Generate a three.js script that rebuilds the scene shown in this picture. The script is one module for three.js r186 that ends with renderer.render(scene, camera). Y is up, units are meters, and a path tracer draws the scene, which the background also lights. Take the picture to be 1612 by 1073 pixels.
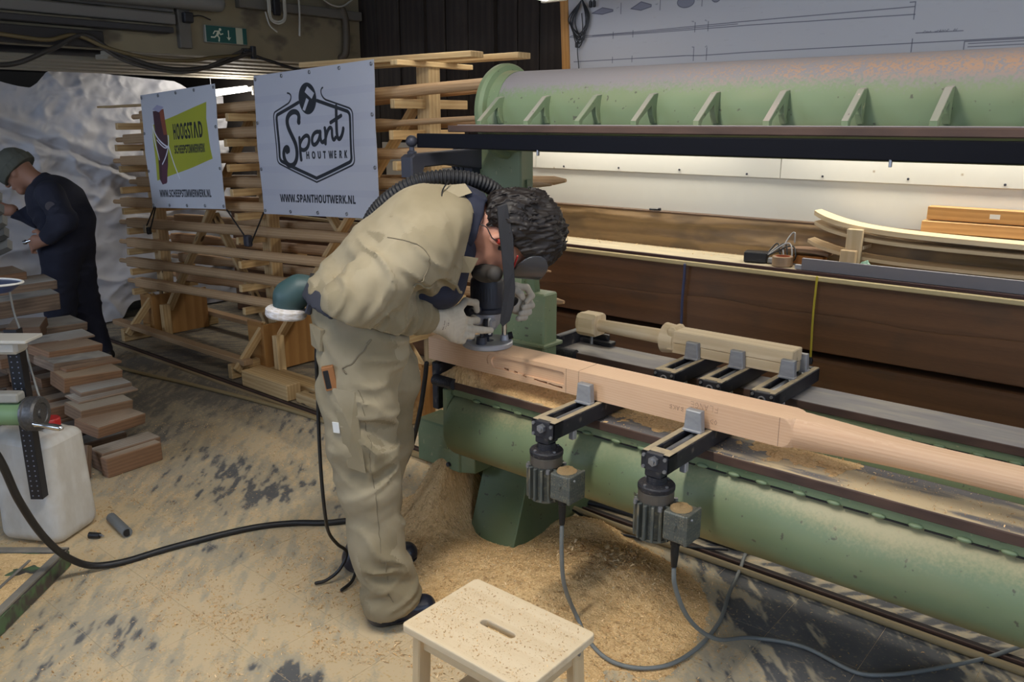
import * as THREE from 'three';
import { RoundedBoxGeometry } from 'three/addons/geometries/RoundedBoxGeometry.js';
import { ConvexGeometry } from 'three/addons/geometries/ConvexGeometry.js';
import { mergeGeometries, mergeVertices, toCreasedNormals } from 'three/addons/utils/BufferGeometryUtils.js';
import { Brush, Evaluator, SUBTRACTION } from 'three-bvh-csg';
import { RectAreaLightUniformsLib } from 'three/addons/lights/RectAreaLightUniformsLib.js';

// ---------------------------------------------------------------- camera, sky, big lights, exposure
// world: x runs along the machine (towards the viewer's right), -z runs into the back wall, y up, metres
const scene = new THREE.Scene();
const V = (x, y, z) => new THREE.Vector3(x, y, z);
const camera = new THREE.PerspectiveCamera(2 * Math.atan(536.5 / 1300) * 180 / Math.PI, 1612 / 1073, 0.05, 60);
camera.position.set(0, 1.6, 0);
camera.lookAt(-0.6202, 1.6 - 0.2572, -0.7411);
const renderer = new THREE.WebGLRenderer({ antialias: true });
renderer.toneMapping = THREE.LinearToneMapping;
renderer.toneMappingExposure = 1.34;
renderer.shadowMap.enabled = true;
RectAreaLightUniformsLib.init();
scene.background = new THREE.Color().setRGB(0.62, 0.76, 1.0);
scene.backgroundIntensity = 1.6;
// daylight through the two glazed openings behind the viewer (sky portals just inside the panes)
function areaLight(pos, target, w, h, color, intensity) {
  const l = new THREE.RectAreaLight(color, intensity, w, h);
  l.position.copy(pos); l.lookAt(target); l.castShadow = true; scene.add(l); return l;
}
const DAY = new THREE.Color().setRGB(0.60, 0.74, 1.0);
const WARM = new THREE.Color().setRGB(1.0, 0.94, 0.82);
const NEUT = new THREE.Color().setRGB(1.0, 0.95, 0.87);
areaLight(V(-0.6, 2.0, 3.35), V(-0.6, 1.6, -1), 3.2, 1.7, DAY, 1.15);
areaLight(V(-5.0, 1.9, 3.35), V(-5.6, 1.2, -1), 3.0, 1.5, DAY, 3.8);
areaLight(V(3.35, 2.0, -0.5), V(0, 1.6, -0.5), 3.0, 1.7, DAY, 1.9);

// ---------------------------------------------------------------- helpers
let seed = 12345;
function rnd() { seed = (seed + 0x6D2B79F5) | 0; let t = Math.imul(seed ^ (seed >>> 15), 1 | seed); t = (t + Math.imul(t ^ (t >>> 7), 61 | t)) ^ t; return ((t ^ (t >>> 14)) >>> 0) / 4294967296; }
const rr = (a, b) => a + (b - a) * rnd();
const used = {};
function numbered(n) { const k = used[n] = (used[n] ?? -1) + 1; return k ? n + '_' + String(k).padStart(3, '0') : n; }
function thing(name, label, category, pos = [0, 0, 0], group) {
  const o = new THREE.Group(); o.name = numbered(name); o.position.set(...pos); o.userData = { label, category };
  if (group) o.userData.group = group;
  scene.add(o); return o;
}
function single(name, label, category, geo, mat, pos = [0, 0, 0], group) {   // a thing of one piece, geometry given in world coordinates
  const o = new THREE.Mesh(geo.translate(-pos[0], -pos[1], -pos[2]), mat); o.name = numbered(name); o.position.set(...pos);
  o.userData = { label, category }; if (group) o.userData.group = group;
  o.castShadow = o.receiveShadow = true; scene.add(o); return o;
}
function part(parent, name, geo, mat, label) {                               // geometry in the parent's coordinates
  const m = new THREE.Mesh(Array.isArray(geo) ? mergeAll(geo) : geo, mat); m.name = name; m.castShadow = m.receiveShadow = true;
  if (label) m.userData.label = label;
  parent.add(m); return m;
}
function wpart(parent, name, geo, mat, label) {                              // geometry in world coordinates, parent unturned
  let g = Array.isArray(geo) ? mergeAll(geo) : geo; let p = parent;
  while (p && p !== scene) { g.translate(-p.position.x, -p.position.y, -p.position.z); p = p.parent; }
  return part(parent, name, g, mat, label);
}
function struct(name, geo, mat, parent) {
  const m = new THREE.Mesh(Array.isArray(geo) ? mergeAll(geo) : geo, mat); m.name = name; m.castShadow = m.receiveShadow = true;
  if (!parent) m.userData.kind = 'structure';
  (parent ?? scene).add(m); return m;
}
function plain(g) {   // same attributes on every geometry
  g = g.index ? g.toNonIndexed() : g;
  for (const k of Object.keys(g.attributes)) if (!['position', 'normal', 'uv'].includes(k)) g.deleteAttribute(k);
  if (!g.attributes.uv) boxUV(g);
  g.clearGroups?.(); return g;
}
function mergeAll(list) { return list.length === 1 ? list[0] : mergeGeometries(list.map(plain)); }
// uv in metres: u along the given axis, v across it; ends get both other axes
function boxUV(g, axis = 'x', off = null) {
  if (g.index) { const n = g.toNonIndexed(); g.copy(n); g.index = null; }
  if (!g.attributes.normal) g.computeVertexNormals();
  const p = g.attributes.position, n = g.attributes.normal, uv = new Float32Array(p.count * 2), A = 'xyz'.indexOf(axis);
  const o = off ?? [rr(0, 5), rr(0, 5)];
  for (let i = 0; i < p.count; i += 3) {
    const nn = [0, 0, 0]; for (let k = 0; k < 3; k++) { nn[0] += n.getX(i + k); nn[1] += n.getY(i + k); nn[2] += n.getZ(i + k); }
    const a = nn.map(Math.abs), D = a[0] > a[1] && a[0] > a[2] ? 0 : a[1] > a[2] ? 1 : 2;
    let iu = A, iv = 3 - A - D; if (D === A) { iu = (A + 1) % 3; iv = (A + 2) % 3; }
    for (let k = 0; k < 3; k++) { const c = [p.getX(i + k), p.getY(i + k), p.getZ(i + k)]; uv[(i + k) * 2] = c[iu] + o[0]; uv[(i + k) * 2 + 1] = c[iv] + o[1]; }
  }
  g.setAttribute('uv', new THREE.BufferAttribute(uv, 2)); return g;
}
const M4 = () => new THREE.Matrix4();
function xf(g, { p = [0, 0, 0], r = [0, 0, 0], s = [1, 1, 1] } = {}) {
  return g.applyMatrix4(M4().compose(V(...p), new THREE.Quaternion().setFromEuler(new THREE.Euler(...r, 'YXZ')), V(...s)));
}
// chamfered box centred on the origin
function cbox(w, h, d, c = 0.004, axis = 'x') {
  c = Math.min(c, w / 2.2, h / 2.2, d / 2.2);
  const pts = [];
  for (const x of [-1, 1]) for (const y of [-1, 1]) for (const z of [-1, 1]) {
    pts.push(V(x * w / 2, y * (h / 2 - c), z * (d / 2 - c)), V(x * (w / 2 - c), y * h / 2, z * (d / 2 - c)), V(x * (w / 2 - c), y * (h / 2 - c), z * d / 2));
  }
  return boxUV(new ConvexGeometry(pts), axis);
}
function cboxAt(x0, x1, y0, y1, z0, z1, c = 0.004, axis = 'x') { return cbox(x1 - x0, y1 - y0, z1 - z0, c, axis).translate((x0 + x1) / 2, (y0 + y1) / 2, (z0 + z1) / 2); }
function box(x0, x1, y0, y1, z0, z1, axis = 'x') { return boxUV(new THREE.BoxGeometry(x1 - x0, y1 - y0, z1 - z0), axis).translate((x0 + x1) / 2, (y0 + y1) / 2, (z0 + z1) / 2); }
// beam from a to b: w across (horizontal-ish), h in the 'up' direction, grain along its length
function beam(a, b, w, h, c = 0.004, up = V(0, 1, 0)) {
  a = V(...a); b = V(...b); const L = a.distanceTo(b), X = b.clone().sub(a).normalize(), Z = X.clone().cross(up).normalize(), Y = Z.clone().cross(X);
  const g = cbox(L, h, w, c);
  return g.applyMatrix4(M4().makeBasis(X, Y, Z).setPosition(a.add(b).multiplyScalar(0.5)));
}
function cylX(x0, x1, y, z, r, seg = 40, r2 = r) { // cylinder along x
  const g = new THREE.CylinderGeometry(r2, r, x1 - x0, seg, 1); g.rotateZ(-Math.PI / 2); return g.translate((x0 + x1) / 2, y, z);
}
function cylAB(a, b, r, r2 = r, seg = 20) {
  a = V(...a); b = V(...b); const L = a.distanceTo(b);
  const g = new THREE.CylinderGeometry(r2, r, L, seg, 1);
  g.applyQuaternion(new THREE.Quaternion().setFromUnitVectors(V(0, 1, 0), b.clone().sub(a).normalize()));
  return g.translate((a.x + b.x) / 2, (a.y + b.y) / 2, (a.z + b.z) / 2);
}
function tube(pts, r, n = 64, rad = 10, closed = false) {
  const c = new THREE.CatmullRomCurve3(pts.map((p) => V(...p)), closed, 'centripetal');
  const g = new THREE.TubeGeometry(c, n, r, rad, closed), L = c.getLength(), uv = g.attributes.uv;
  for (let i = 0; i < uv.count; i++) uv.setXY(i, uv.getX(i) * L, uv.getY(i) * r * 6.28);
  if (closed) return g;
  const caps = [0, 1].map((t) => { const s = new THREE.SphereGeometry(r, rad, 6); const p = c.getPointAt(t); return s.translate(p.x, p.y, p.z); });
  return mergeAll([g, ...caps]);
}
function lathe(pts, seg = 32) { return new THREE.LatheGeometry(pts.map((p) => new THREE.Vector2(...p)), seg); }
function crease(g, a = 0.6) { return toCreasedNormals(g, a); }
function prism(pts, depth, bevel = 0.002) {  // outline in xy, extruded along +z
  const s = new THREE.Shape(pts.map((p) => new THREE.Vector2(...p)));
  return new THREE.ExtrudeGeometry(s, { depth, bevelEnabled: bevel > 0, bevelSize: bevel, bevelThickness: bevel, bevelSegments: 1, curveSegments: 10 });
}
function bolt(p, dir, r = 0.007, l = 0.006) {
  const a = V(...p), d = V(...dir).normalize(), b = a.clone().addScaledVector(d, l);
  return cylAB(a.toArray(), b.toArray(), r, r * 0.9, 8);
}
// ---------------------------------------------------------------- noise and textures
function hash2(i, j, s) { let h = Math.imul(i, 374761393) ^ Math.imul(j, 668265263) ^ Math.imul(s, 2246822519); h = Math.imul(h ^ (h >>> 13), 1274126177); return ((h ^ (h >>> 16)) >>> 0) / 4294967296; }
function vnoise(x, y, s = 0) { const i = Math.floor(x), j = Math.floor(y), f = x - i, g = y - j, u = f * f * (3 - 2 * f), v = g * g * (3 - 2 * g);
  const a = hash2(i, j, s), b = hash2(i + 1, j, s), c = hash2(i, j + 1, s), d = hash2(i + 1, j + 1, s); return a + (b - a) * u + (c - a) * v + (a - b - c + d) * u * v; }
function fbm(x, y, o = 4, s = 0) { let t = 0, a = 0.5, n = 0; for (let k = 0; k < o; k++) { t += a * vnoise(x, y, s + k); n += a; a *= 0.5; x *= 2.03; y *= 2.03; } return t / n; }
function hash3(i, j, k) { return hash2(i, j + k * 57, k * 131 + 7); }
function noise3(x, y, z) { const k = Math.floor(z), f = z - k, w = f * f * (3 - 2 * f); return vnoise(x + k * 17.3, y + k * 9.7, 11) * (1 - w) + vnoise(x + (k + 1) * 17.3, y + (k + 1) * 9.7, 11) * w; }
const sstep = (a, b, x) => { const t = Math.min(1, Math.max(0, (x - a) / (b - a))); return t * t * (3 - 2 * t); };
const mix = (a, b, t) => a + (b - a) * t;
const mixc = (a, b, t) => [mix(a[0], b[0], t), mix(a[1], b[1], t), mix(a[2], b[2], t)];
// colours are sRGB 0..255 triples; f(u, v) in metres -> triple; the picture covers mu x mv metres
function tex(w, h, mu, mv, f, srgb = true) {
  const d = new Uint8Array(w * h * 4);
  for (let j = 0; j < h; j++) for (let i = 0; i < w; i++) {
    const c = f((i + 0.5) / w * mu, (j + 0.5) / h * mv), k = (j * w + i) * 4;
    d[k] = Math.max(0, Math.min(255, c[0])); d[k + 1] = Math.max(0, Math.min(255, c[1])); d[k + 2] = Math.max(0, Math.min(255, c[2])); d[k + 3] = 255;
  }
  const t = new THREE.DataTexture(d, w, h); t.magFilter = THREE.LinearFilter; t.minFilter = THREE.LinearMipmapLinearFilter; t.generateMipmaps = true;
  t.wrapS = t.wrapT = THREE.MirroredRepeatWrapping; t.repeat.set(1 / mu, 1 / mv); if (srgb) t.colorSpace = THREE.SRGBColorSpace; t.needsUpdate = true; return t;
}
const gray = (v) => [v * 255, v * 255, v * 255];
function woodTex(light, dark, { ring = 55, fig = 0.5, s = 1, mu = 1.6, mv = 0.4, w = 1024, h = 256, knots = 0, dirt = 0 } = {}) {
  const ks = []; for (let k = 0; k < knots; k++) ks.push([hash2(k, 3, s) * mu, hash2(k, 5, s) * mv, 0.006 + 0.008 * hash2(k, 9, s)]);
  return tex(w, h, mu, mv, (u, v) => {
    let vv = v + 0.03 * (fbm(u * 0.9, v * 4, 3, s) - 0.5) * 2, kn = 0;
    for (const [a, b, r] of ks) { const d = Math.hypot((u - a) * 0.35, v - b); kn = Math.max(kn, 1 - sstep(r * 0.6, r, d)); vv += 0.01 * Math.exp(-d * d / (r * r * 6)) * Math.sign(v - b); }
    const q = (vv * ring) % 1, band = sstep(0.0, 0.75, q) * (1 - sstep(0.82, 1, q));
    const fine = vnoise(u * 14, v * 900, s + 5) * 0.5 + vnoise(u * 40, v * 400, s + 9) * 0.5;
    const big = fbm(u * 1.3, v * 7, 3, s + 20);
    let t = band * fig * 0.75 + fine * 0.28 + (big - 0.5) * 0.55;
    let c = mixc(light, dark, Math.max(0, Math.min(1, t)));
    if (kn) c = mixc(c, dark.map((x) => x * 0.55), kn);
    if (dirt) c = mixc(c, [60, 52, 45], dirt * sstep(0.5, 0.8, fbm(u * 5, v * 12, 4, s + 40)));
    return c;
  });
}
function std(o) { return new THREE.MeshStandardMaterial({ roughness: 0.7, metalness: 0, ...o }); }
const rgb = (r, g, b) => new THREE.Color(`rgb(${r},${g},${b})`);
function tinted(m, list) { return list.map((c) => { const k = m.clone(); k.color = new THREE.Color(c, c, c); if (Array.isArray(c)) k.color = new THREE.Color().setRGB(...c); return k; }); }
// ---------------------------------------------------------------- materials
const T = {};
T.pine = woodTex([214, 186, 138], [172, 136, 88], { ring: 40, fig: 0.55, s: 3, knots: 5 });
T.spruce = woodTex([196, 164, 124], [160, 122, 84], { ring: 70, fig: 0.45, s: 7 });
T.fir = woodTex([226, 190, 154], [206, 158, 122], { ring: 120, fig: 0.36, s: 12, mv: 0.3, w: 2048, mu: 2.4 });
T.lime = woodTex([226, 204, 168], [196, 168, 124], { ring: 26, fig: 0.4, s: 15 });
T.maho = woodTex([136, 110, 86], [90, 68, 52], { ring: 60, fig: 0.4, s: 21, dirt: 0.25 });
T.greywood = woodTex([150, 128, 108], [98, 80, 66], { ring: 50, fig: 0.5, s: 25, dirt: 0.4 });
T.baulk = woodTex([116, 80, 50], [72, 48, 30], { ring: 13, fig: 0.3, s: 31, mu: 3, mv: 0.8, w: 1024, h: 512, dirt: 0.25 });
T.ply = woodTex([176, 132, 76], [138, 94, 48], { ring: 14, fig: 0.6, s: 35 });
T.darkplank = woodTex([52, 42, 34], [26, 20, 16], { ring: 18, fig: 0.6, s: 41, mu: 3, mv: 0.8, dirt: 0.5 });
const W = {
  pine: std({ map: T.pine, roughness: 0.75 }), spruce: std({ map: T.spruce, roughness: 0.75 }), fir: std({ map: T.fir, roughness: 0.6 }), lime: std({ map: T.lime, roughness: 0.7 }),
  maho: std({ map: T.maho, roughness: 0.75 }), greywood: std({ map: T.greywood, roughness: 0.85 }), baulk: std({ map: T.baulk, roughness: 0.6 }), ply: std({ map: T.ply, roughness: 0.55 }), darkplank: std({ map: T.darkplank, roughness: 0.85 }),
};
const pines = tinted(W.pine, [1, 0.9, 0.82, [1, 0.94, 0.86]]), spruces = tinted(W.spruce, [1, 0.88, 0.8, [0.98, 0.88, 0.8]]);
const mahos = tinted(W.maho, [1, 0.85, [1.2, 1.08, 1.0], [1.12, 0.98, 0.85], [0.75, 0.7, 0.68]]), greys = tinted(W.greywood, [1, 0.85, [1, 0.88, 0.78]]);
// green machine enamel, worn and dusty
const GREEN = [126, 142, 108], GREEN2 = [104, 123, 90], DUST = [196, 176, 142];
T.green = tex(1024, 512, 2.0, 1.0, (u, v) => {
  let c = mixc(GREEN, GREEN2, fbm(u * 3, v * 3, 4, 2));
  c = mixc(c, [150, 150, 116], 0.35 * sstep(0.5, 0.75, fbm(u * 1.7, v * 6, 4, 8)));
  const chip = fbm(u * 60, v * 60, 3, 17); if (chip > 0.81) c = mixc(c, [76, 74, 62], sstep(0.81, 0.85, chip) * 0.8);
  const spot = vnoise(u * 90, v * 90, 23); if (spot > 0.965) c = mixc(c, DUST, 0.5);
  return c;
});
const M = {
  green: std({ map: T.green, roughness: 0.5 }),
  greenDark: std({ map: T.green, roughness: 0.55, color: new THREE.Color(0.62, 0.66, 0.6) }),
};
// dust lies on what faces up: vertex colours multiply the enamel and are a real deposit
M.greenDusty = std({ vertexColors: true, map: T.green, roughness: 0.65 });
// tubes: v runs round the tube from the bottom at the back over the top (v = 0.5) to the front; what settles on top is a real layer of dust
function tubeTex(r, s, fn) {
  return tex(2048, 512, 3.8, 1.0, (u, v) => {
    const th = (v - 0.5) / r, up = Math.cos(th);
    let c = mixc(GREEN, GREEN2, fbm(u * 3, v * 3, 4, s)); c = mixc(c, [148, 146, 112], 0.3 * sstep(0.5, 0.75, fbm(u * 1.7, v * 6, 4, s + 8)));
    const chip = fbm(u * 60, v * 60, 3, s + 17); if (chip > 0.80) c = mixc(c, [80, 78, 66], sstep(0.80, 0.84, chip) * 0.8);
    const grain = 0.5 * vnoise(u * 150, v * 150, s + 3) + 0.5 * vnoise(u * 330, v * 330, s + 4);
    return fn(c, u - 2.2, up, grain, fbm(u * 2.4, v * 5, 4, s + 30), v);
  });
}
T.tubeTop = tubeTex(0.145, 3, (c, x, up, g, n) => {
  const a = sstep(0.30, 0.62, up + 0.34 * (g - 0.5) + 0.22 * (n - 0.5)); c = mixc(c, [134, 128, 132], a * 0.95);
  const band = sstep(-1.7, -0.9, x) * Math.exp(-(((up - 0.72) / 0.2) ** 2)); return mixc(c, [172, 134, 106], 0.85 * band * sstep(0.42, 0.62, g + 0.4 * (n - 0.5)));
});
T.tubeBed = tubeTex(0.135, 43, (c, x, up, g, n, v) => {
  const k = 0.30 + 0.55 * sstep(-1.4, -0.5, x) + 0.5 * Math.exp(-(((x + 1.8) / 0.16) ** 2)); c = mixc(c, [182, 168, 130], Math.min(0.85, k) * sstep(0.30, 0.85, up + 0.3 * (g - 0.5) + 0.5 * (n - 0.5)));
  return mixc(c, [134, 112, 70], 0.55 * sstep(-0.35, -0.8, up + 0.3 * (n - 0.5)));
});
M.tubeTop = std({ map: T.tubeTop, roughness: 0.7 }); M.tubeBed = std({ map: T.tubeBed, roughness: 0.5 });
T.black = tex(256, 256, 0.5, 0.5, (u, v) => { let c = mixc([30, 31, 38], [46, 46, 52], fbm(u * 9, v * 9, 4, 3)); const d = fbm(u * 30, v * 30, 3, 5); return mixc(c, [150, 138, 116], 0.55 * sstep(0.6, 0.82, d)); });
M.black = std({ map: T.black, roughness: 0.55 });
M.blackClean = std({ color: rgb(26, 26, 30), roughness: 0.45 });
M.beamBlack = new THREE.MeshPhysicalMaterial({ color: rgb(14, 15, 22), roughness: 0.6, specularIntensity: 0.25 });
M.rubber = std({ color: rgb(30, 30, 33), roughness: 0.6 });
M.steel = std({ color: rgb(150, 152, 156), roughness: 0.42, metalness: 0.75 });
M.chrome = std({ color: rgb(220, 222, 226), roughness: 0.14, metalness: 1 });
M.alu = std({ color: rgb(176, 176, 180), roughness: 0.5, metalness: 0.55 });
M.neck = std({ color: rgb(98, 92, 84), roughness: 0.5, metalness: 0.4 });
M.castDark = std({ color: rgb(62, 63, 72), roughness: 0.5, metalness: 0.35 });
T.rust = tex(512, 128, 1.2, 0.3, (u, v) => mixc([96, 72, 60], [62, 46, 40], fbm(u * 8, v * 30, 4, 6)));
M.rust = std({ map: T.rust, roughness: 0.75 });
T.zinc = tex(256, 256, 0.3, 0.3, (u, v) => mixc([172, 172, 172], [138, 138, 140], fbm(u * 30, v * 60, 4, 6)));
M.zinc = std({ map: T.zinc, roughness: 0.5, metalness: 0.25 });
T.motor = tex(256, 256, 0.4, 0.4, (u, v) => { let c = mixc([104, 108, 100], [74, 78, 76], fbm(u * 14, v * 14, 4, 6)); return mixc(c, [176, 158, 124], 0.5 * sstep(0.58, 0.8, fbm(u * 20, v * 20, 4, 31))); });
M.motor = std({ map: T.motor, roughness: 0.5, metalness: 0.25 });
// steel plate with blotchy sawdust film
T.rail = tex(1024, 128, 2.4, 0.3, (u, v) => { let c = mixc([108, 104, 104], [84, 82, 86], fbm(u * 9, v * 40, 4, 4)); return mixc(c, [206, 184, 142], 0.9 * sstep(0.42, 0.66, fbm(u * 4, v * 22, 5, 14))); });
M.rail = std({ map: T.rail, roughness: 0.7 });
T.railClean = tex(1024, 128, 2.4, 0.3, (u, v) => { let c = mixc([140, 136, 136], [118, 114, 118], fbm(u * 9, v * 40, 4, 4)); return mixc(c, [178, 166, 144], 0.5 * sstep(0.45, 0.75, fbm(u * 4, v * 18, 5, 44))); });
M.railClean = std({ map: T.railClean, roughness: 0.6 });
// sawdust and shavings
T.chips = tex(1024, 1024, 0.5, 0.5, (u, v) => {
  const a = fbm(u * 60, v * 60, 3, 3), b = vnoise(u * 190 + 20 * a, v * 190, 8), d = vnoise(u * 420, v * 420 + 9 * a, 9);
  let c = mixc([196, 154, 100], [246, 214, 160], 0.15 + 0.5 * b + 0.35 * d);
  c = mixc(c, [160, 122, 80], 0.45 * sstep(0.6, 0.85, a)); return c;
});
T.chipsBump = tex(512, 512, 0.5, 0.5, (u, v) => gray(vnoise(u * 190, v * 190, 8) * 0.6 + vnoise(u * 420, v * 420, 9) * 0.4), false);
M.chips = std({ map: T.chips, bumpMap: T.chipsBump, bumpScale: 0.004, roughness: 0.95 });
M.flake = std({ color: 0xffffff, roughness: 0.9 });
M.gland = std({ color: rgb(20, 20, 22), roughness: 0.5 });
M.cableGrey = std({ color: rgb(120, 124, 122), roughness: 0.5 });
M.cableBlack = std({ color: rgb(28, 28, 30), roughness: 0.45 });
M.white = std({ color: rgb(214, 212, 204), roughness: 0.7 });
// dust painted on by the way a surface faces (deposit), for tubes
function dustUp(g, { lo = 0.15, hi = 0.8, amt = 0.9, f = 9, tint = DUST, base = GREEN, bare = () => 1 } = {}) {
  if (!g.attributes.normal) g.computeVertexNormals();
  const p = g.attributes.position, n = g.attributes.normal, c = new Float32Array(p.count * 3), lin = (x) => Math.pow(x / 255, 2.2);
  for (let i = 0; i < p.count; i++) {
    const x = p.getX(i), y = p.getY(i), z = p.getZ(i), k = amt * bare(x, y, z) * sstep(lo, hi, n.getY(i) + 0.5 * (noise3(x * f, y * f * 2, z * f) - 0.5) + 0.35 * (noise3(x * 40, y * 40, z * 40) - 0.5));
    for (let q = 0; q < 3; q++) c[i * 3 + q] = mix(1, lin(tint[q]) / lin(base[q]), k);
  }
  g.setAttribute('color', new THREE.BufferAttribute(c, 3)); return g;
}
// ================================================================ the room
// ---- floor: dusty screed with 28.5 cm tiles over the part that shows them
const DARKSPOTS = [[-3.5, -1.9, 0.5, 0.22, 0.36], [-2.42, -0.98, 0.26, 0.09, 0.55], [-0.6, -2.35, 0.5, 0.32, 0.85], [-1.1, -2.58, 0.4, 0.1, 0.6], [-4.5, -2.45, 0.9, 0.25, 0.3], [-2.2, -0.7, 0.25, 0.12, 0.4], [-4.2, -2.2, 0.6, 0.3, 0.22], [-0.3, -1.9, 0.3, 0.4, 0.8], [-3.0, -2.0, 0.3, 0.3, 0.3], [-1.85, -1.22, 0.22, 0.07, 0.7]];
const CHIPSPOTS = [[-2.0, -1.45, 0.7, 0.35, 0.5], [-1.6, -1.6, 0.6, 0.5, 0.5], [-2.6, -1.2, 0.5, 0.25, 0.35], [-1.3, -2.1, 0.4, 0.25, 0.8], [-1.9, -2.2, 0.5, 0.3, 0.6]];
const spots = (l, x, z) => { let t = 0; for (const [a, b, r, q, w] of l) t = Math.max(t, w * Math.exp(-(((x - a) / r) ** 2 + ((z - b) / q) ** 2))); return t; };
function floorColor(x, z) {
  const n = fbm(x * 2.2 + 40, z * 3.2 + 20, 5, 51), streak = fbm(x * 9 + z * 7, (z - x) * 26, 4, 61), fine = vnoise(x * 240, z * 240, 71);
  let dust = 0.72 + 0.9 * (n - 0.5) + 1.15 * (streak - 0.5) - spots(DARKSPOTS, x, z) * 0.75 + spots(CHIPSPOTS, x, z) * 0.5;
  const base = mixc([84, 85, 88], [108, 107, 105], fbm(x * 12, z * 12, 3, 81));
  dust -= 0.3 * sstep(-3.6, -4.6, x);
  let c = mixc(base, [180, 168, 144], sstep(0.22, 0.46, dust));
  c = mixc(c, [214, 191, 152], sstep(0.5, 0.9, dust + 0.25 * (fine - 0.5)) * 0.9);
  c = mixc(c, mixc([104, 98, 88], [142, 132, 112], sstep(0.3, 0.7, n * 0.6 + streak * 0.4)), 0.85 * sstep(-3.3, -4.3, x));
  const speck = vnoise(x * 150, z * 150, 91); if (speck > 0.8) c = mixc(c, [202, 172, 124], sstep(0.8, 0.9, speck) * (0.4 + dust * 0.6));
  return c;
}
const FX0 = -7.4, FZ0 = -2.7, FMU = 8.2, FMV = 2.5;
T.floor = tex(2048, 1024, FMU, FMV, (u, v) => floorColor(FX0 + u, FZ0 + v));
M.floorTile = std({ map: T.floor, roughness: 0.9 });
function worldUV(g, x0 = FX0, z0 = FZ0) { const p = g.attributes.position, uv = new Float32Array(p.count * 2); for (let i = 0; i < p.count; i++) { uv[i * 2] = p.getX(i) - x0; uv[i * 2 + 1] = p.getZ(i) - z0; } g.setAttribute('uv', new THREE.BufferAttribute(uv, 2)); return g; }
const floor = struct('floor', worldUV(box(-9, 3.6, -0.16, -0.002, -4.5, 3.6)), M.floorTile);
for (let i = 0; i < 19; i++) for (let j = 0; j < 8; j++) {
  const x0 = -0.868 - 0.285 * 15 + i * 0.285, z0 = -2.615 + j * 0.285;
  struct('tile', worldUV(cboxAt(x0 + 0.0008, x0 + 0.2842, -0.02, 0, z0 + 0.0008, z0 + 0.2842, 0.0008)), M.floorTile, floor);
}
// sliding-door rail sunk in the floor in front of the machine, running the whole length
M.trench = std({ color: rgb(40, 32, 30), roughness: 0.8 });
M.angle = std({ color: rgb(150, 132, 100), roughness: 0.7 });
struct('tile_bedding', worldUV(box(-5.14, 0.27, -0.004, -0.0012, -2.614, -0.34)), std({ color: rgb(196, 178, 146), roughness: 0.95 }), floor);
const chan = struct('trim_1', box(-7.5, 2.5, -0.01, 0.003, -2.70, -2.64), M.trench); chan.userData.label = 'dark slot of the floor rail under the machine';
struct('trim_strip', cboxAt(-7.5, 2.5, -0.01, 0.012, -2.668, -2.66, 0.001), M.rust, chan);
struct('trim_strip', cboxAt(-7.5, 2.5, -0.01, 0.010, -2.642, -2.622, 0.002), M.angle, chan);

// ---- walls, ceiling
M.plaster = std({ color: rgb(150, 142, 124), roughness: 0.9 });
M.dullwall = std({ color: rgb(92, 86, 78), roughness: 0.9 });
M.ceil = std({ color: rgb(120, 116, 108), roughness: 0.9 });
const wallBack = struct('wall_back', box(-9, 3.6, -0.006, 3.2, -4.5, -4.26), std({ color: rgb(34, 28, 24), roughness: 0.95 }));
for (let i = 0, x = -6.2; x < -3.08; i++) { const w = rr(0.17, 0.24); struct('plank', cboxAt(x, Math.min(x + w - 0.008, -3.07), 1.3, 3.0, -4.262, -4.225 + rr(-0.006, 0.006), 0.004, 'y'), W.darkplank, wallBack); x += w; }
for (const [x, y0, y1] of [[-4.35, 1.3, 3], [-3.72, 1.3, 3.0]]) struct('batten', cboxAt(x, x + 0.06, y0, y1, -4.23, -4.19, 0.004, 'y'), W.darkplank, wallBack);
struct('wall_left', box(-9.2, -9, -0.006, 3.2, -4.5, 3.6), M.dullwall);
const glass = new THREE.MeshPhysicalMaterial({ color: 0xffffff, transmission: 1, roughness: 0.02, thickness: 0, ior: 1.5 });
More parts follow.
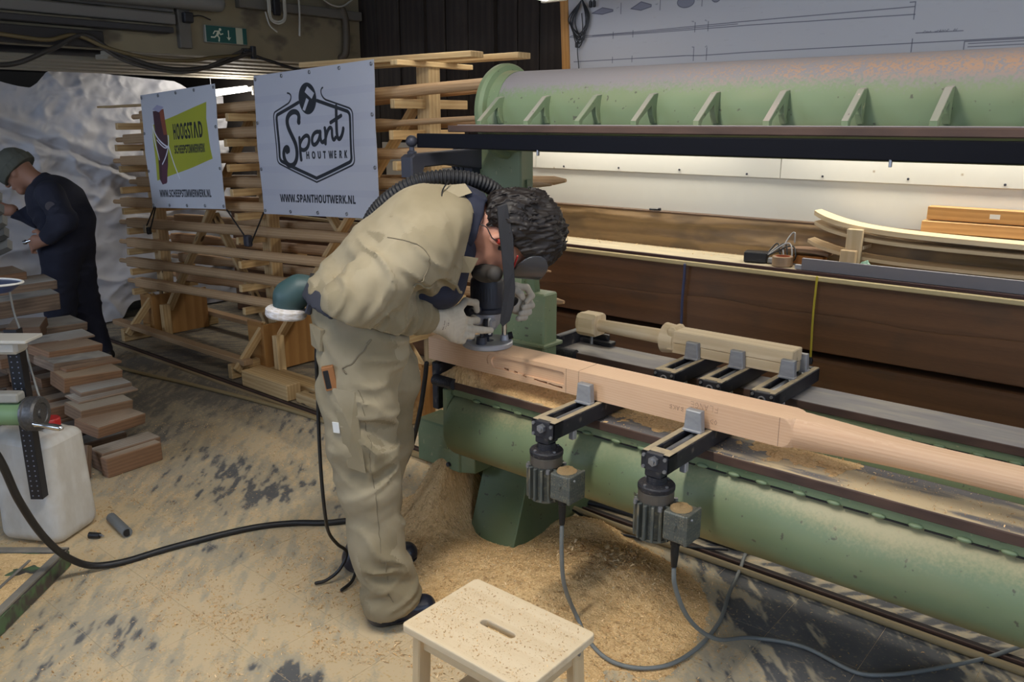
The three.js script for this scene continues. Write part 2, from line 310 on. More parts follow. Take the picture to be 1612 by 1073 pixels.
// wall in front of the viewer's back and wall at the end of the machine, each with a glazed opening
struct('wall_front', [box(-9, -6.6, -0.006, 3.2, 3.4, 3.6), box(-3.4, -2.4, -0.006, 3.2, 3.4, 3.6), box(-6.6, -3.4, -0.006, 1.1, 3.4, 3.6), box(-6.6, -3.4, 2.9, 3.2, 3.4, 3.6), box(1.2, 3.6, -0.006, 3.2, 3.4, 3.6), box(-2.4, 1.2, -0.006, 1.1, 3.4, 3.6), box(-2.4, 1.2, 2.9, 3.2, 3.4, 3.6)], M.dullwall);
struct('wall_right', [box(3.4, 3.6, -0.006, 3.2, -4.5, -2.1), box(3.4, 3.6, -0.006, 3.2, 1.1, 3.4), box(3.4, 3.6, -0.006, 1.1, -2.1, 1.1), box(3.4, 3.6, 2.9, 3.2, -2.1, 1.1)], M.dullwall);
{
  const wf = std({ color: rgb(190, 190, 186), roughness: 0.5 });
  const w1 = struct('window_1', [-2.37, -1.2, 0.0, 1.17].map((x) => box(x - 0.03, x + 0.03, 1.1, 2.9, 3.47, 3.53)).concat([1.13, 2.87].map((y) => box(-2.4, 1.2, y - 0.03, y + 0.03, 3.47, 3.53))), wf);
  struct('pane', box(-2.35, 1.15, 1.15, 2.85, 3.497, 3.503), glass, w1);
  const w3 = struct('window_3', [-6.57, -5.5, -4.5, -3.43].map((x) => box(x - 0.03, x + 0.03, 1.1, 2.9, 3.47, 3.53)).concat([1.13, 2.87].map((y) => box(-6.6, -3.4, y - 0.03, y + 0.03, 3.47, 3.53))), wf);
  struct('pane', box(-6.55, -3.45, 1.15, 2.85, 3.497, 3.503), glass, w3);
  const w2 = struct('window_2', [-2.07, -1.0, 0.0, 1.07].map((z) => box(3.47, 3.53, 1.1, 2.9, z - 0.03, z + 0.03)).concat([1.13, 2.87].map((y) => box(3.47, 3.53, y - 0.03, y + 0.03, -2.1, 1.1))), wf);
  struct('pane', box(3.497, 3.503, 1.15, 2.85, -2.05, 1.05), glass, w2);
}
struct('ceiling', box(-9.2, 3.6, 3.0, 3.2, -4.5, 3.6), M.ceil);

// ---- lower back wall: white boards above a varnished upstand and a bench on stacked baulks
M.whiteBoard = std({ map: tex(512, 256, 4, 2, (u, v) => { let c = mixc([216, 214, 204], [200, 198, 188], fbm(u * 2, v * 2, 4, 5)); if (vnoise(u * 60, v * 60, 6) > 0.985) c = [140, 122, 96]; return c; }), roughness: 0.6 });
const lining = struct('wall_lining', cboxAt(-4.75, 1.6, 1.09, 1.315, -4.262, -4.215, 0.002), M.whiteBoard); lining.userData.label = 'white lower lining board above the bench';
struct('panel', cboxAt(-3.32, -1.72, 1.313, 1.9, -4.258, -4.205, 0.003), M.whiteBoard, lining);
struct('panel', cboxAt(-4.78, -3.323, 1.313, 1.45, -4.26, -4.208, 0.003), M.whiteBoard, lining);
struct('panel', cboxAt(-1.717, 1.6, 1.313, 1.9, -4.258, -4.203, 0.003), M.whiteBoard, lining);
for (let k = 0; k < 12; k++) struct('screw', bolt([-3.1 + k * 0.4, 1.33 + 0.004 * (k % 3), -4.204], [0, 0, 1], 0.006, 0.004), M.castDark, lining);
// ================================================================ bench on stacked timber baulks
{
  const b = thing('wall_bench', 'long dusty workbench top along the back wall on stacked brown baulks', 'bench', [-2, 0, -4.05]);
  M.benchTop = std({ map: tex(1024, 128, 4, 0.5, (u, v) => { let c = mixc([176, 164, 140], [206, 194, 162], fbm(u * 5, v * 16, 4, 3)); return mixc(c, [120, 110, 104], 0.35 * sstep(0.6, 0.8, fbm(u * 3 + v * 9, v * 20, 4, 9))); }), roughness: 0.85 });
  wpart(b, 'top', cboxAt(-6.4, 1.6, 0.882, 0.905, -4.2, -3.895, 0.002), M.benchTop);
  wpart(b, 'edge_strip', cboxAt(-6.4, 1.6, 0.893, 0.909, -3.899, -3.885, 0.002), std({ color: rgb(62, 34, 30), roughness: 0.5 }), 'dark red edge strip');
  wpart(b, 'nosing', cboxAt(-6.4, 1.6, 0.868, 0.892, -3.893, -3.872, 0.004), std({ color: rgb(196, 178, 134), roughness: 0.7 }), 'pale edge lipping');
  // varnished brown upstand with wrinkled skin
  const ug = new THREE.PlaneGeometry(8, 0.2, 400, 14); const p = ug.attributes.position;
  for (let i = 0; i < p.count; i++) { const x = p.getX(i), y = p.getY(i); p.setZ(i, 0.02 * Math.max(0, fbm(x * 3 + y * 4, y * 34 + x * 0.6, 4, 4) - 0.42) * 2.6 * sstep(0.1, 0.06, Math.abs(y))); }
  ug.computeVertexNormals();
  M.upstand = std({ map: woodTex([150, 122, 84], [98, 76, 50], { ring: 20, fig: 0.4, s: 55, mu: 3, mv: 0.4, dirt: 0.3 }), roughness: 0.5 });
  const back = box(-6.4, 1.6, 0.9, 1.1, -4.21, -4.172);
  const pu = ug.attributes.uv; for (let i = 0; i < pu.count; i++) pu.setXY(i, p.getX(i) + 4, p.getY(i));
  wpart(b, 'upstand', [back, ug.translate(-2.4, 1.0, -4.17)], M.upstand, 'brown varnished upstand with a wrinkled skin');
  wpart(b, 'upstand_cap', cboxAt(-6.4, 1.6, 1.094, 1.106, -4.215, -4.168, 0.002), std({ color: rgb(90, 66, 44), roughness: 0.5 }));
  // baulks: upper one split by a drying crack, a gap, then a lower one
  const crack = (x) => 0.655 + 0.018 * (x + 4) + 0.012 * Math.sin(x * 2.3) + 0.006 * Math.sin(x * 9);
  const prof = (top, sgn) => { const pts = []; const xs = []; for (let x = -6.4; x <= 1.6001; x += 0.1) xs.push(x); for (const x of xs) pts.push([x, crack(x) + sgn]); for (const x of xs.reverse()) pts.push([x, top]); return sgn > 0 ? pts : pts.reverse(); };
  wpart(b, 'baulk', boxUV(prism(prof(0.884, 0.0025), 0.26, 0.003), 'x').translate(0, 0, -4.17), W.baulk);
  wpart(b, 'baulk', boxUV(prism(prof(0.525, -0.0025), 0.265, 0.004), 'x').translate(0, 0, -4.17), W.baulk);
  wpart(b, 'baulk', cboxAt(-6.4, 1.6, 0.0, 0.488, -4.17, -3.885, 0.012), W.baulk);
  for (const x of [-5.6, -3.6, -0.42, 1.2]) wpart(b, 'packer', cboxAt(x, x + 0.1, 0.488, 0.525, -4.1, -3.93, 0.003), W.maho);
}
// ================================================================ the green spar-milling machine
const FZ = -2.185, RZ = -2.80, BY = 0.49, BR = 0.135;          // bed tubes
{
  const m = thing('milling_machine', 'long green spar milling machine with two bed tubes and an overhead tube', 'machine', [-1.95, 0, -2.5]);
  const tubeGeo = (x0, x1, y, z, r, n = 8) => { const g = new THREE.CylinderGeometry(r, r, x1 - x0, 96, n); g.rotateZ(-Math.PI / 2); g.translate((x0 + x1) / 2, 0, 0); const uv = g.attributes.uv, p = g.attributes.position; for (let i = 0; i < uv.count; i++) uv.setXY(i, p.getX(i) + 2.2, 0.5 + Math.atan2(p.getZ(i), p.getY(i)) * r); return g.translate(0, y, z); };
  for (const [z, x0, k] of [[FZ, -2.05, 0], [RZ, -2.04, 1]]) {
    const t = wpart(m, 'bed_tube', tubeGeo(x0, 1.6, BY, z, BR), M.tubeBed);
    wpart(t, 'rail_seat', cboxAt(x0 - 0.01, 1.6, 0.612, 0.646, z - 0.08, z + 0.085, 0.003), M.green);
    for (let x = x0 + 0.12, i = 0; x < 0.4; x += 0.1, i++) wpart(t, 'weld', xf(new THREE.SphereGeometry(0.012, 8, 6), { s: [1.6, 0.6, 0.8], p: [x + rr(-0.01, 0.01), 0.617, z + 0.087] }), M.green), wpart(t, 'gap', box(x + 0.018, x + 0.082, 0.610, 0.614, z + 0.08, z + 0.0875), M.blackClean);
    const rail = wpart(m, 'rail', boxUV(cboxAt(x0 - 0.04, 1.6, 0.655, 0.67, z - 0.093, z + 0.093, 0.002)), k ? M.railClean : M.rail);
    wpart(rail, 'rail_edge', cboxAt(x0 - 0.04, 1.6, 0.642, 0.6695, z + 0.090, z + 0.0965, 0.002), M.rust, 'brown rail edge');
    wpart(rail, 'rail_edge', cboxAt(x0 - 0.04, 1.6, 0.642, 0.6695, z - 0.0965, z - 0.090, 0.002), M.rust);
  }
  // black end stops on both rails
  for (const [z, x] of [[FZ, -2.13], [RZ, -2.02]]) {
    const e = wpart(m, 'end_stop', [cboxAt(x - 0.02, x + 0.012, 0.54, 0.725, z - 0.10, z + 0.09, 0.004), cboxAt(x, x + 0.17, 0.672, 0.69, z - 0.105, z - 0.06, 0.003), cboxAt(x, x + 0.14, 0.69, 0.715, z - 0.105, z - 0.085, 0.003)], M.black, 'black end stop');
    wpart(e, 'bumper', crease(cylX(x + 0.005, x + 0.105, 0.662, z + 0.098, 0.021, 24)), M.black);
  }
  // bearing box at the front tube's end
  const bb = wpart(m, 'bearing_box', [cboxAt(-2.34, -2.10, 0.25, 0.43, -2.33, -2.19, 0.006), prism([[-2.12, 0.25], [-2.03, 0.27], [-2.03, 0.34], [-2.12, 0.42]], 0.1, 0.003).translate(0, 0, -2.3)], M.green);
  wpart(bb, 'bolt', bolt([-2.16, 0.275, -2.19], [0, 0, 1], 0.010, 0.01), M.castDark);
  wpart(m, 'end_plate', cboxAt(-2.075, -2.055, 0.40, 0.64, -2.30, -2.075, 0.003), M.green);
  // pedestal: tapering hollow foot, a wide web behind, far pedestals under the rest of the bed
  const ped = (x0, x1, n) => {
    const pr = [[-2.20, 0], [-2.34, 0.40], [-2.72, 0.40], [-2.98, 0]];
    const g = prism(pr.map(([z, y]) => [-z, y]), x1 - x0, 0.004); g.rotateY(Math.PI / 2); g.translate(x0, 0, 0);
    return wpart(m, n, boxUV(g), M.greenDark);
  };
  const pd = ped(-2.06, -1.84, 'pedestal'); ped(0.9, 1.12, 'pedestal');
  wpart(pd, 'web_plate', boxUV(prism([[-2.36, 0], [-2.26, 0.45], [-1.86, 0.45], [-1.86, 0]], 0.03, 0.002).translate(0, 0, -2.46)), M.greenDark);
  // column
  wpart(m, 'column_base', cboxAt(-2.20, -1.93, 0.3, 0.945, -2.59, -2.50, 0.006), M.green);
  const col = wpart(m, 'column', cboxAt(-2.255, -2.04, 0.945, 1.54, -2.57, -2.49, 0.006), M.green);
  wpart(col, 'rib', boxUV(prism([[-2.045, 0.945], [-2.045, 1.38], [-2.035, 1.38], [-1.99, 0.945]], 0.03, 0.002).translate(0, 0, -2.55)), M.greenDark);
  wpart(col, 'base_plate', cboxAt(-2.22, -1.915, 0.73, 0.745, -2.61, -2.485, 0.003), M.green);
  // overhead tube
  const UY = 1.634, UZ = -2.5;
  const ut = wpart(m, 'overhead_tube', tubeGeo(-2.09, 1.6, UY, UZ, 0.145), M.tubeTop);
  wpart(ut, 'end_flange', dustUp((() => { const g = crease(lathe([[0.0, 0], [0.15, 0], [0.172, 0.006], [0.176, 0.014], [0.176, 0.03], [0.168, 0.042], [0.15, 0.046], [0.147, 0.09], [0, 0.09]], 64), 0.5); g.rotateZ(-Math.PI / 2); return g.translate(-2.135, UY, UZ); })(), { lo: 0.5, hi: 1.2, amt: 0.5 }), M.greenDusty);
  // gussets between tube and lip
  for (let k = 0; k < 12; k++) {
    const x = -2.032 + k * 0.2115;
    const o = [[-2.238, 1.586], [-2.236, 1.600], [-2.338, 1.680], [-2.362, 1.684], [-2.372, 1.655], [-2.357, 1.640], [-2.353, 1.612], [-2.362, 1.594], [-2.352, 1.594], [-2.336, 1.618], [-2.328, 1.648], [-2.258, 1.602], [-2.250, 1.586]].map(([z, y]) => [-z, y]);
    const g = prism(o, 0.016, 0.0015); g.rotateY(Math.PI / 2); g.translate(x, 0, 0);
    const gs = wpart(m, 'gusset', crease(dustUp(boxUV(g), { lo: 0.3, hi: 0.9, amt: 0.8, tint: [176, 164, 158] }), 0.3), M.greenDusty);
  }
  const lip = wpart(m, 'lip_rail', boxUV(cboxAt(-2.03 - 0.11, 1.6, 1.562, 1.585, -2.40, -2.195, 0.003)), M.rust, 'rusty brown lip rail');
  wpart(lip, 'lip_plate', cboxAt(-2.1, 1.6, 1.585, 1.588, -2.40, -2.205, 0.001), std({ color: rgb(150, 142, 140), roughness: 0.6 }));
  // black guide beam with ball end on a cast arm
  wpart(m, 'guide_beam', cboxAt(-2.285, 1.6, 1.505, 1.556, -2.225, -2.18, 0.003), M.beamBlack, 'black guide beam');
  for (const x of [-1.72, -0.62]) wpart(m, 'clip', cboxAt(x, x + 0.006, 1.49, 1.51, -2.19, -2.18, 0.001), M.steel);
  const armPts = [[2.52, 1.415], [2.52, 1.493], [2.13, 1.478], [2.115, 1.47], [2.115, 1.405], [2.155, 1.402], [2.175, 1.44], [2.30, 1.445]];
  const ag = prism(armPts, 0.05, 0.005); ag.rotateY(Math.PI / 2); ag.translate(-2.295, 0, 0);
  const arm = wpart(m, 'support_arm', boxUV(ag), M.castDark, 'dark cast support arm');
  wpart(arm, 'ball_joint', [new THREE.SphereGeometry(0.022, 24, 16).translate(-2.30, 1.528, -2.17), crease(lathe([[0, 0], [0.017, 0], [0.018, 0.012], [0.010, 0.018], [0.009, 0.03], [0, 0.03]], 20).translate(-2.30, 1.478, -2.17))], M.castDark, 'black ball joint');
  wpart(arm, 'arm_clamp', [cboxAt(-2.36, -2.255, 1.36, 1.50, -2.60, -2.44, 0.01), cboxAt(-2.29, -2.25, 1.28, 1.38, -2.55, -2.46, 0.005)], M.castDark);
  for (let k = 0; k < 3; k++) wpart(arm, 'hose', tube([[-2.30 + k * 0.02, 1.50, -2.43], [-2.32 + k * 0.025, 1.46, -2.40], [-2.29 + k * 0.02, 1.38, -2.41], [-2.28 + k * 0.015, 1.30, -2.46]], 0.006, 30, 6), M.rubber);
}
// ---- clamp arms on the rails
function screwRod(z0, z1, y, r) { const g = new THREE.CylinderGeometry(r, r, Math.abs(z1 - z0), 14, 1); g.rotateX(Math.PI / 2); return g.translate(0, y, (z0 + z1) / 2); }
function makeClamp(label, group, len, jawA, jawB, motor) {   // base at rail top, arm from z=+len/2 to -len/2
  const t = thing(motor ? 'motor_clamp' : 'clamp_arm', label, 'clamp', [0, 0, 0], group), h = len / 2, hw = 0.043;
  const frame = part(t, 'frame', [cbox(0.021, 0.052, len, 0.003).translate(-hw + 0.0105, 0.034, 0), cbox(0.021, 0.052, len, 0.003).translate(hw - 0.0105, 0.034, 0), cbox(0.086, 0.052, 0.05, 0.003).translate(0, 0.034, h - 0.025), cbox(0.086, 0.052, 0.03, 0.003).translate(0, 0.034, -h + 0.015), cbox(0.05, 0.012, len, 0.001).translate(0, 0.014, 0)], M.black);
  const dusty = M.dustFilm ??= std({ map: tex(256, 256, 0.3, 0.3, (u, v) => mixc([150, 138, 118], [190, 170, 134], fbm(u * 40, v * 40, 4, 3))), roughness: 0.95 });
  for (const s of [-1, 1]) part(frame, 'dust', cbox(0.018, 0.003, len - 0.012, 0.001, 'z').translate(s * (hw - 0.0105), 0.0605, 0), dusty);
  part(frame, 'dust', cbox(0.05, 0.003, 0.03, 0.001).translate(0, 0.0605, h - 0.03), dusty);
  part(t, 'screw_rod', screwRod(-h + 0.03, h - 0.05, 0.042, 0.011), M.steel);
  for (const [sx, y] of [[-1, 0.05], [1, 0.05], [-1, 0.016], [1, 0.016]]) part(t, 'bolt', bolt([sx * 0.033, y, h], [0, 0, 1], 0.0055, 0.005), M.steel);
  if (motor) { part(t, 'hex_nut', (() => { const g = new THREE.CylinderGeometry(0.014, 0.014, 0.012, 6); g.rotateX(Math.PI / 2); return crease(g).translate(0, 0.04, h + 0.006); })(), M.steel); part(t, 'shaft_end', screwRod(h, h + 0.018, 0.04, 0.007), M.steel); }
  else part(t, 'rod_hole', crease((() => { const g = new THREE.TorusGeometry(0.011, 0.003, 8, 20); return g.translate(0, 0.034, h + 0.001); })()), M.steel);
  for (const z of [jawA, jawB]) { const jg = prism([[-0.026, 0.06], [0.026, 0.06], [0.021, 0.122], [-0.021, 0.122]], 0.02, 0.003).translate(0, 0, z - 0.01), j = part(t, 'jaw', boxUV(jg), M.zinc, 'grey steel jaw'); part(j, 'jaw_foot', cbox(0.06, 0.008, 0.028, 0.002).translate(0, 0.064, z + Math.sign(z + 0.06) * 0.004), M.zinc); }
  for (const s of [-1, 1]) part(t, 'hold_down', cbox(0.02, 0.03, 0.02, 0.003).translate(s * 0.03, -0.008, 0.105), M.alu);
  if (motor) {
    const q = new THREE.Group(); q.name = 'motor'; q.position.set(-0.008, 0.02, h - 0.032); t.add(q);
    part(q, 'housing_block', [cbox(0.05, 0.06, 0.055, 0.004).translate(0, -0.005, 0), crease(cylAB([0, -0.035, 0], [0, -0.06, 0], 0.028, 0.028, 24))], M.black);
    part(q, 'flange', crease(lathe([[0, -0.075], [0.05, -0.075], [0.052, -0.072], [0.052, -0.062], [0.049, -0.058], [0.03, -0.055], [0, -0.055]], 36)), M.black);
    part(q, 'neck', crease(lathe([[0, -0.105], [0.05, -0.105], [0.05, -0.078], [0.047, -0.074], [0, -0.074]], 36)), M.neck);
    const fins = []; for (let k = 0; k < 16; k++) { const a = k / 16 * 6.283; fins.push(xf(cbox(0.008, 0.105, 0.018, 0.0015), { p: [Math.sin(a) * 0.052, -0.16, Math.cos(a) * 0.052], r: [0, a, 0] })); }
    part(q, 'finned_body', [crease(cylAB([0, -0.105, 0], [0, -0.215, 0], 0.047, 0.047, 32)), ...fins, crease(lathe([[0, -0.226], [0.035, -0.226], [0.05, -0.218], [0.05, -0.21], [0, -0.21]], 32))], M.motor);
    for (let k = 0; k < 4; k++) { const a = k * Math.PI / 2 + 0.75; part(q, 'bolt', bolt([Math.sin(a) * 0.056, -0.118, Math.cos(a) * 0.056], [0, 1, 0], 0.0075, 0.012), M.steel); part(q, 'flange_screw', bolt([Math.sin(a + 0.5) * 0.042, -0.06, Math.cos(a + 0.5) * 0.042], [0, 1, 0], 0.005, 0.006), M.steel); }
    const tb = part(q, 'terminal_box', new RoundedBoxGeometry(0.072, 0.085, 0.078, 2, 0.006).translate(0.088, -0.148, 0.012), M.motor);
    part(tb, 'box_lid', new RoundedBoxGeometry(0.01, 0.09, 0.083, 2, 0.004).translate(0.122, -0.148, 0.012), M.motor);
    part(tb, 'lid_screw', bolt([0.127, -0.12, 0.03], [1, 0, 0], 0.004, 0.004), M.steel);
    part(tb, 'plug', bolt([0.088, -0.14, 0.051], [0, 0, 1], 0.008, 0.006), M.motor);
    part(tb, 'cable_gland', crease(lathe([[0, -0.28], [0.008, -0.28], [0.0115, -0.24], [0.0115, -0.215], [0.014, -0.212], [0.014, -0.192], [0, -0.192]], 20).translate(0.078, 0, 0.02)), M.gland);
    part(tb, 'sawdust_cap', (() => { const g = new THREE.SphereGeometry(0.034, 24, 8, 0, 6.3, 0, 1.5); const p = g.attributes.position; for (let i = 0; i < p.count; i++) { p.setY(i, p.getY(i) * (0.16 + 0.3 * vnoise(i * 0.7, 3, 4))); p.setX(i, p.getX(i) * 0.9 + 0.006 * vnoise(i * 1.3, 8, 4)); } g.computeVertexNormals(); return g.translate(0.082, -0.107, 0.01); })(), M.chips);
  }
  return t;
}
{
  const g1 = 'motor clamps under the reddish spar', c1 = makeClamp('motor clamp under the reddish spar, next to the routed pocket', g1, 0.44, -0.002, -0.158, true);
  c1.position.set(-1.425, 0.67, -2.065);
  const c2 = c1.clone(); c2.name = numbered('motor_clamp'); c2.userData = { ...c1.userData, label: 'motor clamp under the reddish spar, near where the spar turns round' }; c2.position.set(-1.04, 0.67, -2.065); scene.add(c2);
  const g2 = 'plain clamp arms under the pale pattern spar', d1 = makeClamp('plain black clamp arm under the pale pattern spar, beside its round collar', g2, 0.41, -0.007, -0.123, false);
  d1.position.set(-1.405, 0.67, -2.735);
  [[-1.225, 'plain black clamp arm under the pale pattern spar, the middle of three'], [-1.035, 'plain black clamp arm under the square end of the pale pattern spar']].forEach(([x, l]) => { const d = d1.clone(); d.name = numbered('clamp_arm'); d.userData = { ...d1.userData, label: l }; d.position.set(x, 0.67, -2.735); scene.add(d); });
}
// ---- the spar being worked: square with a shallow pocket, then turned round
function loftX(xs, sec, n = 64) {   // sec(x, angle) -> radius point [y, z]
  const pos = [], idx = [], uv = [];
  xs.forEach((x, i) => { for (let k = 0; k <= n; k++) { const [y, z] = sec(x, k / n * 2 * Math.PI, i); pos.push(x, y, z); uv.push(x, k / n * 0.3); } });
  const R = n + 1; for (let i = 0; i + 1 < xs.length; i++) for (let k = 0; k < n; k++) { const a = i * R + k, b = a + R; idx.push(a, b, a + 1, a + 1, b, b + 1); }
  for (const [i, f] of [[0, 1], [xs.length - 1, 0]]) { const c = pos.length / 3; let cy = 0, cz = 0; for (let k = 0; k < n; k++) { cy += pos[(i * R + k) * 3 + 1]; cz += pos[(i * R + k) * 3 + 2]; } pos.push(xs[i], cy / n, cz / n); uv.push(0, 0);
    for (let k = 0; k < n; k++) f ? idx.push(c, i * R + k, i * R + k + 1) : idx.push(c, i * R + k + 1, i * R + k); }
  const g = new THREE.BufferGeometry(); g.setAttribute('position', new THREE.Float32BufferAttribute(pos, 3)); g.setAttribute('uv', new THREE.Float32BufferAttribute(uv, 2)); g.setIndex(idx); g.computeVertexNormals(); return g;
}
function sqr(hy, hz, R) { return (a) => { const c = Math.cos(a), s = Math.sin(a), q = Math.min(hy / Math.max(1e-6, Math.abs(s)), hz / Math.max(1e-6, Math.abs(c)), R); return [q * s, q * c]; }; }
{
  const xs = []; for (let x = -2.165; x < -0.82; x += 0.1) xs.push(x); for (let x = -0.82; x < -0.76; x += 0.0025) xs.push(x); for (let x = -0.758; x < -0.45; x += 0.008) xs.push(x); for (let x = -0.45; x <= 1.5; x += 0.05) xs.push(x);
  const Rf = (x) => x < -0.80 ? 0.09 : x < -0.765 ? Math.hypot(0.055, 0.0425 * Math.sqrt(1 - ((x + 0.80) / 0.035) ** 2)) : x < -0.36 ? 0.037 + 0.018 * (1 - (x + 0.765) / 0.405) ** 2 : 0.037;
  const Y = 0.7765, Z = -2.153;
  let g = loftX(xs, (x, a) => { const taper = x > -0.80 ? mix(1, 0.95, sstep(-0.80, -0.4, x)) : 1; const [y, z] = sqr(0.0425 * taper, 0.055 * taper, Rf(x))(a); return [Y + y, Z + z]; }, 96);
  g = boxUV(crease(g, 0.3), 'x', [3.2, 1.3]);
  const t = thing('work_spar', 'long reddish softwood spar being routed, square with a pocket then round', 'spar', [-1.9, 0.731, -2.153]);
  // shallow pocket routed into the front face, with slits broken through along its lower edge
  const yb = Y - 0.0425, slot = new THREE.Shape(); slot.absarc(-1.83, yb + 0.048, 0.022, Math.PI / 2, Math.PI * 1.5); slot.lineTo(-1.54, yb + 0.026); slot.absarc(-1.54, yb + 0.034, 0.008, -Math.PI / 2, 0); slot.lineTo(-1.532, yb + 0.062); slot.absarc(-1.54, yb + 0.062, 0.008, 0, Math.PI / 2); slot.lineTo(-1.83, yb + 0.07);
  const ev = new Evaluator(); ev.useGroups = false; ev.attributes = ['position', 'normal', 'uv'];
  const cut = (base, shape, depth) => { const c = new THREE.ExtrudeGeometry(shape, { depth: 0.05, bevelEnabled: false, curveSegments: 14 }); c.translate(0, 0, Z + 0.055 - depth); const r = ev.evaluate(new Brush(plain(base)), new Brush(boxUV(c)), SUBTRACTION); return r.geometry; };
  g = cut(g, slot, 0.008);
  for (const [p, q, y] of [[-1.80, -1.775, 0.028], [-1.755, -1.735, 0.026], [-1.71, -1.69, 0.022], [-1.66, -1.60, 0.018], [-1.60, -1.537, 0.015]]) g = cut(g, new THREE.Shape([[p, yb + y], [q, yb + y - 0.004], [q - 0.003, yb + y + 0.004], [(p + q) / 2, yb + y + 0.003], [p + 0.004, yb + y + 0.0055]].map((k) => new THREE.Vector2(...k))), 0.03);
  g = cut(g, (() => { const r = new THREE.Shape(); r.absarc(-1.848, yb + 0.05, 0.025, Math.PI * 0.5, Math.PI * 1.2); r.absarc(-1.846, yb + 0.05, 0.0225, Math.PI * 1.2, Math.PI * 0.5, true); return r; })(), 0.004);
  wpart(t, 'body', boxUV(g, 'x', [3.2, 1.3]), W.fir);
  const pencil = std({ color: rgb(120, 92, 80), roughness: 0.9 });
  for (const x of [-1.525, -1.475, -0.803]) wpart(t, 'pencil_line', box(x, x + 0.0012, yb + 0.001, yb + 0.084, Z + 0.0549, Z + 0.0553), pencil);
  const G5 = { F: [[0, 0, 0, 1], [0, 1, 0.6, 1], [0, 0.5, 0.5, 0.5]], L: [[0, 1, 0, 0], [0, 0, 0.6, 0]], A: [[0, 0, 0.35, 1], [0.35, 1, 0.7, 0], [0.15, 0.4, 0.55, 0.4]], N: [[0, 0, 0, 1], [0, 1, 0.6, 0], [0.6, 0, 0.6, 1]], G: [[0.6, 0.85, 0.2, 1], [0.2, 1, 0, 0.5], [0, 0.5, 0.25, 0], [0.25, 0, 0.6, 0.2], [0.6, 0.2, 0.6, 0.5], [0.6, 0.5, 0.35, 0.5]], E: [[0, 0, 0, 1], [0, 1, 0.6, 1], [0, 0.5, 0.5, 0.5], [0, 0, 0.6, 0]], B: [[0, 0, 0, 1], [0, 1, 0.5, 0.8], [0.5, 0.8, 0, 0.5], [0, 0.5, 0.55, 0.25], [0.55, 0.25, 0, 0]], K: [[0, 0, 0, 1], [0.55, 1, 0, 0.45], [0.1, 0.5, 0.6, 0]], O: [[0.3, 0, 0, 0.5], [0, 0.5, 0.3, 1], [0.3, 1, 0.6, 0.5], [0.6, 0.5, 0.3, 0]], D: [[0, 0, 0, 1], [0, 1, 0.55, 0.6], [0.55, 0.6, 0.5, 0.25], [0.5, 0.25, 0, 0]] };
  const faint = std({ color: rgb(150, 116, 98), roughness: 0.9 });
  for (const [str, x, y, h] of [['FLANGE', -0.985, 0.055, 0.017], ['BAKB', -1.095, 0.034, 0.014], ['OD', -0.985, 0.018, 0.014]]) wpart(t, 'pencil_word', [...str].flatMap((ch, i) => G5[ch].map(([ax, ay, bx, by]) => { const P = (u, v) => [x - (i * 0.95 + u) * h * 0.95, yb + y + h - v * h, Z + 0.0551]; return beam(P(ax, ay), P(bx, by), 0.0003, 0.0011, 0.0001, V(0, 0.6, 0.01)); })), faint, 'upside-down pencil word');
  wpart(t, 'pencil_line', box(-1.476, -1.4748, yb + 0.0852, yb + 0.0855, Z - 0.05, Z + 0.053), pencil);
}
// ---- the pale pattern spar behind it
{
  const t = thing('pattern_spar', 'pale turned pattern spar with a knob, round shaft and square butt on clamps', 'spar', [-1.5, 0.735, -2.80]);
  const y = 0.778, z = -2.80, pal = tinted(W.lime, [1, 0.94]);
  const butt = wpart(t, 'butt', [cboxAt(-1.505, -1.028, 0.7735, 0.822, z - 0.044, z + 0.044, 0.003)], pal[0]);
  wpart(butt, 'lower_half', cboxAt(-1.50, -1.030, 0.734, 0.7725, z - 0.043, z + 0.043, 0.002), pal[1]);
  wpart(t, 'collar', [boxUV(crease(cylX(-1.555, -1.50, y, z, 0.060, 40, 0.054), 0.5)), cboxAt(-1.53, -1.49, 0.735, 0.832, z - 0.05, z + 0.05, 0.012)], pal[0]);
  wpart(t, 'shaft', boxUV(cylX(-1.90, -1.54, y, z, 0.025, 32, 0.030)), pal[0]);
  wpart(t, 'knob', [boxUV(crease(cylX(-1.96, -1.925, y, z, 0.044, 32), 0.5)), new ConvexGeometry([[-1.945, 1], [-1.875, 1], [-1.955, 0.7], [-1.865, 0.7]].flatMap(([x, k]) => { const r = []; const a = 0.047 * k, b = 0.047 * (1.62 - k); for (const [p, q] of [[a, b], [b, a]]) for (const s of [-1, 1]) for (const u of [-1, 1]) r.push(V(x, y + s * p, z + u * q)); return r; }))], pal[0]);
  const pen = std({ color: rgb(70, 64, 60), roughness: 0.9 });
  wpart(t, 'centre_mark', [box(-1.0278, -1.0275, 0.762, 0.792, z - 0.001, z + 0.001), box(-1.0278, -1.0275, 0.776, 0.778, z - 0.015, z + 0.015)], pen, 'pencil cross on the square end');
  wpart(t, 'support_pin', cylAB([-1.905, 0.69, z], [-1.905, 0.74, z], 0.006), M.steel);
}
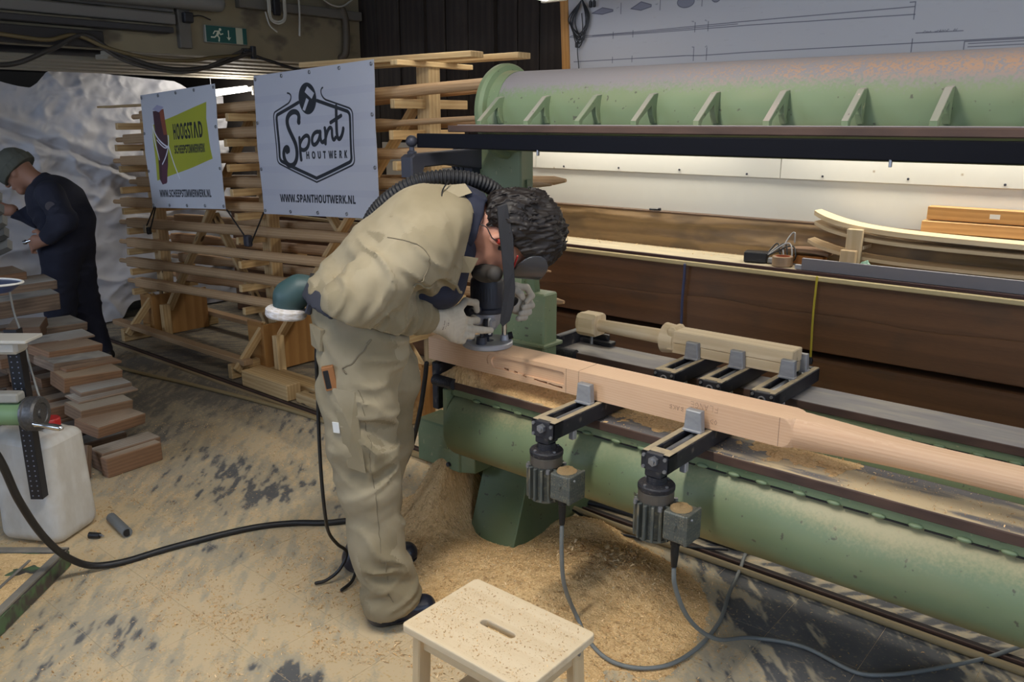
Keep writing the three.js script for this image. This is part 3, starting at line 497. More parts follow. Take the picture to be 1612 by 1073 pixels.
// ================================================================ drawing board on the upper back wall
function canvasTex(w, h, draw) {
  const c = document.createElement('canvas'); c.width = w; c.height = h; const g = c.getContext('2d'); draw(g, w, h);
  const t = new THREE.CanvasTexture(c); t.colorSpace = THREE.SRGBColorSpace; t.anisotropy = 8; return t;
}
function planarUV(g, x0, x1, y0, y1) { if (g.index) { const n = g.toNonIndexed(); g.copy(n); g.index = null; } const p = g.attributes.position, uv = new Float32Array(p.count * 2); for (let i = 0; i < p.count; i++) { uv[i * 2] = (p.getX(i) - x0) / (x1 - x0); uv[i * 2 + 1] = (p.getY(i) - y0) / (y1 - y0); } g.setAttribute('uv', new THREE.BufferAttribute(uv, 2)); return g; }
{
  const X0 = -3.085, X1 = 1.5, Y0 = 1.86, Y1 = 2.95, S = 440;
  const t = canvasTex(2000, 480, (g, w, h) => {
    const px = (x) => (x - X0) / (X1 - X0) * w, py = (y) => (Y1 - y) / (Y1 - Y0) * h;
    g.fillStyle = '#b5b5b9'; g.fillRect(0, 0, w, h);
    for (let k = 0; k < 900; k++) { g.fillStyle = `rgba(120,110,100,${0.02 + 0.04 * rnd()})`; g.fillRect(rnd() * w, rnd() * h, 1 + 20 * rnd(), 1 + 3 * rnd()); }
    g.strokeStyle = 'rgba(50,50,66,0.75)'; g.fillStyle = 'rgba(90,92,110,0.6)'; g.lineWidth = 1.4;
    const L = (...p) => { g.beginPath(); p.forEach(([x, y], i) => i ? g.lineTo(px(x), py(y)) : g.moveTo(px(x), py(y))); g.stroke(); };
    const scr = (x, y, n) => { g.lineWidth = 0.8; g.beginPath(); g.moveTo(x, y); for (let i = 1; i < n; i++) g.lineTo(x + i, y + rr(-2, 2)); g.stroke(); g.lineWidth = 1.4; };
    L([-3.05, 2.086], [-2.9, 2.078], [-2.6, 2.080], [-1.93, 2.09], [-1.155, 2.095]); L([-2.99, 2.072], [-2.5, 2.068], [-1.93, 2.07], [-1.15, 2.062]); L([-3.05, 2.086], [-3.06, 2.079], [-2.99, 2.072]);
    L([-3.03, 1.939], [-2.3, 1.94], [-2.2, 1.936], [-1.9, 1.94], [-0.2, 1.94]); L([-2.9, 2.077], [-2.55, 2.074], [-2.0, 2.08]);
    for (const x of [-2.757, -2.626]) { L([x, 2.052], [x, 2.09]); L([x, 1.92], [x, 1.955]); }
    for (const x of [-2.243, -2.167]) { L([x, 2.055], [x, 2.105]); L([x, 1.91], [x, 1.975]); scr(px(x) - 9, py(2.11), 7); scr(px(x) - 5, py(1.98), 7); }
    L([-1.155, 2.04], [-1.155, 2.115], [-1.18, 2.115]); L([-1.15, 1.9], [-1.15, 1.96]); L([-0.935, 1.9], [-0.935, 1.935], [-0.2, 1.935]); L([-0.92, 1.925], [-0.2, 1.925]); L([-0.92, 1.912], [-0.2, 1.912]);
    L([-1.14, 1.982], [-0.945, 1.98]); scr(px(-1.11), py(1.985), 16); scr(px(-1.06), py(1.986), 26); scr(px(-0.985), py(1.986), 8);
    const D = (x, y, w2, h2, round) => { g.beginPath(); if (round) g.ellipse(px(x), py(y), w2 * S, h2 * S, 0, 0, 7); else { g.moveTo(px(x - w2), py(y - h2 * 0.4)); g.lineTo(px(x), py(y + h2)); g.lineTo(px(x + w2), py(y + h2 * 0.1)); g.lineTo(px(x + w2), py(y - h2 * 0.4)); g.lineTo(px(x), py(y - h2)); g.closePath(); } g.fill(); g.stroke(); };
    D(-2.835, 2.206, 0.072, 0.018); D(-2.58, 2.212, 0.065, 0.022); D(-2.305, 2.21, 0.05, 0.028, 1); D(-2.13, 2.215, 0.025, 0.02, 1); D(-1.8, 2.21, 0.06, 0.03, 1);
    for (const x of [-2.74, -2.49, -2.24]) { scr(px(x), py(2.215), 8); L([x + 0.03, 2.18], [x + 0.03, 2.24]); }
  });
  const bd = struct('wall_panel', planarUV(box(X0, X1, Y0, Y1, -4.225, -4.19), X0, X1, Y0, Y1), std({ map: t, roughness: 0.55 })); bd.userData.label = 'white drawing board with full-size pencil plans';
  const tr = struct('trim_2', beam([-3.075, 1.8, -4.19], [-3.145, 2.95, -4.19], 0.02, 0.055, 0.003, V(1, 0, 0)), std({ map: T.pine, color: new THREE.Color(0.86, 0.6, 0.32), roughness: 0.6 })); tr.userData.label = 'orange pine edge of the drawing board';
  // cables hung on a nail at the board's corner
  const cb = thing('cable_bundle', 'tangled thin black cables hanging at the upper corner of the drawing board', 'cable', [-2.98, 2.25, -4.17]);
  for (let k = 0; k < 7; k++) { const a = rr(-0.05, 0.05), b = rr(0.03, 0.09), d = rr(0.08, 0.2); wpart(cb, 'loop', tube([[-2.97, 2.27, -4.17], [-2.97 - b, 2.2 - d * 0.3, -4.165], [-2.96 + a * 0.4, 2.18 - d, -4.16], [-2.95 + b * 0.5, 2.2 - d * 0.2, -4.165], [-2.965, 2.28, -4.17]], 0.0035, 36, 5), M.cableBlack); }
  wpart(cb, 'lead', tube([[-2.96, 2.2, -4.165], [-2.95, 2.1, -4.16], [-2.985, 2.03, -4.165], [-2.97, 1.9, -4.16]], 0.003, 40, 5), M.cableBlack);
  wpart(cb, 'plug', cbox(0.016, 0.03, 0.016, 0.003).translate(-2.99, 2.03, -4.162), M.cableBlack);
  const pl = thing('hanging_plug', 'two black plugs hanging on leads in front of the drawing board', 'plug', [-2.88, 2.24, -4.17]);
  for (const x of [-2.9, -2.875]) { wpart(pl, 'plug', cbox(0.014, 0.035, 0.02, 0.004).translate(x, 2.245, -4.165), M.cableBlack); wpart(pl, 'lead', tube([[x, 2.26, -4.165], [x + 0.01, 2.45, -4.16], [x - 0.02, 2.8, -4.16]], 0.0035, 20, 5), M.cableBlack); }
}
// ================================================================ lamps
M.tubeGlow = std({ color: 0xffffff, emissive: new THREE.Color().setRGB(1, 0.95, 0.86), emissiveIntensity: 2.6 });
M.lampBody = std({ color: rgb(196, 194, 186), roughness: 0.5 });
function tubeLamp(label, a, b, down, intensity, color, { tubes = 2, w = 0.16, housing = true, group, hang = 0 } = {}) {   // fluorescent batten from a to b, shining along 'down'
  const A = V(...a), B = V(...b), mid = A.clone().add(B).multiplyScalar(0.5), L = A.distanceTo(B), X = B.clone().sub(A).normalize(), N = V(...down).normalize(), Z = X.clone().cross(N).normalize();
  const t = thing('fluorescent_lamp', label, 'lamp', mid.toArray(), group), basis = M4().makeBasis(X, N.clone().negate(), X.clone().cross(N.clone().negate()));
  if (housing) part(t, 'housing', [cbox(L, 0.05, w, 0.006).translate(0, 0.035, 0), cbox(L, 0.012, w + 0.06, 0.003).translate(0, 0.016, 0)].map((g) => g.applyMatrix4(basis)), M.lampBody);
  for (let k = 0; k < tubes; k++) { const o = (k - (tubes - 1) / 2) * 0.08; const g = cylX(-L / 2 + 0.03, L / 2 - 0.03, -0.008, o, 0.013, 16); part(t, 'tube', g.applyMatrix4(basis), M.tubeGlow); }
  if (hang) for (const s of [-1, 1]) part(t, 'hanger', cylAB([0, 0, 0], [0, hang, 0], 0.003, 0.003, 6).applyMatrix4(M4().makeTranslation(0, 0.04, 0)).translate(...X.clone().multiplyScalar(s * L * 0.35).toArray()), M.steel);
  for (const s of [-1, 1]) part(t, 'end_cap', cbox(0.03, 0.05, w, 0.004).translate(s * (L / 2 - 0.014), 0, 0).applyMatrix4(basis), M.lampBody);
  const l = new THREE.RectAreaLight(color, intensity, L - 0.06, Math.max(0.05, w - 0.02)); l.position.copy(mid).addScaledVector(N, 0.035); l.lookAt(l.position.clone().add(N)); if (Math.abs(X.y) < 0.2 && Math.abs(X.x) < Math.abs(X.z)) l.rotateZ(Math.PI / 2);
  l.castShadow = true; scene.add(l); return t;
}
const LAMP = 19;
tubeLamp('lit fluorescent batten overhead beside the drawing board', [-2.86, 2.24, -2.55], [-2.86, 2.24, -3.78], [0, -1, 0], LAMP * 0.3, NEUT, { hang: 0.72 });
tubeLamp('fluorescent batten overhead above the wooden step stool', [-1.4, 2.75, -0.2], [-1.4, 2.75, -1.7], [0, -1, 0], LAMP * 2.7, NEUT, { hang: 0.21 });
tubeLamp('fluorescent batten overhead above the milling machine bed', [0.3, 2.75, -1.2], [0.3, 2.75, -2.7], [0, -1, 0], LAMP * 0.7, NEUT, { hang: 0.21 });
tubeLamp('fluorescent batten on the back wall above the bench', [-3.5, 1.72, -4.12], [-1.9, 1.72, -4.12], [0, -1, 0.15], LAMP * 1.15, WARM, { tubes: 1, w: 0.1, group: 'bench lamps' });
tubeLamp('fluorescent batten on the back wall above the curved boards', [-1.7, 1.72, -4.12], [-0.1, 1.72, -4.12], [0, -1, 0.15], LAMP * 1.15, WARM, { tubes: 1, w: 0.1, group: 'bench lamps' });
{ // bare tubes shining all round
  const t = thing('fluorescent_lamp', 'two bare fluorescent tubes glowing under the mezzanine between the banners', 'lamp', [-6.2, 1.86, -3.95]);
  wpart(t, 'tube', cylAB([-6.62, 1.845, -3.99], [-6.12, 1.862, -3.97], 0.015), M.tubeGlow); wpart(t, 'tube', cylAB([-6.62, 1.815, -3.97], [-5.98, 1.848, -3.93], 0.015), M.tubeGlow);
  for (const x of [-6.63, -5.97]) { wpart(t, 'end_cap', cbox(0.03, 0.07, 0.07, 0.004).translate(x, 1.835, -3.96), M.lampBody); wpart(t, 'hanger', cylAB([x, 1.86, -3.96], [x, 2.0, -3.96], 0.004), M.steel); }
  const l = new THREE.PointLight(NEUT, 1.0); l.position.set(-6.2, 1.80, -3.9); l.castShadow = true; l.shadow.radius = 4; scene.add(l);
}
// ================================================================ mezzanine edge, upper corner
{
  const mz = struct('mezzanine_floor', box(-9, -5.0, 2.06, 2.2, -4.26, 1.0), std({ color: rgb(54, 48, 44), roughness: 0.9 })); mz.userData.kind = 'structure';
  const pm = std({ color: rgb(168, 160, 142), roughness: 0.8 });
  for (let k = 0; k < 7; k++) { const x = -5.06 - k * 0.185; struct('board', cboxAt(x - 0.165, x, 2.0 - k * 0.011, 2.03 - k * 0.011, -4.25, k < 3 ? -2.45 - 0.05 * k : -1.75, 0.004, 'z'), pm, mz); }
  M.fascia = std({ map: tex(512, 256, 3, 1.2, (u, v) => { let c = mixc([146, 134, 106], [112, 102, 82], fbm(u * 2, v * 3, 4, 5)); return mixc(c, [70, 62, 54], 0.6 * sstep(0.6, 0.8, fbm(u * 5, v * 7, 4, 15))); }), roughness: 0.9 });
  const fa = struct('wall_fascia', boxUV(box(-5.06, -4.99, 1.995, 3.0, -4.22, 1.0), 'z'), M.fascia);
  struct('beam', cboxAt(-4.99, -4.93, 2.30, 2.36, -4.2, -3.2, 0.005, 'z'), std({ color: rgb(104, 100, 92), roughness: 0.8 }), fa);
  struct('post', cboxAt(-4.99, -4.95, 2.03, 2.42, -2.86, -2.78, 0.004, 'y'), std({ color: rgb(96, 92, 84), roughness: 0.7 }), fa);
  struct('beam', cboxAt(-4.99, -4.9, 2.105, 2.14, -2.72, 0.5, 0.005, 'z'), std({ color: rgb(50, 48, 48), roughness: 0.7 }), fa);
  struct('beam', cboxAt(-4.99, -4.94, 2.16, 2.22, -2.76, 0.5, 0.005, 'z'), std({ color: rgb(108, 104, 98), roughness: 0.8 }), fa);
  struct('beam', cboxAt(-4.99, -4.95, 2.23, 2.27, -2.76, 0.5, 0.005, 'z'), std({ color: rgb(92, 90, 86), roughness: 0.8 }), fa);
  struct('beam', cboxAt(-5.0, -4.95, 2.0, 2.09, -2.32, 0.5, 0.005, 'z'), std({ color: rgb(44, 40, 38), roughness: 0.8 }), fa);
  const pm2 = std({ color: rgb(112, 110, 106), roughness: 0.6 });
  single('vent_pipe', 'grey pipe running under the ceiling above the exit sign', 'pipe', tube([[-4.9, 2.255, -0.5], [-4.9, 2.285, -2.0], [-4.9, 2.30, -3.02]], 0.05, 40, 16), pm2, [-4.9, 2.28, -1.8]);
  single('junction_box', 'dark junction box with cables on the post beside the exit sign', 'junction box', mergeAll([cbox(0.04, 0.06, 0.06, 0.006).translate(-4.928, 2.205, -2.83), tube([[-4.93, 2.215, -2.86], [-4.94, 2.225, -2.92], [-4.96, 2.21, -3.0]], 0.004, 16, 6)]), M.rubber, [-4.925, 2.24, -2.83]);
  single('down_pipe', 'brown down pipe in the corner beside the dark plank wall', 'pipe', tube([[-4.94, 2.36, -4.03], [-4.94, 2.3, -4.05], [-4.94, 2.12, -4.05], [-4.95, 2.06, -4.04], [-4.985, 2.04, -4.03]], 0.026, 40, 14), std({ color: rgb(84, 74, 60), roughness: 0.6 }), [-4.94, 2.2, -4.04]);
  // emergency exit sign
  const ex = thing('exit_sign', 'green emergency exit sign with running figure and down arrow', 'sign', [-4.99, 2.12, -3.1]);
  wpart(ex, 'housing', cboxAt(-4.985, -4.955, 2.075, 2.178, -3.25, -2.955, 0.004), std({ color: rgb(150, 148, 138), roughness: 0.5 }));
  const st = canvasTex(512, 176, (g, w, h) => {
    g.fillStyle = '#0f4a44'; g.fillRect(0, 0, w, h); g.fillStyle = '#a9ab94'; g.fillRect(372, 0, 86, h); g.fillStyle = '#c8cab4'; g.strokeStyle = '#c8cab4';
    g.beginPath(); g.arc(176, 34, 15, 0, 7); g.fill(); g.lineWidth = 22; g.lineCap = 'round'; g.lineJoin = 'round';
    const P = (p, lw) => { g.lineWidth = lw; g.beginPath(); p.forEach(([x, y], i) => i ? g.lineTo(x, y) : g.moveTo(x, y)); g.stroke(); };
    P([[156, 58], [134, 96]], 28); P([[134, 98], [158, 124], [152, 160]], 15); P([[130, 98], [100, 122], [60, 122]], 15); P([[152, 54], [108, 56], [88, 84]], 12); P([[160, 60], [176, 88], [206, 78]], 12);
    P([[278, 40], [278, 128]], 12); g.beginPath(); g.moveTo(248, 108); g.lineTo(278, 146); g.lineTo(308, 108); g.lineTo(278, 118); g.closePath(); g.fill();
  });
  const pg = new THREE.PlaneGeometry(0.287, 0.097); pg.rotateY(Math.PI / 2);
  wpart(ex, 'face', pg.translate(-4.9535, 2.1265, -3.1025), std({ map: st, roughness: 0.5 }), 'dark green face with white pictograms');
  // drooping cables under the mezzanine edge
  const cc = [[44, 40, 36], [92, 78, 48], [60, 56, 52], [38, 36, 36]].map((c) => std({ color: rgb(...c), roughness: 0.6 }));
  const runs = [
    ['black cable drooping steeply in front of the white tarp', [[-4.9, 2.02, -1.2], [-4.9, 1.88, -1.75], [-4.9, 1.97, -2.0], [-4.92, 2.06, -2.2], [-4.9, 1.98, -2.34], [-4.88, 1.92, -2.52], [-4.88, 1.90, -2.7], [-4.9, 1.93, -2.95], [-4.93, 2.03, -3.25]], 0.013, 0],
    ['brownish cable wavering along the mezzanine edge', [[-4.9, 2.06, -1.5], [-4.9, 2.025, -1.85], [-4.9, 2.02, -2.0], [-4.92, 2.055, -2.15], [-4.9, 2.0, -2.3], [-4.88, 1.965, -2.45], [-4.88, 1.95, -2.6], [-4.89, 1.955, -2.8], [-4.9, 1.98, -2.95], [-4.93, 2.01, -3.2]], 0.011, 1],
    ['grey cable sagging deepest below the mezzanine edge', [[-4.92, 2.06, -2.2], [-4.9, 1.94, -2.38], [-4.89, 1.89, -2.6], [-4.89, 1.89, -2.8], [-4.9, 1.96, -3.0], [-4.94, 2.04, -3.2]], 0.009, 2],
    ['black cable running on towards the dark corner past the banner', [[-4.93, 2.03, -3.2], [-4.92, 1.98, -3.4], [-4.92, 1.93, -3.7], [-4.94, 1.97, -3.9]], 0.010, 3],
  ];
  for (const [l, p, r, c] of runs) single('ceiling_cable', l, 'cable', tube(p, r, 90, 8), cc[c], p[4] ?? p[2]);
  single('junction_clamp', 'dark cable clamp where the drooping cables meet the fascia', 'clamp', mergeAll([cbox(0.05, 0.05, 0.06, 0.006).translate(-4.955, 2.03, -3.24), cbox(0.03, 0.08, 0.03, 0.004).translate(-4.93, 2.03, -3.27)]), M.rubber, [-4.955, 2.03, -3.24]);
  // pale cables looped from the ceiling
  const wc = std({ color: rgb(176, 172, 160), roughness: 0.5 });
  const coil = thing('cable_coil', 'coil of pale cable hanging from the beam above the big banner', 'cable', [-4.88, 2.3, -3.44]);
  for (const r of [[0.075, 0.12], [0.068, 0.105], [0.06, 0.12]]) wpart(coil, 'loop', tube(Array.from({ length: 12 }, (_, k) => { const a = k / 12 * 6.283; return [-4.88 + 0.012 * Math.sin(3 * a), 2.325 + r[1] * Math.cos(a) * 0.9, -3.44 - r[0] * Math.sin(a)]; }), 0.006, 60, 6, true), wc);
  wpart(coil, 'tail', tube([[-4.88, 2.28, -3.35], [-4.87, 2.2, -3.37], [-4.87, 2.165, -3.42]], 0.005, 20, 6), wc);
  wpart(coil, 'clip', cbox(0.03, 0.14, 0.05, 0.006).translate(-4.9, 2.34, -3.45), M.rubber);
  single('cable_drop', 'single pale cable end hanging straight beside the coil', 'cable', tube([[-4.9, 2.6, -3.63], [-4.9, 2.3, -3.63], [-4.9, 2.16, -3.62]], 0.007, 20, 6), wc, [-4.9, 2.4, -3.63]);
  single('cable_swag', 'pale cable swagging along the beam at the dark corner', 'cable', tube([[-4.9, 2.5, -3.75], [-4.9, 2.40, -3.85], [-4.9, 2.375, -3.98], [-4.9, 2.45, -4.12]], 0.006, 30, 6), wc, [-4.9, 2.4, -3.95]);
}
// ================================================================ white tarpaulin curtain
{
  const topAt = (z) => { const k = [[-1.2, 1.95], [-2.38, 1.873], [-2.5, 1.845], [-2.58, 1.836], [-2.63, 1.87], [-2.70, 1.95], [-2.76, 1.985], [-3.0, 1.967], [-3.2, 1.949], [-3.68, 1.917], [-3.84, 1.85], [-4.2, 1.8]]; for (let i = 1; i < k.length; i++) if (z >= k[i][0]) return mix(k[i][1], k[i - 1][1], (z - k[i][0]) / (k[i - 1][0] - k[i][0])); return 1.8; };
  const botAt = (z) => 0.012 + 0.13 * sstep(-3.0, -3.18, z) * (1 - sstep(-3.25, -3.5, z));
  const NU = 260, NV = 180, g = new THREE.PlaneGeometry(1, 1, NU, NV), p = g.attributes.position, uv = g.attributes.uv;
  const ridge = (x) => 1 - Math.abs(2 * x - 1);
  for (let i = 0; i < p.count; i++) {
    const z = mix(-4.15, -1.2, uv.getX(i)), t = uv.getY(i), y = mix(botAt(z), topAt(z), t);
    let d = 0.10 * (fbm(z * 1.2, y * 0.8, 3, 5) - 0.5);
    d += 0.05 * Math.pow(ridge(fbm(z * 1.6 + 2 * y, y * 2.6 - z * 0.8, 3, 15)), 3);
    d += (0.012 + 0.023 * sstep(0.7, 1.3, y)) * Math.pow(ridge(fbm(z * 3.4 - 2.2 * y, y * 3.8 + z * 1.3, 3, 25)), 3);
    d += (0.005 + 0.013 * sstep(0.7, 1.3, y)) * Math.pow(ridge(fbm(z * 8 + y * 4, y * 7, 3, 35)), 2);
    // long folds swept from the tied corner
    const s1 = y - (1.62 + 0.42 * (z + 2.38)), s2 = y - (1.25 + 0.5 * (z + 3.0));
    d += 0.05 * Math.exp(-s1 * s1 / 0.004) + 0.035 * Math.exp(-((s1 + 0.13) ** 2) / 0.002) - 0.04 * Math.exp(-((s1 + 0.06) ** 2) / 0.0012) + 0.03 * Math.exp(-s2 * s2 / 0.002) * sstep(-2.7, -2.9, z);
    p.setXYZ(i, -6.80 + d, y, z); uv.setXY(i, z, y);
  }
  g.computeVertexNormals();
  const m = std({ map: tex(512, 512, 1, 1, (u, v) => { const w = ((u * 400) % 2 < 1) === ((v * 400) % 2 < 1) ? 6 : 0; return mixc([200 + w, 200 + w, 206 + w], [176, 175, 176], fbm(u * 4, v * 4, 4, 3)); }), roughness: 0.55, side: THREE.DoubleSide });
  single('tarpaulin', 'crumpled white plastic tarpaulin hung as a curtain behind the timber rack', 'tarpaulin', g, m, [-6.8, 0.01, -2.7]);
}
// ================================================================ timber rack with spars
{
  const t = thing('timber_rack', 'cantilever rack of pale pine posts and cross arms loaded with long spars', 'rack', [-4.6, 0, -3.1]);
  const posts = [[-6.08, 1.62, 1.585], [-4.63, 1.72, 1.6444], [-3.15, 1.865, 1.705]];
  posts.forEach(([x, top, l0], i) => {
    wpart(t, 'post', beam([x, 0, -3.1], [x, top, -3.1], 0.09, 0.085, 0.004, V(0, 0, 1)), pines[i % 3]);
    for (let k = 0; k < 9; k++) { const y = l0 - 0.15 * k - 0.022; wpart(t, 'arm', beam([x + rr(-0.006, 0.006), y, -2.845 + rr(-0.015, 0.015)], [x, y, -3.36 + rr(-0.02, 0.02)], 0.034, 0.046, 0.003), pines[(i + k) % 4]); }
    wpart(t, 'foot', beam([x, 0.05, -2.72], [x, 0.05, -3.5], 0.045, 0.095, 0.004), pines[2]);
    wpart(t, 'strut', beam([x + 0.045, 0.06, -2.74], [x + 0.045, 0.33, -2.98], 0.03, 0.05, 0.003), pines[1]);
    wpart(t, 'gusset_panel', box(x - 0.09, x + 0.07, 0.01, 0.34, -2.945, -2.93), W.ply, 'plywood panel at the foot of the post');
    wpart(t, 'gusset_panel', boxUV(cboxAt(x + 0.07, x + 0.085, 0.01, 0.33, -3.38, -2.93, 0.002), 'y'), W.ply);
    wpart(t, 'packing_block', beam([x + 0.16, 0.005, -2.99], [x + 0.14, 0.26, -3.0], 0.05, 0.06, 0.003, V(0, 0, 1)), pines[0]);
  });
  wpart(t, 'top_bar', beam([-3.12, 1.873, -2.84], [-3.12, 1.873, -3.38], 0.05, 0.025, 0.003), pines[0]);
  const br = [[[-4.66, 1.66, -3.06], [-6.0, 0.2, -3.06]], [[-5.36, 0.97, -3.14], [-4.68, 0.12, -3.14]], [[-3.19, 1.69, -3.06], [-4.6, 0.18, -3.06]], [[-4.07, 1.07, -3.14], [-3.2, 0.12, -3.14]]];
  br.forEach(([a, b], k) => wpart(t, 'brace', beam(a, b, 0.03, 0.06, 0.003, V(0, 0, 1)), pines[1 + k % 3]));
  wpart(t, 'runner', beam([-6.3, 0.115, -2.79], [-4.52, 0.115, -2.79], 0.07, 0.035, 0.003), spruces[2]);
  wpart(t, 'runner', beam([-6.3, 0.115, -3.42], [-3.1, 0.115, -3.42], 0.07, 0.035, 0.003), spruces[1]);
  wpart(t, 'runner', beam([-4.55, 0.02, -2.97], [-3.0, 0.02, -2.97], 0.06, 0.04, 0.003), pines[1]);
  // the spars: tenon, square butt, then round and tapering
  const ord = ['topmost', 'second from the top', 'third from the top', 'fourth from the top', 'fifth from the top', 'fourth from the bottom', 'third from the bottom', 'second from the bottom', 'lowest'];
  const lev = (x, k) => mix(posts[0][2], posts[2][2], (x + 6.08) / 2.93) - 0.15 * k;
    function sparGeo(v) {
    const L = 3.85, xs = [0, 0.004, 0.15, 0.152]; for (let x = 0.16; x < 0.56; x += 0.05) xs.push(x); for (let x = 0.56; x < 0.95; x += 0.03) xs.push(x); for (let x = 0.95; x <= L; x += 0.15) xs.push(x); xs.push(L + 0.02);
    const g = loftX(xs, (x, a) => {
      if (x <= 0.15) return [0.017 * Math.sin(a), 0.017 * Math.cos(a)];
      const c = sstep(0.56, 0.80, x), R = mix(0.05, v ? 0.033 : 0.031, c) * (x > 2.4 ? mix(1, v ? 0.55 : 0.7, (x - 2.4) / (L - 2.4)) : 1), s = 0.034, flat = x > 2.9 && v ? 0.6 : 1;
      const [y, z] = sqr(s, s, R)(a); return [y * (x > L ? 0.4 : 1) * flat, z * (x > L ? 0.4 : 1)];
    }, 28);
    return boxUV(crease(g, 0.5), 'x');
  }
  const G = [sparGeo(0), sparGeo(1)];
  const x0s = [-5.94, -6.22, -6.30, -6.09, -6.38, -6.32, -6.36, -6.40, -6.30];
  for (let k = 0; k < 9; k++) for (const side of [0, 1]) {
    if (k === 8 && side === 0) { }
    const x0 = side ? -6.36 + 0.12 * hash2(k, 4, 9) : x0s[k], z = side ? -3.275 : -2.925, x1 = x0 + 3.85;
    const y0 = lev(x0, k) + 0.037, y1 = lev(x1, k) + 0.037;
    const s = thing('rack_spar', side ? `tapered wooden spar on the wall side of the timber rack, ${ord[k]}` : `tapered wooden spar on the near side of the timber rack, ${ord[k]}`, 'spar', [x0, y0, z], 'tapered spars stored on the timber rack');
    const b = part(s, 'shaft', G[(k + side) % 2], spruces[(k * 2 + side * 3) % 4]); s.rotation.z = Math.atan2(y1 - y0, 3.85);
  }
  // boards on top of the last post
  const top = [['short pale board lying on top of the rack, nearer the banner', [-4.0, 1.90, -2.98], [-2.72, 1.90, -3.0]], ['pale board on top of the rack reaching out furthest towards the machine', [-4.1, 1.90, -3.25], [-2.6, 1.90, -3.2]], ['thin pale lath on top of the rack behind the small banner', [-6.45, 1.70, -2.95], [-5.2, 1.72, -3.0]]];
  top.forEach(([l, a, b], k) => single('rack_board', l, 'board', beam(a, b, 0.09, k === 2 ? 0.014 : 0.028, 0.003), pines[k], [a[0], a[1], a[2]]));
  const ft = [['squared pale timber on the floor in front of the rack, with a notched end', [-4.45, 0.052, -2.74], [-3.97, 0.052, -2.735], 0.10, 0.10], ['long flat timber on the floor along the foot of the rack', [-4.72, 0.03, -2.885], [-3.2, 0.03, -2.875], 0.09, 0.055], ['short timber offcut on the floor beyond the notched timber', [-3.93, 0.03, -2.75], [-3.7, 0.03, -2.75], 0.07, 0.06]];
  ft.forEach(([l, a, b, w, h], k) => single('floor_timber', l, 'timber', beam(a, b, w, h, 0.005), pines[k], a));
}
// ================================================================ banners
function banner(name, label, q, artwork, nx, ny) {     // q: left, right x; top-left, top-right, bottom-left, bottom-right y
  const Z = -2.805, [xl, xr, ytl, ytr, ybl, ybr] = q, g = new THREE.PlaneGeometry(1, 1, 60, 40), p = g.attributes.position, uv = g.attributes.uv, back = [];
  const at = (u, v) => { const x = mix(xl, xr, u), y = mix(mix(ybl, ybr, u), mix(ytl, ytr, u), v); return V(x, y, Z + 0.007 * Math.sin(u * 7 + v * 2.2) * Math.sin(v * 3.1) + 0.006 * (fbm(u * 3, v * 4, 3, 7) - 0.5) + 0.004 * Math.sin((u * 2.4 - v * 1.6) * 6) * (1 - Math.abs(2 * v - 1))); };
  for (let i = 0; i < p.count; i++) { const c = at(uv.getX(i), uv.getY(i)); p.setXYZ(i, c.x, c.y, c.z); }
  g.computeVertexNormals();
  const gb = g.clone(); gb.index.array.reverse(); { const pb = gb.attributes.position; for (let i = 0; i < pb.count; i++) pb.setZ(i, pb.getZ(i) - 0.0015); } gb.computeVertexNormals();
  const t = thing(name, label, 'banner', [xl, ybl, Z]);
  wpart(t, 'face', g, std({ map: canvasTex(1400, 1040, artwork), roughness: 0.5 }), 'printed banner face'); wpart(t, 'backing', gb, M.white);
  const eye = (u, v) => { const c = at(u, v), e = new THREE.TorusGeometry(0.0075, 0.0028, 8, 16); wpart(t, 'eyelet', e.translate(c.x, c.y, c.z + 0.003), M.steel); };
  for (let k = 0; k <= nx; k++) { eye(mix(0.018, 0.982, k / nx), 0.975); eye(mix(0.018, 0.982, k / nx), 0.025); }
  for (let k = 1; k < ny; k++) { eye(0.018, k / ny); eye(0.982, k / ny); }
  return t;
}
function spacedText(g, s, x0, x1, y, font, sq = 1, bold = 3) {   // text laid from x0 to x1, letters evenly spaced
  g.save(); g.font = font; g.textBaseline = 'alphabetic'; const w = g.measureText(s).width; g.translate(x0, y); g.scale((x1 - x0) / w, sq); g.fillText(s, 0, 0); if (bold) { g.lineWidth = bold; g.strokeStyle = g.fillStyle; g.strokeText(s, 0, 0); } g.restore();
}
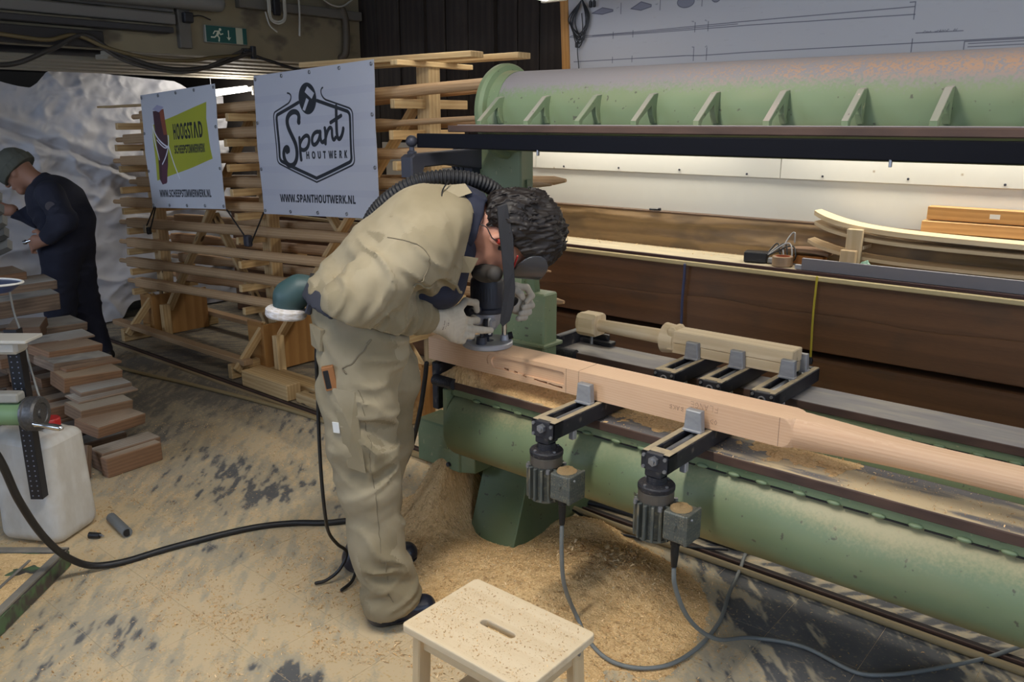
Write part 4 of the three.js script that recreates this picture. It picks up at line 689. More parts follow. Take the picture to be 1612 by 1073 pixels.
banner('shipwright_banner', 'white banner of a shipwright with a bollard picture and green panel', [-5.57, -4.65, 1.765, 1.815, 1.025, 1.075], (g, w, h) => {
  g.fillStyle = '#c5c6cc'; g.fillRect(0, 0, w, h);
  const X = (u) => u * w, Y = (v) => v * h, path = (p) => { g.beginPath(); p.forEach(([u, v], i) => i ? g.lineTo(X(u), Y(v)) : g.moveTo(X(u), Y(v))); g.closePath(); };
  g.fillStyle = '#a8aa34'; path([[0.30, 0.235], [0.88, 0.13], [0.865, 0.26], [0.905, 0.585], [0.22, 0.735], [0.125, 0.755], [0.135, 0.27]]); g.fill();
  // bollard
  g.fillStyle = '#4a2c34'; path([[0.16, 0.15], [0.31, 0.15], [0.315, 0.36], [0.30, 0.62], [0.26, 0.78], [0.20, 0.79], [0.165, 0.74], [0.17, 0.3]]); g.fill();
  g.fillStyle = '#8a4a34'; path([[0.25, 0.15], [0.31, 0.14], [0.315, 0.36], [0.27, 0.36]]); g.fill(); g.fillStyle = '#5a3444'; path([[0.21, 0.62], [0.30, 0.60], [0.27, 0.77], [0.20, 0.79]]); g.fill();
  g.fillStyle = '#a4a2bc'; path([[0.155, 0.135], [0.225, 0.10], [0.315, 0.125], [0.245, 0.165]]); g.fill();
  g.strokeStyle = '#dcdce4'; g.lineCap = 'round'; g.lineJoin = 'round'; const C = (lw, ...p) => { g.lineWidth = lw; g.beginPath(); g.moveTo(X(p[0][0]), Y(p[0][1])); for (let i = 1; i + 1 < p.length; i += 2) g.quadraticCurveTo(X(p[i][0]), Y(p[i][1]), X(p[i + 1][0]), Y(p[i + 1][1])); g.stroke(); };
  C(16, [0.145, 0.26], [0.17, 0.42], [0.32, 0.47]); C(14, [0.14, 0.28], [0.15, 0.44], [0.18, 0.57]); C(16, [0.325, 0.37], [0.33, 0.5], [0.22, 0.61]); C(14, [0.32, 0.46], [0.36, 0.56], [0.43, 0.74]); C(12, [0.18, 0.40], [0.28, 0.52], [0.32, 0.44]);
  g.fillStyle = '#23282c'; spacedText(g, 'HOOGST', X(0.395), X(0.67), Y(0.405), 'bold 128px sans-serif', 1.45); spacedText(g, '\u039b', X(0.675), X(0.735), Y(0.405), 'bold 128px sans-serif', 1.45); spacedText(g, 'D', X(0.74), X(0.805), Y(0.405), 'bold 128px sans-serif', 1.45);
  spacedText(g, 'SCHEEPSTIMMERWERK', X(0.40), X(0.815), Y(0.525), 'bold 60px sans-serif', 1.6);
  g.fillStyle = '#20242a'; spacedText(g, 'WWW.SCHEEPSTIMMERWERK.NL', X(0.14), X(0.83), Y(0.90), 'bold 66px sans-serif', 1.35);
}, 4, 3);
banner('woodwork_banner', 'large white banner with a dark hexagon emblem and script lettering', [-4.245, -3.22, 1.845, 1.89, 1.075, 1.118], (g, w, h) => {
  g.fillStyle = '#b7b8c1'; g.fillRect(0, 0, w, h); for (let k = 1; k < 6; k++) { g.fillStyle = 'rgba(120,120,150,0.08)'; g.fillRect(0, h * k / 6 - 20, w, 50); }
  const X = (u) => u * w, Y = (v) => v * h, D = '#272a30'; g.strokeStyle = D; g.fillStyle = D; g.lineCap = 'round'; g.lineJoin = 'round';
  const line = (lw, p) => { g.lineWidth = lw; g.beginPath(); p.forEach(([u, v], i) => i ? g.lineTo(X(u), Y(v)) : g.moveTo(X(u), Y(v))); g.stroke(); };
  const cur = (lw, s, ...c) => { g.lineWidth = lw; g.beginPath(); g.moveTo(X(s[0]), Y(s[1])); for (const k of c) g.bezierCurveTo(X(k[0]), Y(k[1]), X(k[2]), Y(k[3]), X(k[4]), Y(k[5])); g.stroke(); };
  // inner thick and outer thin hexagon
  g.lineWidth = 25; g.beginPath(); g.moveTo(X(0.385), Y(0.215)); g.lineTo(X(0.205), Y(0.285)); g.quadraticCurveTo(X(0.195), Y(0.29), X(0.193), Y(0.315)); g.lineTo(X(0.193), Y(0.575)); g.quadraticCurveTo(X(0.195), Y(0.605), X(0.215), Y(0.615)); g.lineTo(X(0.50), Y(0.735)); g.lineTo(X(0.785), Y(0.63)); g.quadraticCurveTo(X(0.805), Y(0.62), X(0.806), Y(0.595)); g.lineTo(X(0.806), Y(0.34)); g.quadraticCurveTo(X(0.806), Y(0.31), X(0.785), Y(0.3)); g.lineTo(X(0.545), Y(0.215)); g.stroke();
  g.lineWidth = 12; g.beginPath(); g.moveTo(X(0.30), Y(0.145)); g.bezierCurveTo(X(0.34), Y(0.15), X(0.335), Y(0.19), X(0.30), Y(0.215)); g.lineTo(X(0.185), Y(0.265)); g.quadraticCurveTo(X(0.17), Y(0.275), X(0.17), Y(0.305)); g.lineTo(X(0.17), Y(0.585)); g.quadraticCurveTo(X(0.172), Y(0.62), X(0.195), Y(0.632)); g.lineTo(X(0.50), Y(0.762)); g.lineTo(X(0.80), Y(0.652)); g.quadraticCurveTo(X(0.828), Y(0.64), X(0.829), Y(0.605)); g.lineTo(X(0.829), Y(0.33)); g.quadraticCurveTo(X(0.829), Y(0.292), X(0.80), Y(0.28)); g.lineTo(X(0.62), Y(0.215)); g.bezierCurveTo(X(0.575), Y(0.19), X(0.575), Y(0.14), X(0.6), Y(0.135)); g.stroke();
  // oval with a plane iron
  g.beginPath(); g.ellipse(X(0.465), Y(0.195), 0.075 * w, 0.105 * h, 0, 0, 7); g.fill();
  g.fillStyle = '#b7b8c1'; g.beginPath(); [[0.47, 0.115], [0.525, 0.165], [0.50, 0.20], [0.445, 0.15]].forEach(([u, v], i) => i ? g.lineTo(X(u), Y(v)) : g.moveTo(X(u), Y(v))); g.closePath(); g.fill();
  g.beginPath(); [[0.455, 0.19], [0.475, 0.205], [0.435, 0.275], [0.415, 0.265]].forEach(([u, v], i) => i ? g.lineTo(X(u), Y(v)) : g.moveTo(X(u), Y(v))); g.closePath(); g.fill(); g.fillStyle = D;
  // script lettering
  cur(38, [0.375, 0.335], [0.40, 0.27, 0.32, 0.25, 0.285, 0.31], [0.26, 0.36, 0.30, 0.42, 0.335, 0.485], [0.37, 0.56, 0.345, 0.645, 0.295, 0.645], [0.25, 0.645, 0.22, 0.58, 0.235, 0.54], [0.245, 0.51, 0.275, 0.51, 0.275, 0.54]);
  g.beginPath(); g.arc(X(0.375), Y(0.345), 22, 0, 7); g.arc(X(0.262), Y(0.545), 20, 0, 7); g.fill();
  cur(29, [0.375, 0.455], [0.38, 0.5, 0.378, 0.56, 0.385, 0.605]); cur(29, [0.378, 0.50], [0.40, 0.44, 0.46, 0.42, 0.46, 0.47], [0.455, 0.53, 0.41, 0.555, 0.385, 0.53]);
  cur(29, [0.555, 0.425], [0.51, 0.405, 0.475, 0.45, 0.485, 0.495], [0.495, 0.525, 0.54, 0.49, 0.553, 0.435]); cur(29, [0.555, 0.42], [0.548, 0.46, 0.55, 0.515, 0.585, 0.48]);
  cur(29, [0.595, 0.40], [0.60, 0.43, 0.592, 0.465, 0.588, 0.50]); cur(27, [0.592, 0.47], [0.615, 0.40, 0.65, 0.375, 0.65, 0.42], [0.645, 0.46, 0.65, 0.50, 0.675, 0.465]);
  cur(31, [0.700, 0.265], [0.698, 0.33, 0.685, 0.40, 0.69, 0.455], [0.70, 0.50, 0.735, 0.46, 0.745, 0.41]); line(26, [[0.645, 0.365], [0.735, 0.325]]);
  'HOUTWERK'.split('').forEach((c, k) => { g.font = 'bold 66px sans-serif'; g.save(); g.translate(X(0.425 + k * 0.0455), Y(0.60)); g.scale(0.86, 1.05); g.fillText(c, 0, 0); g.lineWidth = 4; g.strokeStyle = D; g.strokeText(c, 0, 0); g.restore(); });
  spacedText(g, 'WWW.SPANTHOUTWERK.NL', X(0.175), X(0.815), Y(0.905), 'bold 78px sans-serif', 1.0);
}, 4, 3);
{
  const cord = std({ color: rgb(26, 24, 24), roughness: 0.8 });
  const w1 = thing('banner_weight', 'small clamp weight tied by cords under the corner of the shipwright banner', 'weight', [-5.72, 0.84, -2.82], 'banner weights');
  wpart(w1, 'block', cbox(0.035, 0.06, 0.03, 0.006).translate(-5.73, 0.865, -2.82), std({ color: rgb(150, 134, 110), roughness: 0.6 })); wpart(w1, 'cord', tube([[-5.55, 1.03, -2.805], [-5.72, 0.885, -2.82]], 0.005, 8, 5), cord); wpart(w1, 'cord', tube([[-5.53, 1.03, -2.805], [-5.68, 0.85, -2.82]], 0.005, 8, 5), cord); wpart(w1, 'grip', cbox(0.02, 0.05, 0.03, 0.004).translate(-5.69, 0.855, -2.82), cord);
  const w2 = thing('banner_weight', 'dark clamp weight hanging by two cords between the banners', 'weight', [-4.46, 0.87, -2.82], 'banner weights');
  wpart(w2, 'block', cbox(0.05, 0.07, 0.04, 0.008).translate(-4.46, 0.895, -2.82), M.castDark); wpart(w2, 'cord', tube([[-4.64, 1.07, -2.805], [-4.48, 0.91, -2.82]], 0.005, 8, 5), cord); wpart(w2, 'cord', tube([[-4.25, 1.08, -2.805], [-4.43, 0.88, -2.82]], 0.005, 8, 5), cord);
}
// ================================================================ things on the bench
{
  const B = 0.906;
  const ch = thing('charger', 'black mains adapter with grey leads on the pale bench', 'charger', [-1.735, B, -4.0]);
  wpart(ch, 'case', new RoundedBoxGeometry(0.115, 0.055, 0.075, 3, 0.008).rotateY(0.25).translate(-1.725, B + 0.028, -4.0), M.blackClean);
  const gl = std({ color: rgb(150, 150, 150), roughness: 0.5 });
  for (let k = 0; k < 5; k++) wpart(ch, 'lead', tube([[-1.68, B + 0.03, -3.99], [-1.64 + 0.02 * k, B + 0.09 + 0.02 * rnd(), -4.05], [-1.61 + 0.02 * k, B + 0.03 + rr(0, 0.03), -4.02], [-1.56 + rr(-0.02, 0.03), B + 0.008, -4.06 + rr(-0.04, 0.04)], [-1.5 + rr(0, 0.05), B + 0.006, -4.1]], 0.004, 40, 6), k % 2 ? gl : M.cableBlack);
  wpart(ch, 'lead', tube([[-1.63, B + 0.06, -4.08], [-1.60, B + 0.14, -4.12], [-1.585, B + 0.15, -4.12], [-1.58, B + 0.10, -4.12]], 0.004, 30, 6), gl);
  wpart(ch, 'plug', cbox(0.04, 0.03, 0.03, 0.006).translate(-1.64, B + 0.017, -4.0), gl);
  const tp = thing('tape_roll', 'roll of brown packing tape on the bench beside the charger', 'tape', [-1.575, B, -3.97]);
  wpart(tp, 'tape', crease(lathe([[0.036, 0.001], [0.048, 0.001], [0.05, 0.003], [0.05, 0.047], [0.048, 0.049], [0.036, 0.049]], 40).translate(-1.575, B, -3.97)), std({ color: rgb(146, 122, 98), roughness: 0.4 }));
  wpart(tp, 'core', crease(lathe([[0.033, 0], [0.036, 0], [0.036, 0.05], [0.033, 0.05], [0.033, 0]], 40).translate(-1.575, B, -3.97)), std({ color: rgb(160, 84, 50), roughness: 0.7 }), 'reddish cardboard core');
  single('offcut_board', 'warped brown offcut lying on a small block behind the tape roll', 'board', boxUV((() => { const g = new THREE.BoxGeometry(0.25, 0.016, 0.10, 16, 1, 2); const p = g.attributes.position; for (let i = 0; i < p.count; i++) p.setY(i, p.getY(i) + 0.016 * Math.cos(p.getX(i) * 12)); g.computeVertexNormals(); return g; })()).rotateY(0.1).translate(-1.515, B + 0.058, -4.1), greys[2], [-1.515, B, -4.1]);
  single('offcut_block', 'small orange-brown wooden block under the warped offcut', 'block', cbox(0.16, 0.045, 0.07, 0.004).rotateY(0.06).translate(-1.49, B + 0.0235, -4.09), std({ map: T.ply, color: new THREE.Color(1.0, 0.8, 0.55) }), [-1.49, B, -4.09]);
  // curved laminated boards on an upright block
  const cur = (x0, y0, up, len, w, th, sl = 0.008) => { const g = new THREE.BoxGeometry(len, th, w, 70, 1, 1), p = g.attributes.position; for (let i = 0; i < p.count; i++) { const u = p.getX(i) + len / 2; const e = Math.exp(-u / 0.17); p.setX(i, x0 + u); p.setY(i, p.getY(i) + y0 + up * e - sl * u); const k = u < 0.06 ? 0.7 + 5 * u : 1; p.setZ(i, p.getZ(i) * k); } g.computeVertexNormals(); return boxUV(g); };
  const pal = tinted(W.lime, [1, 0.86, 0.8, [0.78, 0.72, 0.66]]);
  single('curved_board', 'upper pale curved laminated board on the bench, thickest and cleanest', 'board', cur(-1.455, 1.098, 0.075, 1.9, 0.13, 0.022).translate(0, 0, -4.057), pal[0], [-1.2, 1.1, -4.02], 'curved laminated boards');
  single('curved_board', 'middle curved laminated board passing behind the upright block', 'board', cur(-1.45, 1.05, 0.075, 1.9, 0.13, 0.016, 0.0).translate(0, 0, -4.057), pal[2], [-1.2, 1.05, -4.03], 'curved laminated boards');
  single('curved_board', 'lowest dusty curved board with a ragged dirty end', 'board', cur(-1.475, 0.962, 0.075, 1.9, 0.13, 0.016, -0.004).translate(0, 0, -4.057), pal[3], [-1.2, 0.95, -4.03], 'curved laminated boards');
  const bk = thing('support_block', 'upright wooden block carrying the curved boards on the bench', 'block', [-1.235, B, -3.96]);
  wpart(bk, 'upright', boxUV(cboxAt(-1.275, -1.205, B, 1.115, -3.985, -3.955, 0.003), 'y'), pal[2]); wpart(bk, 'lower_block', boxUV(cboxAt(-1.285, -1.215, B, 1.02, -3.955, -3.92, 0.003), 'y'), pal[3]); wpart(bk, 'shelf', cboxAt(-1.27, -1.2, 1.02, 1.038, -4.1, -3.985, 0.002), pal[2]); wpart(bk, 'shelf', cboxAt(-1.27, -1.2, B, 0.945, -4.1, -3.985, 0.002), pal[3]);
  single('plastic_scrap', 'crumpled greenish scrap of plastic beside the upright block', 'scrap', (() => { const g = new THREE.IcosahedronGeometry(0.03, 4), p = g.attributes.position; for (let i = 0; i < p.count; i++) { const k = 0.7 + 0.6 * noise3(p.getX(i) * 60, p.getY(i) * 60, p.getZ(i) * 60); p.setXYZ(i, p.getX(i) * k * 0.8, p.getY(i) * k * 1.3, p.getZ(i) * k * 0.6); } g.computeVertexNormals(); return g.translate(-1.175, B + 0.038, -3.945); })(), std({ color: rgb(150, 186, 160), roughness: 0.4 }), [-1.175, B, -3.945]);
  const al = thing('straight_edge', 'long grey aluminium channel lying on the front edge of the bench', 'straight edge', [-1.4, B, -3.92]);
  wpart(al, 'web', cboxAt(-1.455, 0.9, 0.909, 0.965, -3.912, -3.906, 0.001), std({ color: rgb(128, 124, 128), roughness: 0.7, metalness: 0.2 })); wpart(al, 'flange', cboxAt(-1.455, 0.9, 0.909, 0.913, -3.945, -3.912, 0.001), M.alu); wpart(al, 'flange', cboxAt(-1.455, 0.9, 0.961, 0.965, -3.925, -3.912, 0.001), M.alu); wpart(al, 'end_lug', cboxAt(-1.49, -1.455, 0.909, 0.93, -3.935, -3.912, 0.001), M.alu);
  const py = tinted(std({ map: T.pine, color: new THREE.Color(0.95, 0.72, 0.42), roughness: 0.5 }), [[0.86, 0.66, 0.40], [0.9, 0.72, 0.50]]);
  const s1 = thing('lacquered_beam', 'upper yellow lacquered beam resting on another against the white board', 'beam', [-0.9, 1.18, -4.14], 'stacked lacquered beams'); wpart(s1, 'timber', cboxAt(-0.985, 0.9, 1.165, 1.225, -4.20, -4.14, 0.003), py[0]); wpart(s1, 'paper_scrap', box(-0.73, -0.69, 1.185, 1.205, -4.14, -4.1385), M.white);
  single('lacquered_beam', 'lower pinkish beam under the yellow one against the white board', 'beam', cboxAt(-1.0, 0.9, 1.107, 1.16, -4.19, -4.125, 0.003), py[1], [-0.9, 1.11, -4.14], 'stacked lacquered beams');
  single('tack_clip', 'small black clip on the white board just above the upstand', 'clip', mergeAll([cbox(0.07, 0.012, 0.012, 0.003).translate(-2.42, 1.113, -4.16), cbox(0.02, 0.016, 0.012, 0.003).translate(-2.39, 1.116, -4.16)]), M.blackClean, [-2.42, 1.107, -4.16]);
  // straps hanging over the bench front
  single('strap', 'blue strap hanging down the baulks below the bench', 'strap', tube([[-2.055, 0.872, -3.866], [-2.06, 0.80, -3.876], [-2.065, 0.7, -3.878], [-2.062, 0.55, -3.876], [-2.055, 0.44, -3.87]], 0.008, 40, 6), std({ color: rgb(70, 74, 104), roughness: 0.7 }), [-2.06, 0.66, -3.87]);
  const ys = thing('yellow_cord', 'yellow cord with a black end hanging from the bench edge', 'cord', [-1.36, 0.48, -3.865]); wpart(ys, 'cord', tube([[-1.36, 0.89, -3.865], [-1.362, 0.7, -3.866], [-1.355, 0.5, -3.866]], 0.0055, 30, 6), std({ color: rgb(186, 170, 50), roughness: 0.6 })); wpart(ys, 'end', crease(lathe([[0, 0], [0.012, 0], [0.014, 0.02], [0.006, 0.035], [0, 0.035]], 12).translate(-1.355, 0.465, -3.866)), M.blackClean);
  // thin shelf brackets' tips poking past the column
}
// ================================================================ step stool
{
  const t = thing('step_stool', 'pale wooden step stool with a handle slot, sprinkled with sawdust', 'stool', [-1.115, 0, -1.28]);
  const x0 = -1.30, x1 = -0.93, z0 = -1.41, z1 = -1.15, y = 0.452;
  const s = new THREE.Shape(), r = 0.012, a = [x0 + r, x1 - r, -z1 + r, -z0 - r];
  s.moveTo(a[0], -z1); s.lineTo(a[1], -z1); s.quadraticCurveTo(x1, -z1, x1, a[2]); s.lineTo(x1, a[3]); s.quadraticCurveTo(x1, -z0, a[1], -z0); s.lineTo(a[0], -z0); s.quadraticCurveTo(x0, -z0, x0, a[3]); s.lineTo(x0, a[2]); s.quadraticCurveTo(x0, -z1, a[0], -z1);
  const h = new THREE.Path(); h.absarc(-1.155, 1.28, 0.014, Math.PI / 2, Math.PI * 1.5); h.absarc(-1.075, 1.28, 0.014, -Math.PI / 2, Math.PI / 2); s.holes.push(h);
  const g = new THREE.ExtrudeGeometry(s, { depth: 0.014, bevelEnabled: true, bevelSize: 0.003, bevelThickness: 0.003, bevelSegments: 2, curveSegments: 12 }); g.rotateX(-Math.PI / 2); g.translate(0, y - 0.017, 0);
  T.stool = woodTex([226, 208, 176], [206, 182, 144], { ring: 18, fig: 0.35, s: 71 });
  const m = std({ map: T.stool, roughness: 0.8 }), m2 = std({ map: T.stool, roughness: 0.8, color: new THREE.Color(0.92, 0.88, 0.8) });
  wpart(t, 'seat', boxUV(g), m);
  for (const [sx, x] of [[-1, x0 + 0.035], [1, x1 - 0.035]]) for (const [sz, z] of [[-1, z0 + 0.03], [1, z1 - 0.03]]) {
    const l = wpart(t, 'leg', beam([x + sx * 0.01, 0, z + sz * 0.016], [x, y - 0.017, z], 0.042, 0.024, 0.003, V(1, 0, 0)), m2);
    wpart(l, 'screw', bolt([x + sx * 0.013, y - 0.05, z], [sx, 0, 0], 0.005, 0.003), M.steel);
  }
  for (const z of [z0 + 0.03, z1 - 0.03]) wpart(t, 'apron', boxUV(box(x0 + 0.045, x1 - 0.045, y - 0.062, y - 0.017, z - 0.008, z + 0.008)), m2);
  for (const x of [x0 + 0.035, x1 - 0.035]) { wpart(t, 'apron', boxUV(box(x - 0.008, x + 0.008, y - 0.072, y - 0.017, z0 + 0.04, z1 - 0.04), 'z'), m2); wpart(t, 'rail', boxUV(box(x - 0.008, x + 0.008, 0.17, 0.205, z0 + 0.03, z1 - 0.03), 'z'), m2); }
  wpart(t, 'lower_step', boxUV(cboxAt(x0 + 0.03, x1 - 0.03, 0.205, 0.22, z0 + 0.03, z1 - 0.03, 0.003)), m2);
}
// ================================================================ sawdust and shavings
const pileH = (x, z) => {
  const G = (a, b, sx, sz, h) => h * Math.exp(-(((x - a) / sx) ** 2 + ((z - b) / sz) ** 2));
  let h = G(-2.19, -2.26, x > -2.19 ? 0.085 : 0.17, 0.15, 0.34) + G(-2.14, -2.06, 0.16, 0.14, 0.07) + G(-1.66, -2.0, 0.28, 0.17, 0.055) + G(-1.47, -2.30, 0.26, 0.17, 0.085) + G(-1.40, -2.02, 0.34, 0.26, 0.045) + G(-1.70, -2.5, 0.14, 0.10, 0.07) + G(-1.65, -1.75, 0.4, 0.25, 0.02);
  h *= 1 - 0.8 * sstep(-2.56, -2.64, z);
  const e = sstep(0.004, 0.03, h);
  return h + e * (0.035 * (fbm(x * 7, z * 7, 4, 3) - 0.5) + 0.012 * (fbm(x * 34, z * 34, 3, 8) - 0.5)) - 0.014;
};
{
  const g = new THREE.PlaneGeometry(2.2, 1.5, 330, 230); g.rotateX(-Math.PI / 2); g.translate(-1.65, 0, -2.0);
  const p = g.attributes.position, uv = g.attributes.uv; for (let i = 0; i < p.count; i++) { const x = p.getX(i), z = p.getZ(i); p.setY(i, Math.max(-0.02, pileH(x, z))); uv.setXY(i, x, z); }
  // keep only what rises above the floor
  const idx = g.index.array, keep = []; for (let i = 0; i < idx.length; i += 3) if (Math.max(p.getY(idx[i]), p.getY(idx[i + 1]), p.getY(idx[i + 2])) > -0.006) keep.push(idx[i], idx[i + 1], idx[i + 2]);
  g.setIndex(keep); g.computeVertexNormals();
  const m = new THREE.Mesh(g, M.chips); m.name = 'sawdust_pile'; m.userData = { label: 'big heap of tan sawdust banked against the green pedestal', category: 'sawdust', kind: 'stuff' }; m.receiveShadow = m.castShadow = true; scene.add(m);
}
const flakeGeo = (() => { const g = new THREE.PlaneGeometry(1, 0.35, 4, 1), p = g.attributes.position; for (let i = 0; i < p.count; i++) { const x = p.getX(i); p.setXYZ(i, Math.sin(x * 2.2) * 0.45, 0.35 * Math.cos(x * 2.2) - 0.2, p.getY(i) + 0.12 * x); } g.computeVertexNormals(); return g; })();
function flakes(name, label, n, place, size, tones) {
  const im = new THREE.InstancedMesh(flakeGeo, std({ color: 0xffffff, roughness: 0.9, side: THREE.DoubleSide }), n), m = M4(), q = new THREE.Quaternion(), c = new THREE.Color(); let k = 0, guard = 0;
  while (k < n && guard++ < n * 12) {
    const s = place(); if (!s) continue; const L = size[0] * Math.pow(size[1] / size[0], rnd() ** 2.4) * (s[3] ?? 1);
    q.setFromEuler(new THREE.Euler(rr(-0.5, 0.5), rr(0, 6.28), rr(-0.5, 0.5)));
    m.compose(V(s[0], s[1] + L * 0.08, s[2]), q, V(L, L * rr(0.4, 1), L * rr(0.35, 0.9))); im.setMatrixAt(k, m);
    const t = tones[Math.floor(rnd() * tones.length)], v = rr(0.82, 1.08); c.setRGB(t[0] / 255 * v, t[1] / 255 * v, t[2] / 255 * v, THREE.SRGBColorSpace); im.setColorAt(k, c); k++;
  }
  im.count = k; im.name = name; im.userData = { label, category: 'shavings', kind: 'stuff' }; im.castShadow = im.receiveShadow = true; scene.add(im); return im;
}
const TONES = [[238, 204, 150], [230, 190, 132], [214, 172, 114], [242, 214, 168], [188, 144, 92]];
flakes('pile_shavings', 'loose curled shavings lying on the sawdust heap', 42000, () => { const x = rr(-2.6, -0.75), z = rr(-2.66, -1.4), h = pileH(x, z); if (h < -0.004) return null; const big = Math.exp(-(((x + 1.47) / 0.2) ** 2 + ((z + 2.32) / 0.14) ** 2)); return [x, h, z, 1 + 2.2 * big * rnd()]; }, [0.003, 0.015], TONES);
flakes('floor_shavings', 'scattered shavings and chips over the dusty tiled floor', 80000, () => { const z = -0.35 - 2.3 * rnd(), x = rr(-4.2, 0.1); const d = 0.42 + 0.5 * (fbm(x * 2.2 + 40, z * 3.2 + 20, 4, 51) - 0.5) * 2 - 0.8 * spots(DARKSPOTS, x, z) + 0.8 * spots(CHIPSPOTS, x, z); const cl = fbm(x * 9, z * 12, 3, 77); return rnd() < Math.max(0.03, d * sstep(0.36, 0.62, cl) * 1.3) ? [x, 0.001, z, z > -1.7 ? 1.2 : 1] : null; }, [0.002, 0.013], TONES);
flakes('stool_shavings', 'fine shavings sprinkled on the step stool top', 2000, () => { const x = rr(-1.29, -0.94), z = rr(-1.40, -1.16); if (Math.abs(z + 1.28) < 0.02 && x > -1.175 && x < -1.055) return null; return rnd() < 0.25 + 0.9 * (fbm(x * 14, z * 14, 3, 6) - 0.35) ? [x, 0.4525, z] : null; }, [0.002, 0.008], [[222, 184, 130], [206, 166, 114], [234, 204, 156], [190, 148, 100]]);
{ // chips heaped on the front rail
  const rh = (x, z) => { const u = (z + 2.185) / 0.093; return Math.max(0, 1 - Math.abs(u) ** 6) * (0.058 * Math.exp(-(((x + 2.02) / 0.08) ** 2)) * (1 + 0.1 * u) + 0.036 * sstep(-2.1, -1.95, x) * (1 - sstep(-1.62, -1.48, x)) * (0.6 - 0.55 * u) + 0.016 * Math.exp(-(((x + 1.22) / 0.12) ** 2)) * (0.5 - 0.8 * u) + 0.012 * Math.exp(-(((x + 0.78) / 0.14) ** 2)) * (0.4 - 0.8 * u)) + 0.008 * (fbm(x * 30, z * 30, 3, 4) - 0.55); };
  const g = new THREE.PlaneGeometry(1.6, 0.186, 260, 34); g.rotateX(-Math.PI / 2); g.translate(-1.33, 0, -2.185); const p = g.attributes.position, uv = g.attributes.uv;
  for (let i = 0; i < p.count; i++) { const x = p.getX(i), z = p.getZ(i); p.setY(i, 0.669 + rh(x, z)); uv.setXY(i, x, z); }
  const idx = g.index.array, keep = []; for (let i = 0; i < idx.length; i += 3) if (Math.max(p.getY(idx[i]), p.getY(idx[i + 1]), p.getY(idx[i + 2])) > 0.671) keep.push(idx[i], idx[i + 1], idx[i + 2]);
  g.setIndex(keep); g.computeVertexNormals();
  const m = new THREE.Mesh(g, M.chips); m.name = 'rail_sawdust'; m.userData = { label: 'ridge of sawdust lying along the front rail under the spar', category: 'sawdust', kind: 'stuff' }; m.receiveShadow = m.castShadow = true; scene.add(m);
  flakes('rail_shavings', 'shavings strewn along the front rail of the machine', 3500, () => { const x = rr(-2.1, 0), z = rr(-2.275, -2.095), h = rh(x, z); return rnd() < (h > 0.003 ? 1 : 0.25 + 0.2 * sstep(-1.5, -0.3, x)) ? [x, 0.67 + Math.max(0, h), z] : null; }, [0.003, 0.012], TONES);
  flakes('bench_shavings', 'thin line of pale sawdust along the back of the bench', 1600, () => { const x = rr(-3.6, -1.6), z = -4.165 + 0.14 * rnd() ** 3; return [x, 0.906, z]; }, [0.004, 0.014], TONES.slice(0, 4));
}
// ================================================================ cables on the floor
const onF = (l, h = 0.012) => l.map(([x, z]) => [x, Math.max(h, pileH(x, z) + 0.004), z]);
single('motor_cable', 'grey cable looping over the sawdust from the motor beside the routed pocket', 'cable', tube([[-1.355, 0.402, -1.857], [-1.355, 0.33, -1.857], [-1.352, 0.2, -1.87], ...onF([[-1.335, -1.93], [-1.24, -1.875], [-1.17, -1.865], [-1.093, -1.885], [-1.03, -1.95], [-1.0, -2.06], [-1.005, -2.25], [-1.06, -2.45], [-1.10, -2.62], [-1.135, -2.75], [-1.15, -2.9]])], 0.0068, 140, 8), M.cableGrey, [-1.355, 0.4, -1.86], 'grey motor cables');
single('motor_cable', 'grey cable from the second motor running off along the dark tiles', 'cable', tube([[-0.97, 0.402, -1.857], [-0.968, 0.36, -1.86], [-0.955, 0.22, -1.93], [-0.93, 0.08, -2.08], [-0.885, 0.014, -2.25], [-0.75, 0.012, -2.31], [-0.573, 0.012, -2.29], [-0.50, 0.012, -2.34], [-0.431, 0.012, -2.42], [-0.302, 0.014, -2.6], [-0.2, 0.014, -2.78], [0.0, 0.012, -3.0]], 0.0068, 120, 8), M.cableGrey, [-0.97, 0.4, -1.86], 'grey motor cables');
single('floor_cable', 'thick black cable curving across the sawdust floor to the pedestal', 'cable', tube([[-2.62, 0.95, -0.62], [-2.72, 0.62, -0.79], [-2.78, 0.42, -0.85], [-2.85, 0.23, -0.93], [-2.91, 0.09, -1.02], [-2.915, 0.03, -1.09], [-2.89, 0.012, -1.18], [-2.85, 0.012, -1.36], [-2.748, 0.012, -1.657], [-2.65, 0.012, -1.79], [-2.546, 0.012, -1.882], [-2.378, 0.012, -2.15], [-2.30, 0.014, -2.30], [-2.2, 0.02, -2.5], [-1.95, 0.014, -2.68], [-1.5, 0.012, -2.75], [-1.15, 0.012, -2.77], [-0.9, 0.012, -2.9]], 0.0125, 200, 10), M.cableBlack, [-2.85, 0.01, -1.3]);
single('power_lead', 'thin black cord lying under the machine next to the dark floor slot', 'cord', tube([[-1.95, 0.05, -2.62], [-1.8, 0.02, -2.585], [-1.6, 0.012, -2.56], [-1.5, 0.012, -2.585], [-1.35, 0.012, -2.63], [-1.2, 0.012, -2.72]], 0.006, 60, 6), M.cableBlack, [-1.6, 0.01, -2.58]);
